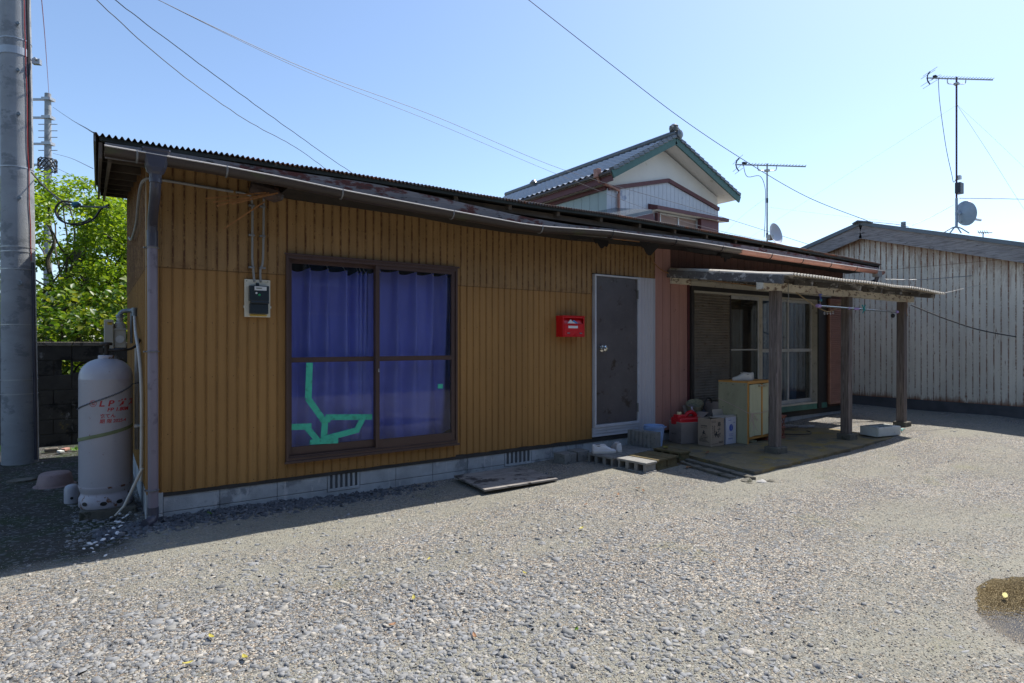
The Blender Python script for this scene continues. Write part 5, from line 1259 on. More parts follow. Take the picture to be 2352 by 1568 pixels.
st = thing('pink_string', 'pink string tied round the cabinet with a drooping bow', 'string', (6.55, -.83, .5), R_(4))
def cl(x, y, z): return Matrix.Translation((6.80, -.61, SZ)) @ Matrix.Rotation(R_(4), 4, 'Z') @ Vector((x, y, z))
MB().tube(spline([cl(-W2 - .004, D2, .56), cl(-W2 - .005, -.05, .47), cl(-W2 - .005, -D2 - .01, .405), cl(-W2 + .03, -D2 - .034, .395), cl(-.1, -D2 - .036, .385), cl(.1, -D2 - .036, .395), cl(W2, -D2 - .02, .42)], 6), .003, 5).build('loop', M['string'], st)
for pts in ([(-.27, .39), (-.31, .35), (-.34, .30), (-.30, .31), (-.27, .39)], [(-.27, .39), (-.20, .35), (-.14, .30), (-.19, .31), (-.27, .39)], [(-.27, .39), (-.25, .32), (-.24, .26), (-.20, .20), (-.16, .165)], [(-.27, .39), (-.27, .30), (-.25, .24), (-.27, .18), (-.28, .175)]):
    MB().tube(spline([cl(a, -D2 - .045 - .004 * i, b) for i, (a, b) in enumerate(pts)], 5), .0028, 5).build('string_end', M['string'], st)
# ---- crate
def crate(label, loc, rz, sx, sy, h, mat):
    t = thing('plastic_crate', label, 'crate', loc, rz); mb = MB()
    for z in (0, h * .45, h - .03): mb.box(-sx / 2, sx / 2, -sy / 2, -sy / 2 + .012, z, z + .03); mb.box(-sx / 2, sx / 2, sy / 2 - .012, sy / 2, z, z + .03); mb.box(-sx / 2, -sx / 2 + .012, -sy / 2 + .012, sy / 2 - .012, z + .001, z + .029); mb.box(sx / 2 - .012, sx / 2, -sy / 2 + .012, sy / 2 - .012, z + .001, z + .029)
    mb.box(-sx / 2 - .012, sx / 2 + .012, -sy / 2 - .012, sy / 2 + .012, h - .004, h + .014); mb.build('rim', mat, t, local=True, bevel=.002, seg=1)
    mb = MB(); n = 7
    for sgn in (-1, 1):
        for lv in ((.03, h * .45), (h * .45 + .03, h - .03)):
            for k in range(n):
                for d in (0, 1):
                    a = -sx / 2 + sx * (k + d) / n; b = -sx / 2 + sx * (k + 1 - d) / n; mb.bar((a, sgn * (sy / 2 - .006), lv[0]), (b, sgn * (sy / 2 - .006), lv[1]), .006, .006)
                    a = -sy / 2 + sy * (k + d) / n; b = -sy / 2 + sy * (k + 1 - d) / n; mb.bar((sgn * (sx / 2 - .006), a, lv[0]), (sgn * (sx / 2 - .006), b, lv[1]), .006, .006)
    mb.build('lattice', mat, t, local=True); MB().box(-sx / 2 + .01, sx / 2 - .01, -sy / 2 + .01, sy / 2 - .01, .004, .010).build('bottom', mat, t, local=True)
crate('reddish brown lattice crate half hidden behind the nearest canopy post', (7.17, -.70, .11), R_(3), .38, .30, .30, M['cratebrown'])
# ---- foam box
fb = thing('foam_box', 'shallow white foam planter box by the far canopy posts', 'planter box', (8.60, -1.50, .13), R_(-10))
mb = MB(); sx, sy, h, th = .235, .135, .125, .028
mb.box(-sx, sx, -sy, -sy + th, 0, h); mb.box(-sx, sx, sy - th, sy, 0, h); mb.box(-sx, -sx + th, -sy + th, sy - th, 0, h); mb.box(sx - th, sx, -sy + th, sy - th, 0, h); mb.box(-sx + th, sx - th, -sy + th, sy - th, .0, .02)
mb.build('shell', M['foam'], fb, local=True, bevel=.010, seg=2); MB().grid(8, 6, lambda u, v: ((-sx + th) + u * 2 * (sx - th), (-sy + th) + v * 2 * (sy - th), .085 + .012 * noise.noise(Vector((u * 5, v * 5, 0))))).build('soil', M['soil'], fb, local=True)
# green rope beside it, cable and wood on the slab
cord([(8.95, -1.52, .16), (9.05, -1.46, .17), (9.14, -1.54, .17), (9.02, -1.60, .165), (9.10, -1.50, .17), (9.22, -1.56, .165), (9.18, -1.44, .17)], .005, M['pegteal'], 'tangle of green cord beside the white foam box', 'cord_tangle')
cord([(7.50, -.62, .13), (7.65, -.80, .13), (7.85, -.90, .13), (8.05, -.82, .13), (8.12, -.72, .13)], .007, M['cable'], 'loose black cable curling over the mossy slab')
dw = tag(MB().tube(spline([(7.95, -.30, .15), (8.15, -.42, .165), (8.30, -.50, .15), (8.5, -.62, .15)], 5), [.02] * 16, 7).build('driftwood', M['greywood'], base=(8.1, -.4, .13)), 'grey weathered branch lying on the slab before the sliding door', 'branch')
cord([(7.75, -.32, .14), (7.95, -.42, .15), (8.15, -.46, .15), (8.35, -.52, .15)], .013, M['brownpost'], 'thin brown stick lying beside the grey branch on the slab', 'stick', 'stick')

# ================================================================ LEFT OF THE HOUSE
tk = thing('gas_cylinder', 'tall pale grey gas cylinder with red lettering chained to the house corner', 'gas cylinder', (-.275, .52, .045))
TC = (-.262, .52); TR = .186; tz = .085
mb = MB()
prof = [(TR * .93, tz + .12), (TR * .985, tz + .145), (TR, tz + .17), (TR, tz + 1.02), (TR * 1.006, tz + 1.024), (TR * 1.006, tz + 1.034), (TR, tz + 1.038)]
for k in range(1, 9):
    a = k / 9 * math.pi / 2; prof.append((TR * math.cos(a) ** .8 if k < 9 else 0, tz + 1.04 + .155 * math.sin(a)))
prof.append((.05, tz + 1.197))
mb.lathe(prof, (*TC, 0), 48); mb.build('shell', M['tank'], tk, smooth=True)
mb = MB(); mb.lathe([(TR * .96, tz), (TR * 1.0, tz + .01), (TR * 1.0, tz + .075), (TR * .93, tz + .10), (TR * .90, tz + .13), (TR * .97, tz + .15), (TR * 1.012, tz + .165), (TR * 1.004, tz + .175), (TR * .94, tz + .176), (TR * .92, tz + .09), (TR * .94, tz)], (*TC, 0), 48)
skirt = mb.build('foot_ring', M['tankrust'], tk, smooth=True)
for ang in (-96, -62, -140, 100):
    a = R_(ang); p = Vector((TC[0] + TR * 1.003 * math.cos(a), TC[1] + TR * 1.003 * math.sin(a), tz + .045)); n_ = Vector((math.cos(a), math.sin(a), 0)); q = Vector((-n_.y, n_.x, 0))
    MB().prism([(.024 * math.cos(t), .016 * math.sin(t)) for t in [2 * math.pi * k / 16 for k in range(16)]], 0, .003, lambda u, v, w_: tuple(p + q * u + Vector((0, 0, v)) + n_ * (w_ - .001))).build('vent_hole', M['blackrub'], skirt)
MB().lathe([(.056, tz + 1.185), (.056, tz + 1.215), (.050, tz + 1.22), (.03, tz + 1.22)], (*TC, 0), 24).build('neck_ring', M['tankrust'], tk, smooth=True)
mb = MB(); mb.tube([(TC[0], TC[1], tz + 1.21), (TC[0], TC[1], tz + 1.30)], .022, 12); mb.lathe([(.040, tz + 1.30), (.044, tz + 1.306), (.044, tz + 1.318), (.036, tz + 1.326)], (*TC, 0), 12); mb.box(TC[0] - .05, TC[0] - .02, TC[1] - .02, TC[1] + .02, tz + 1.24, tz + 1.28)
mb.tube([(TC[0], TC[1], tz + 1.262), (TC[0] + .07, TC[1] - .02, tz + 1.262), (TC[0] + .12, TC[1] - .01, tz + 1.265)], .013, 10)
mb.build('valve', M['blackalu'], tk, smooth=True)
MB().tube(spline([(TC[0] + .11, TC[1] - .01, tz + 1.265), (TC[0] + .17, TC[1] + .03, tz + 1.27), (TC[0] + .22, TC[1] + .08, tz + 1.31), (TC[0] + .24, TC[1] + .16, tz + 1.34), (TC[0] + .235, TC[1] + .4, tz + 1.36)], 6), .010, 8).build('rubber_hose', M['blackrub'], tk, smooth=True)
va = math.atan2(CAM.y - TC[1], CAM.x - TC[0])
def tanktext(body, dx, z, size, bold=0, shear=.12, sx=1):
    text(body, size, M['redtext'], 'red_lettering', tk, (0, 0, z), (1, 0, 0), (0, 0, 1), wrap=(TC, TR + .0004, va + dx / TR), bold=bold, shear=shear, sx=sx, depth=.0008)
tanktext('L P ガ ス', -.050, 1.41 - (932 - 786) / F_PX * 4.78, .064, .0016, .18, 1.2)
tanktext('FP 1.80M', .005, 1.41 - (944 - 786) / F_PX * 4.78, .040, .0010, .18, 1.1)
tanktext('充てん', -.045, 1.41 - (958 - 786) / F_PX * 4.78, .036, .0005); tanktext('期 限', -.045, 1.41 - (970 - 786) / F_PX * 4.78, .036, .0005); tanktext('2025-4', .044, 1.41 - (970 - 786) / F_PX * 4.78, .036, .0005)
zc = 1.41 - (925 - 786) / F_PX * 4.78
tanktext('燃', -.107, zc - .011, .034, .0004, 0)
mb = MB(); n = 28; r_ = .026
for k in range(n + 1):
    t_ = 2 * math.pi * k / n
    for rr in (r_, r_ - .0035):
        a = va + (-.090 + rr * math.cos(t_)) / TR; mb.v.append((TC[0] + (TR + .0012) * math.cos(a), TC[1] + (TR + .0012) * math.sin(a), zc + rr * math.sin(t_)))
for k in range(n): mb.f.append((2 * k, 2 * k + 1, 2 * k + 3, 2 * k + 2))
mb.build('ring_mark', M['redtext'], tk)
# chain and strap round the cylinder
def around(z_of, r, a0, a1, n): return [(TC[0] + r * math.cos(a0 + (a1 - a0) * k / n), TC[1] + r * math.sin(a0 + (a1 - a0) * k / n), z_of(k / n)) for k in range(n + 1)]
chn = thing('steel_chain', 'thin steel chain looped round the shoulder of the grey gas cylinder', 'chain', (TC[0], TC[1], .9))
pth = spline(around(lambda t: .865 + .20 * t ** 1.2 + tz * 0, TR + .004, va - 1.75, va + 1.25, 20) + [(-.02, .50, 1.075)], 3); mb = MB()
L_ = 0; nl = 58; tot = [0]
for a, b in zip(pth, pth[1:]): tot.append(tot[-1] + (Vector(b) - Vector(a)).length)
def along(s_):
    for i in range(len(tot) - 1):
        if s_ <= tot[i + 1]: t_ = (s_ - tot[i]) / max(1e-6, tot[i + 1] - tot[i]); return Vector(pth[i]).lerp(Vector(pth[i + 1]), t_)
    return Vector(pth[-1])
def link(mb, a, b, flat, ww=.0055, r=.0020):
    d = (b - a).normalized(); n_ = Vector((a.x - TC[0], a.y - TC[1], 0)).normalized(); s_ = d.cross(n_).normalized() if flat else n_
    m_ = (a + b) / 2; h = (b - a).length / 2 + .002
    mb.tube([tuple(m_ + d * h * math.cos(t) + s_ * ww * math.sin(t)) for t in [2 * math.pi * k / 8 for k in range(9)]], r, 4, False)
for k in range(nl): link(mb, along(tot[-1] * k / nl), along(tot[-1] * (k + 1) / nl), k % 2)
for k in range(7): link(mb, Vector((-.03, .42, 1.06 - .022 * k)), Vector((-.03, .42, 1.04 - .022 * k)), k % 2)
mb.build('links', M['chain'], chn)
stp = thing('lashing_strap', 'olive strap wrapped round the lower half of the grey gas cylinder', 'strap', (TC[0], TC[1], .6))
mb = MB(); pp = around(lambda t: .615 + .115 * t, TR + .002, va - 1.8, va + 1.3, 30)
for i, p in enumerate(pp):
    n_ = Vector((p[0] - TC[0], p[1] - TC[1], 0)).normalized() * .002
    mb.v += [(p[0], p[1], p[2] - .014), (p[0] + n_.x, p[1] + n_.y, p[2] - .013), (p[0] + n_.x, p[1] + n_.y, p[2] + .013), (p[0], p[1], p[2] + .014)]
for i in range(len(pp) - 1):
    for k in range(3): mb.f.append((4 * i + k, 4 * i + 4 + k, 4 * i + 5 + k, 4 * i + 1 + k))
mb.build('webbing', M['greenband'], stp); MB().box(-.075, -.035, .36, .375, .715, .74).bar((-.055, .36, .73), (-.01, .30, .735), .014, .006).build('buckle', M['steelband'], stp)
tag(MB().prism([(-.44, .35), (-.06, .33), (-.06, .74), (-.43, .75)], -.05, .084).build('paving_slab', M['curb'], base=(-.27, .52, 0), bevel=.012), 'mossy concrete slab under the tall gas cylinder', 'paving slab')
sc_ = thing('small_cylinder', 'little grey cylinder with a hole in its side behind the tall gas cylinder', 'cylinder', (-.505, 1.08, .0))
MB().lathe([(.056, .0), (.056, .13), (.048, .155), (.03, .168), (.012, .172)], (-.505, 1.08, 0), 24).build('body', M['tank'], sc_, smooth=True)
a = math.atan2(CAM.y - 1.08, CAM.x + .505); p0 = Vector((-.505 + .0565 * math.cos(a), 1.08 + .0565 * math.sin(a), .06)); n_ = Vector((math.cos(a), math.sin(a), 0)); q = Vector((-n_.y, n_.x, 0))
MB().prism([(.012 * math.cos(t), .012 * math.sin(t)) for t in [2 * math.pi * k / 12 for k in range(12)]], 0, .002, lambda u, v, w_: tuple(p0 + q * u + Vector((0, 0, v)) + n_ * (w_ - .0005))).build('side_hole', M['blackrub'], sc_)
bs = thing('upturned_basin', 'dusty pinkish basin lying upside down on the dark soil', 'basin', (-.66, 1.95, .0))
MB().lathe([(.165, .0), (.165, .012), (.150, .014), (.128, .115), (.112, .128), (.02, .130)], (-.66, 1.95, .01), 30).build('bowl', M['pinkbasin'], bs, smooth=True)
MB().lathe([(.168, .0), (.174, .004), (.174, .010), (.165, .014)], (-.66, 1.95, .006), 30).build('rim', M['pinkbasin'], bs, smooth=True)
o = tag(MB().prism([(-.95 + .12 * math.cos(a), 2.35 + .09 * math.sin(a)) for a in [2 * math.pi * k / 14 for k in range(14)]], .012, .030).build('round_lid', M['tealdim'] if 'tealdim' in M else M['curb'], base=(-.95, 2.35, .01)), 'flat dull disc lying on the soil behind the upturned basin', 'lid')
# gas meter on the side wall
gm = thing('gas_meter', 'cream gas meter with grey pipes on the side wall above the gas cylinder', 'gas meter', (-.02, 1.30, 1.36))
GMX, GMY = -.17, 1.42
def gb(x0, x1, z0, z1, y0=-.06, y1=.06): return (GMX + x0, GMX + x1, GMY + y0, GMY + y1, z0, z1)
MB().box(*gb(-.10, -.025, 1.345, 1.625, -.08, .05)).build('display_case', M['meteriron'], gm, bevel=.008)
MB().box(*gb(-.022, .075, 1.36, 1.53, -.06, .06)).build('measuring_case', M['meteriron'], gm, bevel=.008)
MB().box(*gb(-.035, .082, 1.528, 1.542, -.068, .068)).build('flange', M['meteriron'], gm, bevel=.002, seg=1)
mb = MB(); mb.lathe([(.052, 1.542), (.050, 1.575), (.034, 1.60), (.026, 1.605), (.026, 1.65)], (GMX + .025, GMY, 0), 20); mb.build('dome', M['meteriron'], gm, smooth=True)
MB().cyl((GMX + .025, GMY - .062, 1.44), (GMX + .025, GMY - .068, 1.44), .036, 20).build('counter_window', M['meterlabel'], gm)
MB().box(*gb(-.075, -.035, 1.575, 1.60, -.083, -.0805)).build('yellow_label', M['yellow'], gm); MB().box(*gb(-.066, -.042, 1.590, 1.597, -.0845, -.0832)).build('label_print', M['blackrub'], gm)
mb = MB(); mb.tube(spline([(GMX + .025, GMY, 1.63), (GMX + .028, GMY, 1.68), (GMX + .06, GMY - .01, 1.71), (GMX + .12, GMY - .04, 1.715), (-.03, GMY - .10, 1.715)], 5), .020, 12); mb.lathe([(.030, 1.645), (.032, 1.65), (.032, 1.67), (.028, 1.675)], (GMX + .025, GMY, 0), 8); mb.tube([(-.03, GMY - .10, 1.74), (-.03, GMY - .10, 1.66)], .024, 12); mb.tube([(-.05, GMY - .02, 1.70), (-.052, GMY - .02, 1.60), (-.052, GMY - .02, 1.40)], .012, 10)
mb.build('pipework', M['iron'], gm, smooth=True)
hs = thing('cream_hose', 'long cream hose running down the side wall from the gas meter pipes', 'hose', (-.04, .3, .1))
MB().tube(spline([(-.03, GMY - .10, 1.66), (-.035, 1.15, 1.60), (-.045, .75, 1.48), (-.042, .45, 1.36), (-.035, .30, 1.20), (-.030, .24, 1.0), (-.030, .22, .7), (-.032, .22, .45), (-.034, .22, .30)], 6), .013, 10).build('hose', M['pvcwhite'], hs, smooth=True)
MB().tube([(-.045, .60, 1.36), (-.045, .60, 1.0), (-.045, .60, .5)], .016, 10).build('riser', M['pvcwhite'], hs, smooth=True)
sp = tag(MB().tube([(-.03, .12, .42), (-.15, .16, .13), (-.21, .18, .06)], [.012, .011, .007], 10).build('leaning_pipe', M['pvcwhite'], base=(-.2, .17, .05), smooth=True), 'short pale pipe leaning between the gas cylinder foot and the house corner', 'pipe')

# ---- block wall behind
bw = thing('block_wall', 'black stained concrete block wall with weathered coping behind the gas cylinder', 'wall', (-1, 4.9, 0))
WY = 4.78
mb = MB(); x = -7.0; OP = (-.35, .05)
for r in range(7):
    z0 = -.03 + .20 * r; x = -7.0 + (.2 if r % 2 else 0); 
    while x < .60:
        x1_ = x + .39
        if r == 5 and x1_ > OP[0] - .1 and x < OP[1]: x += .40; continue
        mb.box(x, x1_, WY, WY + .12, z0, z0 + .193); x += .40
mb.build('blocks', M['blockwall'], bw, bevel=.004, seg=1)
mb = MB()
for r in range(7): mb.box(-7, .6, WY + .008, WY + .11, -.03 + .2 * r + .1931, .17 + .2 * r - .0001)
x = -7.0
MB().box(-7, -.72, WY + .01, WY + .11, -.03, 1.36).box(.36, .6, WY + .01, WY + .11, -.03, 1.36).box(-.72, .36, WY + .01, WY + .11, -.03, .965).box(-.72, .36, WY + .01, WY + .11, 1.165, 1.36).build('mortar', M['blockwall'], bw)
# openwork block
ox = -.70
mb = MB()
for ox in (-.62, -.22):
    rect_frame(mb, ox, ox + .395, .965, 1.165, WY + .005, WY + .115, .028, .028, .024, .024)
    for rr in (.155, .085): mb.tube([(ox + .1975 + rr * math.cos(t), WY + .06, .985 + rr * .95 * math.sin(t)) for t in [math.pi * k / 14 for k in range(15)]], .014, 6)
mb.build('openwork_block', M['blockwall'], bw)
mb = MB(); x = -7.0; random.seed(2)
while x < .55: mb.box(x, x + .395, WY - .012, WY + .135, 1.362, 1.41 + random.uniform(-.004, .006)); x += .40
mb.build('coping', M['coping'], bw, bevel=.008)

# ---- big utility pole
pl = thing('utility_pole', 'thick grey concrete utility pole with cables and steel bands at the left edge', 'utility pole', (-1.03, 3.42, 0))
PX_, PY_ = -1.055, 3.56
prad = lambda z: .174 - z / 160
mb = MB(); mb.lathe([(prad(z) , z) for z in [-.1 + 9.1 * k / 40 for k in range(41)]], (PX_, PY_, 0), 40); mb.build('shaft', M['pole'], pl, smooth=True)
pa = math.atan2(CAM.y - PY_, CAM.x - PX_)   # direction towards the yard
zat = lambda py: 1.41 + (786 - py) / F_PX * 6.85
for py, h, rr in ((86, .014, .004), (114, .085, .006), (382, .013, .004), (566, .012, .004), (577, .012, .004), (617, .012, .004), (745, .012, .003), (872, .012, .003), (905, .012, .003)):
    z = zat(py); r = prad(z) + rr
    MB().lathe([(r - .01, z - h / 2), (r, z - h / 2), (r, z + h / 2), (r - .01, z + h / 2)], (PX_, PY_, 0), 40).build('steel_band', M['steelband'], pl, smooth=False)
a_ = pa + 1.1; z = zat(128)
mb = MB(); q = Vector((math.cos(a_), math.sin(a_), 0)); c_ = Vector((PX_, PY_, z)); mb.bar(c_ + q * .17, c_ + q * .25, .05, .06); mb.tube([c_ + q * .22 + Vector((0, 0, .02)) - FV * .05, c_ + q * .22 + Vector((0, 0, .02)) + FV * .03], .016, 8); mb.build('band_bolt', M['steelband'], pl)
for py in (55, 263, 162, 455, 650):
    z = zat(py); d_ = Vector((math.cos(pa), math.sin(pa), 0)); c_ = Vector((PX_, PY_, z)) + d_ * (prad(z)) + RV * .02
    mb = MB(); mb.tube([c_ - d_ * .02, c_ + d_ * .03], .013, 8); mb.tube([c_ + d_ * .022 + RV * (.02 * math.cos(t)) + Vector((0, 0, .02 * math.sin(t))) for t in [2 * math.pi * k / 12 for k in range(13)]], .005, 5, False); mb.build('step_socket', M['iron'], pl)
def onpole(da, z, ex=.008):
    a = pa + da; return (PX_ + (prad(z) + ex) * math.cos(a), PY_ + (prad(z) + ex) * math.sin(a), z)
random.seed(8)
MB().tube(spline([onpole(.86 + random.uniform(-.03, .03), zat(-160 + 45 * k)) for k in range(13)], 4), .014, 8).build('black_cable', M['cable'], pl, smooth=True)
MB().tube(spline([onpole(.80 + random.uniform(-.03, .03), zat(-160 + 60 * k)) for k in range(10)], 4), .008, 8).build('black_cable', M['cable'], pl, smooth=True)
MB().tube(spline([onpole(.48 + .28 * k / 18 + random.uniform(-.03, .03), zat(-160 + 42 * k)) for k in range(19)], 4), .005, 6).build('red_wire', M['redwire'], pl, smooth=True)
MB().tube([onpole(.90, zat(600), .01), onpole(.90, zat(800), .01), onpole(.88, .05, .01)], .018, 10).build('ground_conduit', M['hopper'], pl, smooth=True)
_ax = Vector((0, 0, 1)).cross(-RV); pl.rotation_mode = 'AXIS_ANGLE'; pl.rotation_axis_angle = (.0105, _ax.x, _ax.y, _ax.z)
# ---- far utility pole
fp = thing('utility_pole', 'distant slim concrete utility pole with crossarms beyond the trees', 'utility pole', (-1.8, 22.4, 0))
fx_, fy_ = -1.8, 22.39; ft = 10.55
MB().lathe([(.15 - .05 * z / 10.55, z) for z in (0, 3, 6, 9, 10.55)], (fx_, fy_, 0), 16).build('shaft', M['pole'], fp, smooth=True)
fz = lambda py: 1.41 + (786 - py) / F_PX * 22
for py, ln in ((228, .9), (270, .9), (330, .7), (378, .7)):
    z = fz(py); c_ = Vector((fx_, fy_, z)); mb = MB(); mb.bar(c_ - RV * ln, c_ + RV * .15, .07, .07); mb.bar(c_ - RV * .15, c_ + RV * .18, .26, .10); mb.build('crossarm', M['steelband'], fp)
for py in (285, 300, 315, 345, 395):
    z = fz(py); c_ = Vector((fx_, fy_, z)); MB().tube([c_ - RV * .35, c_ + RV * .35], .015, 5).build('step_bolt', M['iron'], fp)
mb = MB()
for k in range(5): mb.tube([(fx_ + .28 * math.cos(t + k), fy_ + .28 * math.sin(t + k) - .2, fz(382) + .22 * math.sin(2 * t + k)) for t in [2 * math.pi * i / 14 for i in range(15)]], .022, 5)
mb.build('cable_coil', M['cable'], fp)

# ---- wires overhead
def wire(pts, r, label, mat='cable', cat='wire', kink=0, name='overhead_wire', n=10):
    p3 = spline([P(*p) for p in pts], n)
    if kink:
        rs = random.Random(len(label)); p3 = [p + Vector((0, 0, rs.uniform(-kink, kink))) for p in p3]
    o = MB().tube(p3, r, 5).build(name, M[mat], base=tuple(p3[0]), smooth=True); tag(o, label, cat); return o
wire([(200, -25, 7.0), (222, 0, 7.2), (390, 150, 8.5), (560, 272, 10), (690, 345, 12), (775, 410, 14)], .0060, 'lower of the twin twisted black wires slanting to the left roof', kink=.006)
wire([(240, -25, 7.0), (265, 0, 7.2), (420, 118, 8.5), (600, 250, 10), (740, 350, 12), (850, 425, 14)], .0060, 'upper of the twin twisted black wires slanting to the left roof', kink=.006)
wire([(300, -40, 9), (365, 0, 9), (700, 156, 11), (1000, 267, 13.5), (1290, 388, 16), (1600, 480, 15), (1870, 565, 14.5)], .0055, 'upper grey wire crossing the sky toward the tiled house', 'thinwire')
wire([(300, -42, 9), (365, 0, 9), (700, 162, 11), (1000, 282, 13.5), (1300, 408, 16), (1560, 505, 15), (1800, 562, 14.5)], .0045, 'lower grey wire crossing the sky toward the tiled house', 'thinwire')
wire([(1190, -20, 9), (1215, 0, 9), (1400, 145, 10), (1560, 268, 10.8), (1700, 362, 11.3), (1850, 450, 11.6), (1993, 507, 11.9)], .0060, 'single dark wire sagging down to the peak of the cream metal shed')
wire([(2002, 509, 12), (2060, 515, 12.1), (2087, 521, 12.2)], .006, 'short wire running from the shed peak along its roof', 'cable')
wire([(122, 246, 22), (160, 272, 15), (217, 305, 5.2)], .006, 'dark wire from the distant pole to the near roof corner', kink=.003)
wire([(95, -8, 9), (105, 110, 12), (113, 228, 21)], .006, 'thin purple wire dropping from the sky to the distant pole', 'redwire')
wire([(72, 395, 6.6), (110, 436, 6.6), (152, 466, 6.5), (186, 473, 6.4), (250, 476, 6.2)], .009, 'black service cable looping from the thick pole to the eave')
wire([(185, 470, 6.4), (145, 462, 6.4), (127, 480, 6.4), (140, 506, 6.4), (180, 516, 6.4), (215, 502, 6.35), (232, 480, 6.3), (250, 470, 6.2)], .011, 'coiled black cable slack hanging by the left eave', name='cable_loop', cat='cable')
wire([(185, 474, 6.38), (150, 470, 6.38), (133, 490, 6.38), (152, 512, 6.38), (190, 510, 6.38), (208, 500, 6.35)], .007, 'inner thinner loop of the black cable slack by the left eave', name='cable_loop', cat='cable')
o = MB().lathe([(.01, -.035), (.028, -.03), (.034, 0), (.028, .03), (.012, .04)], P(174, 470, 6.4), 14, mat=Matrix.Rotation(R_(70), 3, 'Y')).build('cable_joint', M['bluecap'], base=tuple(P(174, 470, 6.4)), smooth=True); tag(o, 'teal plastic insulator on the black service cable', 'insulator')
wire([(118, 380, 22), (160, 400, 16), (214, 426, 9.5)], .006, 'faint grey wire from the distant pole behind the left roof edge', 'thinwire')
wire([(122, 352, 22), (160, 362, 16), (214, 387, 9.5)], .006, 'upper faint grey wire from the distant pole to the left roof edge', 'thinwire')
wire([(2092, 700, 9.3), (2180, 735, 9.3), (2270, 762, 9.6), (2400, 783, 10.5)], .0095, 'sagging black cable in front of the cream shed wall')
wire([(2032, 641, 10.6), (2110, 642, 10.5), (2220, 634, 10.5), (2400, 619, 10.8)], .006, 'pale twisted cable running level before the cream shed', 'pvcgrey', kink=.003)
wire([(1940, 640, 10.3), (1985, 660, 10.3), (2040, 670, 10.5)], .008, 'black cable from the eave corner behind the canopy')
wire([(2160, 675, 9.6), (2250, 655, 10.2), (2330, 648, 11)], .003, 'fine pale line from the canopy tip toward the shed wall', 'hook')
wire([(2204, 455, 12.2), (2290, 456, 12.6), (2400, 458, 14)], .007, 'black wire leaving the tall antenna mast to the right', kink=.002)
wire([(2190, 470, 12.2), (2140, 497, 12.1), (2096, 517, 12.0)], .005, 'kinked wire from the tall antenna mast down to the shed ridge cap', kink=.004)

# ================================================================ NEIGHBOUR HOUSE
NY = 8.5
def onYp(px, py, Y):
    d = FV + RV * ((px - CX) / F_PX) + Vector((0, 0, -(py - CY) / F_PX)); t = (Y - CAM.y) / d.y; return CAM + d * t
def onXp(px, py, X_):
    d = FV + RV * ((px - CX) / F_PX) + Vector((0, 0, -(py - CY) / F_PX)); t = (X_ - CAM.x) / d.x; return CAM + d * t
c1 = onYp(1395, 430, NY); c2 = onYp(1648, 455, NY); NX0, NX1 = c1.x, c2.x
ap = onYp(1547, 316, NY - .55); NXR = (NX0 + NX1) / 2 + .02
eL = onYp(1402, 392, NY - .55); eR = onYp(1694, 452, NY - .55)
NZE = eL.z; NZA = ap.z
nh = thing('tiled_house', 'two-storey white and grey house with a tiled gable roof and green bargeboards', 'house', (NXR, NY, 0))
NB = NY + 9.0
zR = c2.z + .35
sl1 = (ap.z - eL.z) / (ap.x - eL.x); sl2 = (ap.z - eR.z) / (eR.x - ap.x)
zroof = lambda x: ap.z - (sl1 * (ap.x - x) if x < ap.x else sl2 * (x - ap.x))
# walls
trim = [onYp(1395, 433, NY), onYp(1532, 415, NY), onYp(1648, 481, NY)]
mb = MB(); mb.add([(NX0, NY, 0), (NX1, NY, 0), (NX1, NY, zroof(NX1) - .16), (ap.x, NY, ap.z - .2), (NX0, NY, zroof(NX0) - .16), (NX0, NB, 0), (NX1, NB, 0), (NX1, NB, zroof(NX1) - .16), (ap.x, NB, ap.z - .2), (NX0, NB, zroof(NX0) - .16)],
                  [(0, 1, 2, 3, 4), (9, 8, 7, 6, 5), (0, 4, 9, 5), (1, 6, 7, 2)])
mb.build('plaster_wall', M['nwall'], nh)
tz_ = lambda x: interp(x, [(trim[0].x, trim[0].z), (trim[1].x, trim[1].z), (trim[2].x, trim[2].z)])
def vboards(a0, a1, zt, fn, pitch, name, mat):
    mb = MB(); x = a0
    while x < a1 - .01:
        b = min(x + pitch - .012, a1)
        vs = [fn(x, .0, 3.0), fn(b, .0, 3.0), fn(b, .0, zt(b)), fn(x, .0, zt(x)), fn(x, .03, 3.0), fn(b, .03, 3.0), fn(b, .03, zt(b)), fn(x, .03, zt(x))]
        mb.add(vs, [(4, 5, 6, 7), (0, 4, 7, 3), (1, 2, 6, 5), (3, 7, 6, 2), (0, 1, 5, 4)]); x += pitch
    mb.build(name, mat, nh)
vboards(NX0 - .03, NX1, lambda x: tz_(x) - .0, lambda x, o_, z: (x, NY - o_, z), .20, 'front_boards', M['nboard'])
MB().box(NX0 - .02, NX1, NY - .012, NY - .002, 3.0, tz_(NX1) - .02).build('board_backing', M['ntrim'], nh)
s1 = onXp(1230, 470, NX0)
vboards(NY, NB, lambda y: trim[0].z - .02, lambda y, o_, z: (NX0 - o_, y, z), .40, 'side_boards', M['nboardside'])
mb = MB()
for a, b in zip(trim, trim[1:]): mb.bar((a.x, NY - .05, a.z), (b.x, NY - .05, b.z), .09, .13)
mb.bar((NX0 - .05, NY, trim[0].z + .02), (NX0 - .05, NB, trim[0].z + .02), .09, .13); mb.build('band_trim', M['ntrim'], nh)
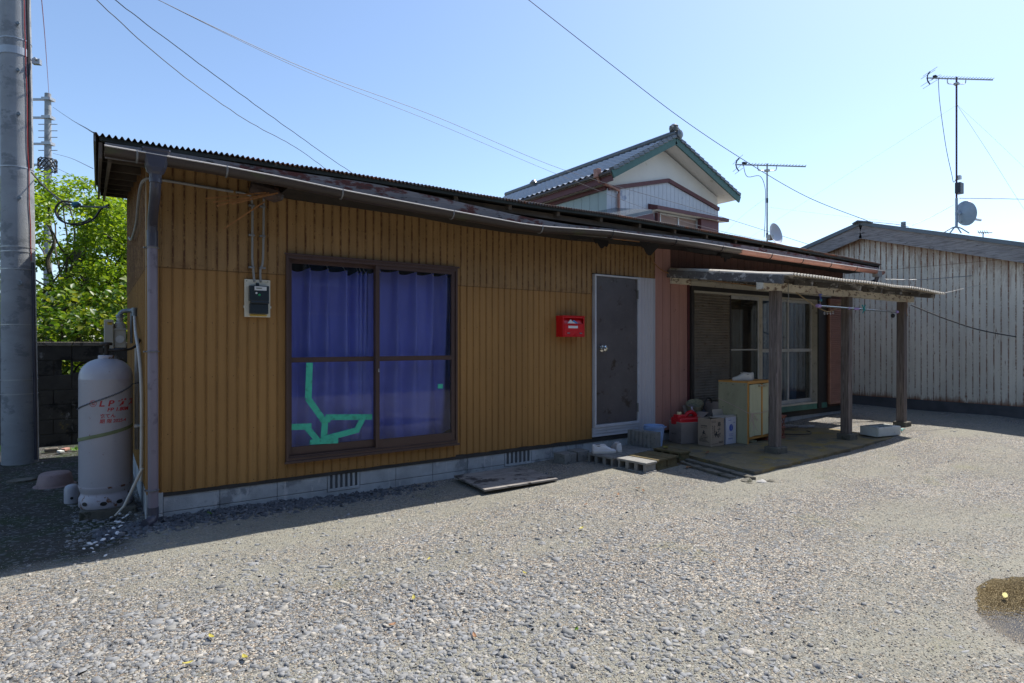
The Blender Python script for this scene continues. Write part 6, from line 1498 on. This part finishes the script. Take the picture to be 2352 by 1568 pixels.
# roof with tile waves
YG = NY - .62
def tiles(x0, z0, x1, z1, nrow, y0, y1, name):
    pitch = .29; nc = int((y1 - y0) / pitch) * 8; ys_ = np.linspace(y0, y1, nc + 1); wv = .028 * np.cos(2 * np.pi * (ys_ - y0) / pitch)
    rows = []
    for r in range(nrow):
        for e in (0, 1):
            t = (r + e * .995) / nrow; x = x0 + (x1 - x0) * t; z = z0 + (z1 - z0) * t + (.0 if e == 0 else .045)
            rows.append(np.column_stack([np.full_like(ys_, x), ys_, z + wv + .03]))
    Vt = np.concatenate(rows); n = nc + 1; I = (np.arange(len(rows) - 1)[:, None] * n + np.arange(nc)[None]).ravel(); Fq = np.stack([I, I + 1, I + n + 1, I + n], 1)
    o = npmesh(name, Vt, Fq, M['ntilelit'], False); o.data.transform(Matrix.Translation((-NXR, -NY, 0))); o.parent = nh; return o
tiles(ap.x, ap.z, eL.x - .02, eL.z - .01, 13, YG, NB + .4, 'roof_tiles'); tiles(ap.x, ap.z, eR.x + .02, eR.z - .01, 15, YG, NB + .4, 'roof_tiles')
mb = MB(); mb.add([(ap.x, YG, ap.z), (eL.x, YG, eL.z), (eR.x, YG, eR.z), (ap.x, NB + .4, ap.z), (eL.x, NB + .4, eL.z), (eR.x, NB + .4, eR.z), (ap.x, YG, ap.z - .11), (eL.x, YG, eL.z - .11), (eR.x, YG, eR.z - .11), (ap.x, NB + .4, ap.z - .11), (eL.x, NB + .4, eL.z - .11), (eR.x, NB + .4, eR.z - .11)],
                  [(0, 3, 4, 1), (0, 2, 5, 3), (6, 7, 10, 9), (6, 9, 11, 8), (1, 4, 10, 7), (2, 8, 11, 5), (3, 5, 11, 9, 10, 4)]); mb.build('roof_soffit', M['nwall'], nh)
for (ex, ez, nm) in ((eL.x, eL.z, 0), (eR.x, eR.z, 1)):
    MB().bar((ap.x + (.0 if nm else -.0), YG - .02, ap.z - .12), (ex, YG - .02, ez - .12), .05, .24, up=(0, 0, 1)).build('bargeboard', M['ngreen'], nh)
    # verge tiles stepping down the gable edge
    n = 13 if nm == 0 else 15
    for k in range(n):
        a = Vector((ap.x, YG + .02, ap.z + .03)).lerp(Vector((ex, YG + .02, ez + .03)), k / n); b = Vector((ap.x, YG + .02, ap.z + .03)).lerp(Vector((ex, YG + .02, ez + .03)), (k + 1.04) / n)
        MB().bar(a + Vector((0, 0, -.008)), b + Vector((0, 0, .032)), .20, .11).build('verge_tile', M['ntile'], nh, bevel=.02)
MB().tube([(ap.x, YG - .05, ap.z + .12), (ap.x, NB + .4, ap.z + .12)], .11, 10).build('ridge', M['ntile'], nh, smooth=True)
mb = MB(); mb.lathe([(.06, 0), (.15, .03), (.17, .12), (.12, .16), (.15, .2), (.08, .26)], (ap.x, YG + .05, ap.z + .18), 10, mat=Matrix.Rotation(R_(0), 3, 'Y')); mb.tube([(ap.x - .2, YG + .02, ap.z + .28), (ap.x - .05, YG, ap.z + .33), (ap.x + .2, YG + .02, ap.z + .26)], .07, 8); mb.build('ridge_ornament', M['ntile'], nh, smooth=True)
MB().lathe([(.12, 0), (.14, .02), (.05, .05)], (ap.x + .12, YG - .10, ap.z + .10), 14, mat=Matrix.Rotation(R_(90), 3, 'X')).build('ridge_cap', M['ntile'], nh, smooth=True)
MB().lathe([(.1, 0), (.16, .1), (.08, .2)], onXp(1226, 426, ap.x - 2.4), 10).build('corner_ornament', M['ntile'], nh, smooth=True)
# left eave: gutter, fascia, downpipe
MB().bar((eL.x + .05, YG + .02, eL.z - .20), (eL.x + .05, NB, eL.z - .20), .05, .20).build('eave_fascia', M['ntrim'], nh)
MB().tube([(eL.x - .05, YG - .02, eL.z - .06), (eL.x - .05, NB, eL.z - .06)], .055, 10).build('eave_gutter', M['gutter'], nh, smooth=True)
dp1 = onXp(1372, 395, eL.x - .06)
mb = MB(); mb.box(dp1.x - .08, dp1.x + .08, dp1.y - .10, dp1.y + .10, dp1.z - .18, dp1.z + .10)
mb.build('rain_head', M['gutterpink'], nh, bevel=.02)
e2 = onYp(1421, 438, NY - .10)
MB().tube([(dp1.x, dp1.y, dp1.z - .15), (dp1.x + .05, dp1.y - .02, dp1.z - .28), (e2.x, NY - .12, e2.z), (e2.x, NY - .10, e2.z - .12), (e2.x, NY - .10, 3.0)], .045, 10).build('rain_pipe', M['gutterpink'], nh, smooth=True)
# window with hood and shutter box
h1 = onYp(1508, 470, NY - .40); h2 = onYp(1672, 496, NY - .40)
mb = MB(); z = h1.z; x0, x1 = h1.x, h2.x
MB().add([(x0, NY - .45, z - .02), (x1, NY - .45, z - .02), (x1, NY, z + .12), (x0, NY, z + .12), (x0, NY - .45, z - .14), (x1, NY - .45, z - .14), (x1, NY, z - .10), (x0, NY, z - .10)], [(0, 1, 2, 3), (0, 4, 5, 1), (1, 5, 6, 2), (0, 3, 7, 4)]).build('window_hood', M['ntrim'], nh)
MB().add([(x0 + .03, NY - .43, z - .145), (x1 - .03, NY - .43, z - .145), (x1 - .03, NY, z - .105), (x0 + .03, NY, z - .105)], [(3, 2, 1, 0)]).build('hood_soffit', M['nwall'], nh)
w1 = onYp(1513, 487, NY - .1); w2 = onYp(1600, 500, NY - .1); w3 = onYp(1650, 500, NY - .25)
z = h1.z - .15
mb = MB(); rect_frame(mb, w1.x, w2.x, z - 1.2, z, NY - .14, NY - .035, .06, .06, .06, .05); fr_n = mb.build('upper_window', M['alu'], nh)
MB().box(w1.x + .061, w2.x - .061, NY - .10, NY - .04, z - 1.13, z - .052).build('shutter_slats', M['nshut'], fr_n)
mid = onYp(1557, 497, NY - .1); MB().box(mid.x - .03, mid.x + .03, NY - .13, NY - .101, z - 1.13, z - .06).build('mullion', M['alu'], fr_n)
MB().box(w1.x - .12, w1.x - .002, NY - .16, NY - .035, z - 1.2, z).build('window_jamb', M['ntrim'], nh)
w3x = onYp(1651, 500, NY - .3).x
MB().box(w2.x + .002, w3x, NY - .30, NY - .035, z - 1.25, z + .0).build('shutter_box', M['ntrim'], nh, bevel=.01)
# lower roof corner poking up in front of it
lr = onYp(1487, 484, NY - 1.4); l2 = onYp(1405, 500, NY - 1.4)
mb = MB(); mb.add([(lr.x, NY - 1.6, lr.z), (lr.x, NY - .04, lr.z + .35), (lr.x - 3, NY - 1.6, lr.z - .80), (lr.x - 3, NY - .04, lr.z - .45), (lr.x, NY - 1.6, lr.z - .10), (lr.x, NY - .04, lr.z + .25), (lr.x - 3, NY - 1.6, lr.z - .90), (lr.x - 3, NY - .04, lr.z - .55)],
                  [(0, 1, 3, 2), (4, 6, 7, 5), (0, 4, 5, 1), (0, 2, 6, 4)]); mb.build('lower_roof', M['ntile'], nh)
MB().box(lr.x - 3, lr.x - .1, NY - 1.5, NY - .04, lr.z - 2.5, lr.z - .95).build('lower_storey', M['ntrim'], nh)
MB().bar((lr.x + .02, NY - 1.62, lr.z - .22), (lr.x - 1.2, NY - 1.62, lr.z - .54), .05, .22).build('lower_bargeboard', M['ntrim'], nh)

# ================================================================ CREAM METAL SHED
SX = 12.3
sh = thing('metal_shed', 'cream ribbed metal shed with rust streaks and a silvery wooden gable board', 'shed', (SX, .4, 0))
SA = (.42, 3.72); sr = .30
srf = lambda y: SA[1] - sr * abs(y - SA[0])
sfn = lambda y, h, z: (SX - h, y, z)
mb = MB(); ribs(mb, -6.5, 4.6, .34, 2.84, sfn, pitch=.10, rw=.018, rh=.008); ribs(mb, -6.5, 4.6, lambda y: min(2.82, srf(y) - .1), lambda y: srf(y) - .05, lambda y, h, z: (SX - h - .006, y, z), pitch=.10, rw=.018, rh=.008)
mb.build('end_cladding', M['shedmetal'], sh)
MB().add([(SX + .01, -6.5, .3), (SX + .01, 4.6, .3), (SX + .01, 4.6, srf(4.6) - .04), (SX + .01, SA[0], SA[1] - .04), (SX + .01, -6.5, srf(-6.5) - .04), (19, -6.5, .3), (19, 4.6, .3), (19, 4.6, srf(4.6) - .04), (19, SA[0], SA[1] - .04), (19, -6.5, srf(-6.5) - .04)],
         [(0, 4, 3, 2, 1), (5, 6, 7, 8, 9), (0, 5, 9, 4), (1, 2, 7, 6)]).build('shell', M['shedmetal'], sh)
MB().box(SX - .02, 19.02, -6.52, 4.62, -.1, .338).build('plinth', M['plinth'], sh)
for s_, yy in ((1, 4.95), (-1, -7.0)):
    a = Vector((SX - .14, SA[0], SA[1] + .02)); b = Vector((SX - .14, yy, srf(yy) + .02)); 
    MB().bar(a - Vector((0, 0, .13)), b - Vector((0, 0, .13)), .035, .26, up=(0, 0, 1)).build('gable_board', M['greywood'], sh, bevel=.004)
    MB().bar(a + Vector((-.012, 0, .035)), b + Vector((-.012, 0, .035)), .075, .07).build('edge_trim', M['sheettrim'], sh)
    MB().add([(SX - .15, SA[0], SA[1] + .04), (SX - .15, yy, srf(yy) + .04), (19.1, yy, srf(yy) + .04), (19.1, SA[0], SA[1] + .04), (SX - .15, SA[0], SA[1] + .0), (SX - .15, yy, srf(yy) + .0), (19.1, yy, srf(yy) + .0), (19.1, SA[0], SA[1] + .0)], [(0, 1, 2, 3), (7, 6, 5, 4), (1, 5, 6, 2), (2, 6, 7, 3)]).build('roof', M['sheettrim'], sh)
MB().bar((SX - .20, SA[0] + .10, SA[1] + .05), (SX - .20, SA[0], SA[1] + .095), .16, .02).bar((SX - .20, SA[0], SA[1] + .095), (SX - .20, SA[0] - .22, SA[1] + .04), .16, .02).build('ridge_cap', M['sheettrim'], sh)
c_ = P(2075, 515, 12.3); tag(MB().cyl(c_ - Vector((0, 0, .12)), c_ + Vector((0, 0, .05)), .045, 12).build('pipe_stub', M['sheettrim'], base=tuple(c_)), 'small blue-grey pipe stub standing on the shed roof near its peak', 'pipe')

# ================================================================ ANTENNAS
def antenna(label, top, base_z, mast_mat, boomL=1.38, scale=1):
    t = thing('antenna_mast', label, 'antenna', (top.x, top.y, base_z))
    MB().cyl((top.x, top.y, base_z), (top.x, top.y, top.z + .04), .016 * scale, 10).build('mast', mast_mat, t, smooth=True)
    b0 = top - RV * boomL * .44 - Vector((0, 0, -.02)); b1 = top + RV * boomL * .56 - Vector((0, 0, .02))
    boom = MB().bar(b0, b1, .018, .022).build('boom', M['antsteel'], t)
    for k in range(20):
        c = b0.lerp(b1, .12 + .87 * k / 19) + Vector((0, 0, .016)); L = (.26 if k == 0 else .17 - .003 * k) / 2
        MB().tube([c - FV * L - RV * .0, c + FV * L + RV * .0 + Vector((0, 0, .0))], .0045, 5).build('director', M['antblack'], boom)
    rp = [b0 + Vector((0, 0, z)) + RV * (-.02 + .9 * z * z * 4) for z in (-.13, -.07, 0, .07, .13)]
    rf = MB().tube(rp, .013, 6).build('reflector_frame', M['antblack'], t, smooth=True)
    for p_ in (rp[0], rp[1] - Vector((0, 0, .01)), rp[3], rp[4]): MB().tube([p_ - FV * .21, p_ + FV * .21], .004, 5).build('reflector_rod', M['antblack'], rf)
    c = b0.lerp(b1, .11) + Vector((0, 0, .03)); MB().box(c.x - .05, c.x + .05, c.y - .03, c.y + .03, c.z - .012, c.z + .022).build('feed_box', M['antblack'], t, bevel=.008)
    br = top - Vector((0, 0, .10)); MB().tube(spline([br - RV * .19 + Vector((0, 0, .10)), br - RV * .18 + Vector((0, 0, .02)), br - RV * .14, br, br + RV * .14, br + RV * .18 + Vector((0, 0, .02)), br + RV * .19 + Vector((0, 0, .08))], 4), .009, 6).build('support_bracket', mast_mat if mast_mat is not M['mastred'] else M['antsteel'], t, smooth=True)
    MB().box(br.x - .04, br.x + .04, br.y - .04, br.y + .04, br.z - .02, br.z + .02).build('clamp', M['antsteel'], t)
    return t, b0
def dish(t, c, r, facing, mat_f):
    fd = facing.normalized(); Rm = fd.to_track_quat('Z', 'Y').to_matrix(); mb = MB()
    mb.lathe([(.001, 0), (r * .35, .012), (r * .7, .05 * r / .22), (r, .085 * r / .22), (r + .006, .088 * r / .22), (r + .004, .078 * r / .22), (r * .7, .038 * r / .22), (.001, -.014)], c, 36, mat=Rm, closed=True)
    d = mb.build('dish', mat_f, t, smooth=True); return d
tp = P(1762, 380, 12.0); t1, b0 = antenna('TV antenna on a slim steel mast above the house roof, white dish at its foot', tp, P(1762, 600, 12).z, M['antsteel'])
c_ = P(1774, 542, 12.0) 
dish(t1, c_ + Vector((0, 0, .02)), .215, RV * .6 - FV * .8 + Vector((0, 0, .2)), M['dish'])
MB().box(c_.x - .14, c_.x - .02, c_.y - .04, c_.y + .04, c_.z - .09, c_.z + .02).build('dish_bracket', M['antsteel'], t1, bevel=.01)
for py in (455, 535): p_ = P(1762, py, 12.0); MB().cyl(p_, p_ - Vector((0, 0, .09)), .021, 8).build('black_tape', M['antblack'], t1)
MB().tube(spline([b0.lerp(P(1840, 368, 12), .1), P(1716, 405, 12), P(1745, 404, 12), P(1757, 430, 11.98), P(1758, 470, 11.98), P(1757, 510, 11.98), P(1755, 545, 11.98)], 6), .006, 5).build('coax_cable', M['cable'], t1, smooth=True)
tp = P(2197, 181, 12.2); t2, b0 = antenna('tall dark red antenna mast with a grey dish standing on the shed roof', tp, P(2195, 523, 12.2).z, M['mastred'], 1.32, 1.05)
cd_ = P(2209, 491, 12.15); dish(t2, cd_ + Vector((0, 0, 0)), .245, FV * .12 + RV * 1.0 + Vector((0, 0, .18)), M['dishback'])
lo = P(2195, 455, 12.2); MB().cyl((tp.x, tp.y, lo.z), (tp.x, tp.y, P(2195, 523, 12.2).z), .024, 10).build('lower_mast', M['dishback'], t2, smooth=True)
for dx in (-30, -14, 12, 30):
    MB().tube([P(2196, 520, 12.2), P(2196 + dx * .4, 524, 12.2), P(2196 + dx, 535, 12.2 + .1 * (dx % 3))], .013, 6).build('tripod_leg', M['dishback'], t2, smooth=True)
b_ = P(2203, 432, 12.2); MB().box(b_.x - .08, b_.x + .10, b_.y - .05, b_.y + .05, b_.z - .11, b_.z + .11).build('booster_box', M['antblack'], t2, bevel=.008)
b_ = P(2201, 407, 12.2); MB().box(b_.x - .02, b_.x + .07, b_.y - .04, b_.y + .04, b_.z - .04, b_.z + .04).build('junction_box', M['dish'], t2, bevel=.008)
MB().tube(spline([P(2155, 178, 12.2), P(2158, 230, 12.2), P(2167, 300, 12.2), P(2175, 350, 12.2), P(2186, 400, 12.2), P(2190, 418, 12.2), P(2196, 410, 12.2)], 6), .006, 5).build('coax_cable', M['cable'], t2, smooth=True)
MB().tube([cd_ - RV * .02, P(2196, 486, 12.2)], .03, 8).build('dish_mount', M['dishback'], t2)
MB().tube([P(2205, 510, 12.2), P(2225, 510, 12.5), P(2242, 503, 12.7)], .010, 6).build('feed_arm', M['antsteel'], t2, smooth=True); MB().cyl(P(2240, 503, 12.7), P(2252, 505, 12.8), .028, 8).build('feed_horn', M['dish'], t2)
for pts, r_, lb_ in (([(2198, 240, 12.2), (2270, 350, 13.5), (2352, 480, 15), (2420, 580, 16)], .0035, 'bright guy line slanting down right from the tall mast'),
                     ([(2196, 242, 12.2), (2050, 335, 13), (1900, 430, 14), (1700, 560, 16)], .0016, 'faint guy line slanting far down left from the tall mast'),
                     ([(2198, 240, 12.2), (2280, 315, 12.2), (2400, 430, 12.2)], .0016, 'faint guy line slanting steeply out to the right frame edge'),
                     ([(1762, 415 + 37, 12), (1700, 500, 13), (1640, 560, 14)], .0015, 'faint guy wire from the slim mast down to the left'),
                     ([(1763, 475, 12), (1900, 492, 12), (2090, 513, 12.1)], .002, 'thin line strung from the slim mast to the shed ridge')):
    wire(pts, r_, lb_, 'white' if 'bright' in lb_ else 'paleline', name='guy_wire', cat='guy wire')
# tiny aerial further off
fa = thing('small_aerial', 'tiny distant aerial peeping over the shed roof right of the dish', 'aerial', tuple(P(2258, 545, 15)))
MB().cyl(P(2258, 560, 15), P(2258, 533, 15), .012, 6).build('mast', M['antblack'], fa); MB().tube([P(2246, 533, 15), P(2279, 534, 15)], .010, 6).build('boom', M['antblack'], fa)
for k in range(5): MB().tube([P(2246 + 5 * k, 529, 15), P(2250 + 5 * k, 537, 15)], .007, 4).build('rod', M['antblack'], fa)

# ================================================================ TREES
def limb(mb, a, b, r0_, r1_, seed, n=6, wob=.12):
    rs = random.Random(seed); a = Vector(a); b = Vector(b); pts = []
    L = (b - a).length
    for k in range(n + 1):
        t = k / n; pts.append(a.lerp(b, t) + Vector((rs.uniform(-1, 1), rs.uniform(-1, 1), rs.uniform(-1, 1) * .5)) * wob * L * .35 * math.sin(math.pi * t))
    mb.tube(spline(pts, 3), [r0_ + (r1_ - r0_) * i / (3 * n) for i in range(3 * n + 1)], 7); return pts
def leaf_t():
    V = np.array([[0, 0, 0], [.5, .45, .10], [0, .38, -.03], [-.5, .45, .10], [0, 1.0, .02]], float); V[:, 0] *= .62
    return V, np.array([(0, 1, 2), (0, 2, 3), (2, 1, 4), (2, 4, 3)])
LT = leaf_t()
def crown(name, clusters, per, lsize, mat, parent, seed, droop=.3, shell=True):
    r = np.random.default_rng(seed); P_ = []; 
    for (c, rad, dn) in clusters:
        n = int(per * dn * (rad / .4) ** 2)
        d = r.normal(size=(n, 3)); d /= np.linalg.norm(d, axis=1)[:, None]
        q = r.random(n) ** .55 * rad
        pts_ = d * q[:, None] * [1, 1, .62] + np.array(c)
        P_.append(pts_)
    pos = np.concatenate(P_); n = len(pos)
    rot = euler_mats(r.normal(-.25, .65, n), r.normal(0, .6, n), r.uniform(0, 6.28, n)); s = lsize * r.uniform(.6, 1.25, n)
    o = scatter(name, *LT, pos, rot, np.stack([s, s, s], 1), mat)
    if parent: 
        o.data.transform(Matrix.Translation(-Vector(parent.location))); o.parent = parent
    return o
def tree(label, base, height, spread, crown_z, ncl, per, lsize, mat, seed, name='broadleaf_tree', cat='tree', trunk_r=.12, rad=(.28, .6)):
    t = thing(name, label, cat, base); rs = random.Random(seed); b = Vector(base)
    tr_ = MB(); fork = b + Vector((rs.uniform(-.3, .3), rs.uniform(-.3, .3), crown_z * .75)); limb(tr_, b, fork, trunk_r, trunk_r * .7, seed, 5, .15)
    tk_ = tr_.build('trunk', M['bark'], t, smooth=True); cl = []
    for k in range(ncl):
        a = rs.uniform(0, 6.28); rr = spread * math.sqrt(rs.random()); h = crown_z + (height - crown_z) * rs.random() * (1 - .35 * (rr / spread) ** 2)
        cl.append(((b.x + rr * math.cos(a), b.y + rr * math.sin(a), h), rs.uniform(*rad), rs.uniform(.5, 1.2)))
    mb = MB()
    for k in range(7):
        c = cl[k * max(1, len(cl) // 7)][0]; pts_ = limb(mb, fork, c, trunk_r * .5, .015, seed + k)
        for j in range(3):
            e = cl[rs.randrange(len(cl))][0]; p = pts_[rs.randrange(2, 5)]
            if (Vector(e) - p).length < spread * 1.2: limb(mb, p, e, trunk_r * .2, .008, seed + 50 + k * 3 + j, 4)
    mb.build('limbs', M['bark'], t, smooth=True)
    crown('crown', cl, per, lsize, mat, t, seed); return t
tree('bright spring-green tree behind the block wall left of the eave', (-.9, 9.6, 0), 4.75, 2.1, 2.4, 110, 260, .09, M['treeleaf'], 4, rad=(.2, .5))
tree('yellow-green tree rising behind the big pole at the far left', (-4.0, 9.0, 0), 4.1, 1.9, 2.3, 50, 200, .095, M['treeleaf'], 9)
tree('darker green tree low behind the house corner', (.9, 9.9, 0), 4.3, 1.8, 1.8, 70, 260, .095, M['treeleaf'], 14)
tree('glossy laurel shrub leaning over the block wall coping', (-.55, 6.3, 0), 2.5, .85, .7, 60, 90, .11, M['laurel'], 21, 'laurel_shrub', 'shrub', .06, (.22, .42))
tree('glossy laurel shrub between the big pole and the wall opening', (-1.7, 6.5, 0), 2.45, .95, .7, 60, 90, .115, M['laurel'], 22, 'laurel_shrub', 'shrub', .06, (.22, .42))
tree('laurel shrub at the far left edge beyond the big pole', (-3.2, 6.6, 0), 2.6, 1.0, .7, 44, 60, .125, M['laurel'], 23, 'laurel_shrub', 'shrub', .06, (.22, .42))
tree('laurel shrub growing low just behind the rear house corner', (.25, 6.9, 0), 2.3, .8, .6, 44, 90, .11, M['laurel'], 24, 'laurel_shrub', 'shrub', .06, (.22, .42))
tag(crown('far_thicket', [((x, 12.3 + .8 * math.sin(x * 3), z), .8, 1) for x in np.arange(-9, 4, .6) for z in (.5, 1.1, 1.7, 2.3)], 60, .15, M['laurel'], None, 31), 'dense dark thicket beyond the trees', 'thicket', kind='stuff')

# ================================================================ SMALL THINGS ON THE GROUND
random.seed(77)
def leafobj(p, s, rz, mat, label, group, curl=.25):
    n = 8; mb = MB()
    mb.grid(6, 2, lambda u, v: ((u - .5) * s, (v - .5) * s * .42 * math.sin(math.pi * min(.98, max(.03, u))) ** .7, curl * s * (abs(u - .5) ** 2 * 1.6 + abs(v - .5) * .5) + .004))
    o = mb.build('fallen_leaf', mat, local=True, thick=.0008); o.location = p; o.rotation_euler = (random.uniform(-.2, .2), random.uniform(-.2, .2), rz); tag(o, label, 'leaf', group)
def gp(px, py, z=.02):
    d = FV + RV * ((px - CX) / F_PX) + Vector((0, 0, -(py - CY) / F_PX)); t = (z - CAM.z) / d.z; q = CAM + d * t; return Vector((q.x, q.y, gz(q.x, q.y) + .012))
for px, py, s in ((562, 1512, .075), (485, 1465, .07), (430, 1528, .06), (985, 1288, .05), (1335, 1215, .07), (1205, 1318, .05), (950, 1375, .06)): leafobj(gp(px, py), s * .72, random.uniform(0, 6), M['leafy'], 'yellow fallen leaf lying on the sunlit gravel', 'yellow leaves on the gravel')
for px, py, s in ((1465, 1128, .08), (1478, 1133, .07), (1345, 1160, .06), (900, 1435, .07), (1090, 1460, .06), (1420, 1140, .07), (1640, 1290, .05)): leafobj(gp(px, py), s * .7, random.uniform(0, 6), M['leafb'], 'curled brown leaf lying on the sunlit gravel', 'brown leaves on the gravel')
leafobj(Vector((5.08, -.74, .19)), .10, 1.2, M['leafy'], 'yellow-green leaf resting on the raised block of the step', None)
leafobj(Vector((5.55, -.95, .112)), .09, .3, M['leafb'], 'tan leaf on the mossy slab before the cartons', None)
p_ = gp(2308, 1368, 0); leafobj(Vector((p_.x, p_.y, .0)), .06, .2, M['leafy'], 'yellow leaf floating on the puddle', None, .05)
for k in range(10):
    p_ = Vector((random.uniform(4.85, 5.05), random.uniform(-1.25, -.95), .05)); p_.z = gz(p_.x, p_.y) + .008; leafobj(p_, random.uniform(.04, .08), random.uniform(0, 6), M['leafb'], 'dry brown leaf heaped against the broken kerb', 'dry leaves by the kerb')
shell_me = None
SH = [(455, 1185), (478, 1178), (497, 1183), (440, 1200), (452, 1205), (470, 1196), (430, 1215), (445, 1225), (458, 1215), (400, 1230), (424, 1238), (385, 1240), (360, 1254), (352, 1248), (338, 1262), (345, 1270), (470, 1208), (410, 1222), (305, 1262), (330, 1250), (395, 1278), (420, 1190), (486, 1190), (462, 1178)]
for k, (px, py) in enumerate(SH):
    px = 182 + (px - 300) * .55 + 8; 
    if shell_me is None:
        mb = MB(); mb.lathe([(.001, .010), (.008, .0095), (.015, .006), (.019, 0), (.018, -.001), (.001, .007)], (0, 0, 0), 14, closed=True); mb.v = [(x * 1.1, y * .85, z) for x, y, z in mb.v]
        o0 = mb.build('clam_shell', M['shell'], local=True, smooth=True); shell_me = o0.data; o = o0
    else: o = bpy.data.objects.new('clam_shell', shell_me); COL.objects.link(o)
    p_ = gp(px, py, .02); o.location = p_ + Vector((0, 0, .006)); o.rotation_euler = (random.uniform(-.5, .5), random.uniform(-.5, .5), random.uniform(0, 6)); s = random.uniform(.55, .95); o.scale = (s, s, s)
    tag(o, 'white clam shell scattered on the dark soil before the gas cylinder', 'shell', 'clam shells by the gas cylinder')
for px, py, lx, lb_ in ((430, 1460, .14, 'dry forked twig standing out on the foreground gravel'), (1500, 1055, .30, 'dry split stick lying beside the step blocks')):
    p_ = gp(px, py); o = MB().tube(spline([p_ + Vector((0, 0, 0)), p_ + Vector((lx * .4, lx * .25, .012)), p_ + Vector((lx * .9, lx * .3, .008))], 4), .004, 5).build('twig', M['greywood'], base=tuple(p_)); tag(o, lb_, 'twig')
def weed(px, py, n, s, label, wx=0):
    p_ = gp(px, py); t = thing('weed', label, 'weed', tuple(p_)); r = np.random.default_rng(px)
    pos = np.zeros((n, 3)) + np.column_stack([r.normal(0, s * .3, n), r.normal(0, s * .3, n), np.zeros(n)]); sc = s * r.uniform(.6, 1.2, n)
    o = scatter('leaves', *LT, pos, euler_mats(r.uniform(.3, 1.3, n), r.normal(0, .3, n), r.uniform(0, 6.28, n)), np.stack([sc * .6, sc, sc], 1), M['weed']); o.parent = t
weed(172, 1035, 14, .07, 'little sunlit weed at the foot of the block wall'); weed(12, 1040, 16, .10, 'grass tuft left of the big pole foot')
weed(480, 1188, 8, .03, 'tiny sprout among the rubble by the downpipe'); weed(1322, 1448, 6, .025, 'tiny green sprout in the gravel')
for k, (px, py, s, c, lb_) in enumerate(((118, 1038, .07, 'coping', 'flat brown stone in the sunlit strip by the pole'), (150, 1036, .05, 'pinkboard', 'reddish brick bit in the sunlit strip by the wall'), (139, 1041, .045, 'foam', 'pale stone in the sunlit strip by the wall'))):
    p_ = gp(px, py); o = MB().box(-s, s, -s * .6, s * .6, 0, s * .7).build('loose_stone', M[c], local=True, bevel=s * .2); o.location = p_; o.rotation_euler = (0, 0, k); tag(o, lb_, 'stone')

# ================================================================ the house across the yard (seen mirrored in the panes)
oh = thing('opposite_house', 'plain grey house facing the yard from across, mirrored in the window panes', 'house', (2, -10.5, 0))
MB().box(-14, 16, -17, -10.5, 0, 6.2).build('wall', M['oppwall'], oh)
MB().add([(-14.6, -17.6, 6.201), (16.6, -17.6, 6.201), (16.6, -9.9, 6.201), (-14.6, -9.9, 6.201), (-14.6, -13.8, 8.2), (16.6, -13.8, 8.2)], [(0, 3, 2, 1), (3, 4, 5, 2), (0, 1, 5, 4), (0, 4, 3), (1, 2, 5)]).build('roof', M['ntile'], oh)
for x in (-11, -7, -3, 1, 5, 9, 13):
    mb = MB(); rect_frame(mb, x - .9, x + .9, 2.9, 4.2, -10.5, -10.43, .06, .06, .06, .06); f_ = mb.build('window', M['alu'], oh); MB().box(x - .84, x + .84, -10.49, -10.47, 2.96, 4.14).build('pane', M['curt_navy'], f_)
    mb = MB(); rect_frame(mb, x - 1.0, x + 1.0, .3, 2.2, -10.5, -10.43, .06, .06, .06, .06); f_ = mb.build('window', M['alu'], oh); MB().box(x - .94, x + .94, -10.49, -10.47, .36, 2.14).build('pane', M['curt_navy'], f_)
tree('round dark tree standing across the yard behind the viewer', (-12, -7.5, 0), 5.6, 2.6, 2.0, 50, 24, .22, M['laurel'], 41, trunk_r=.2, rad=(.7, 1.2))
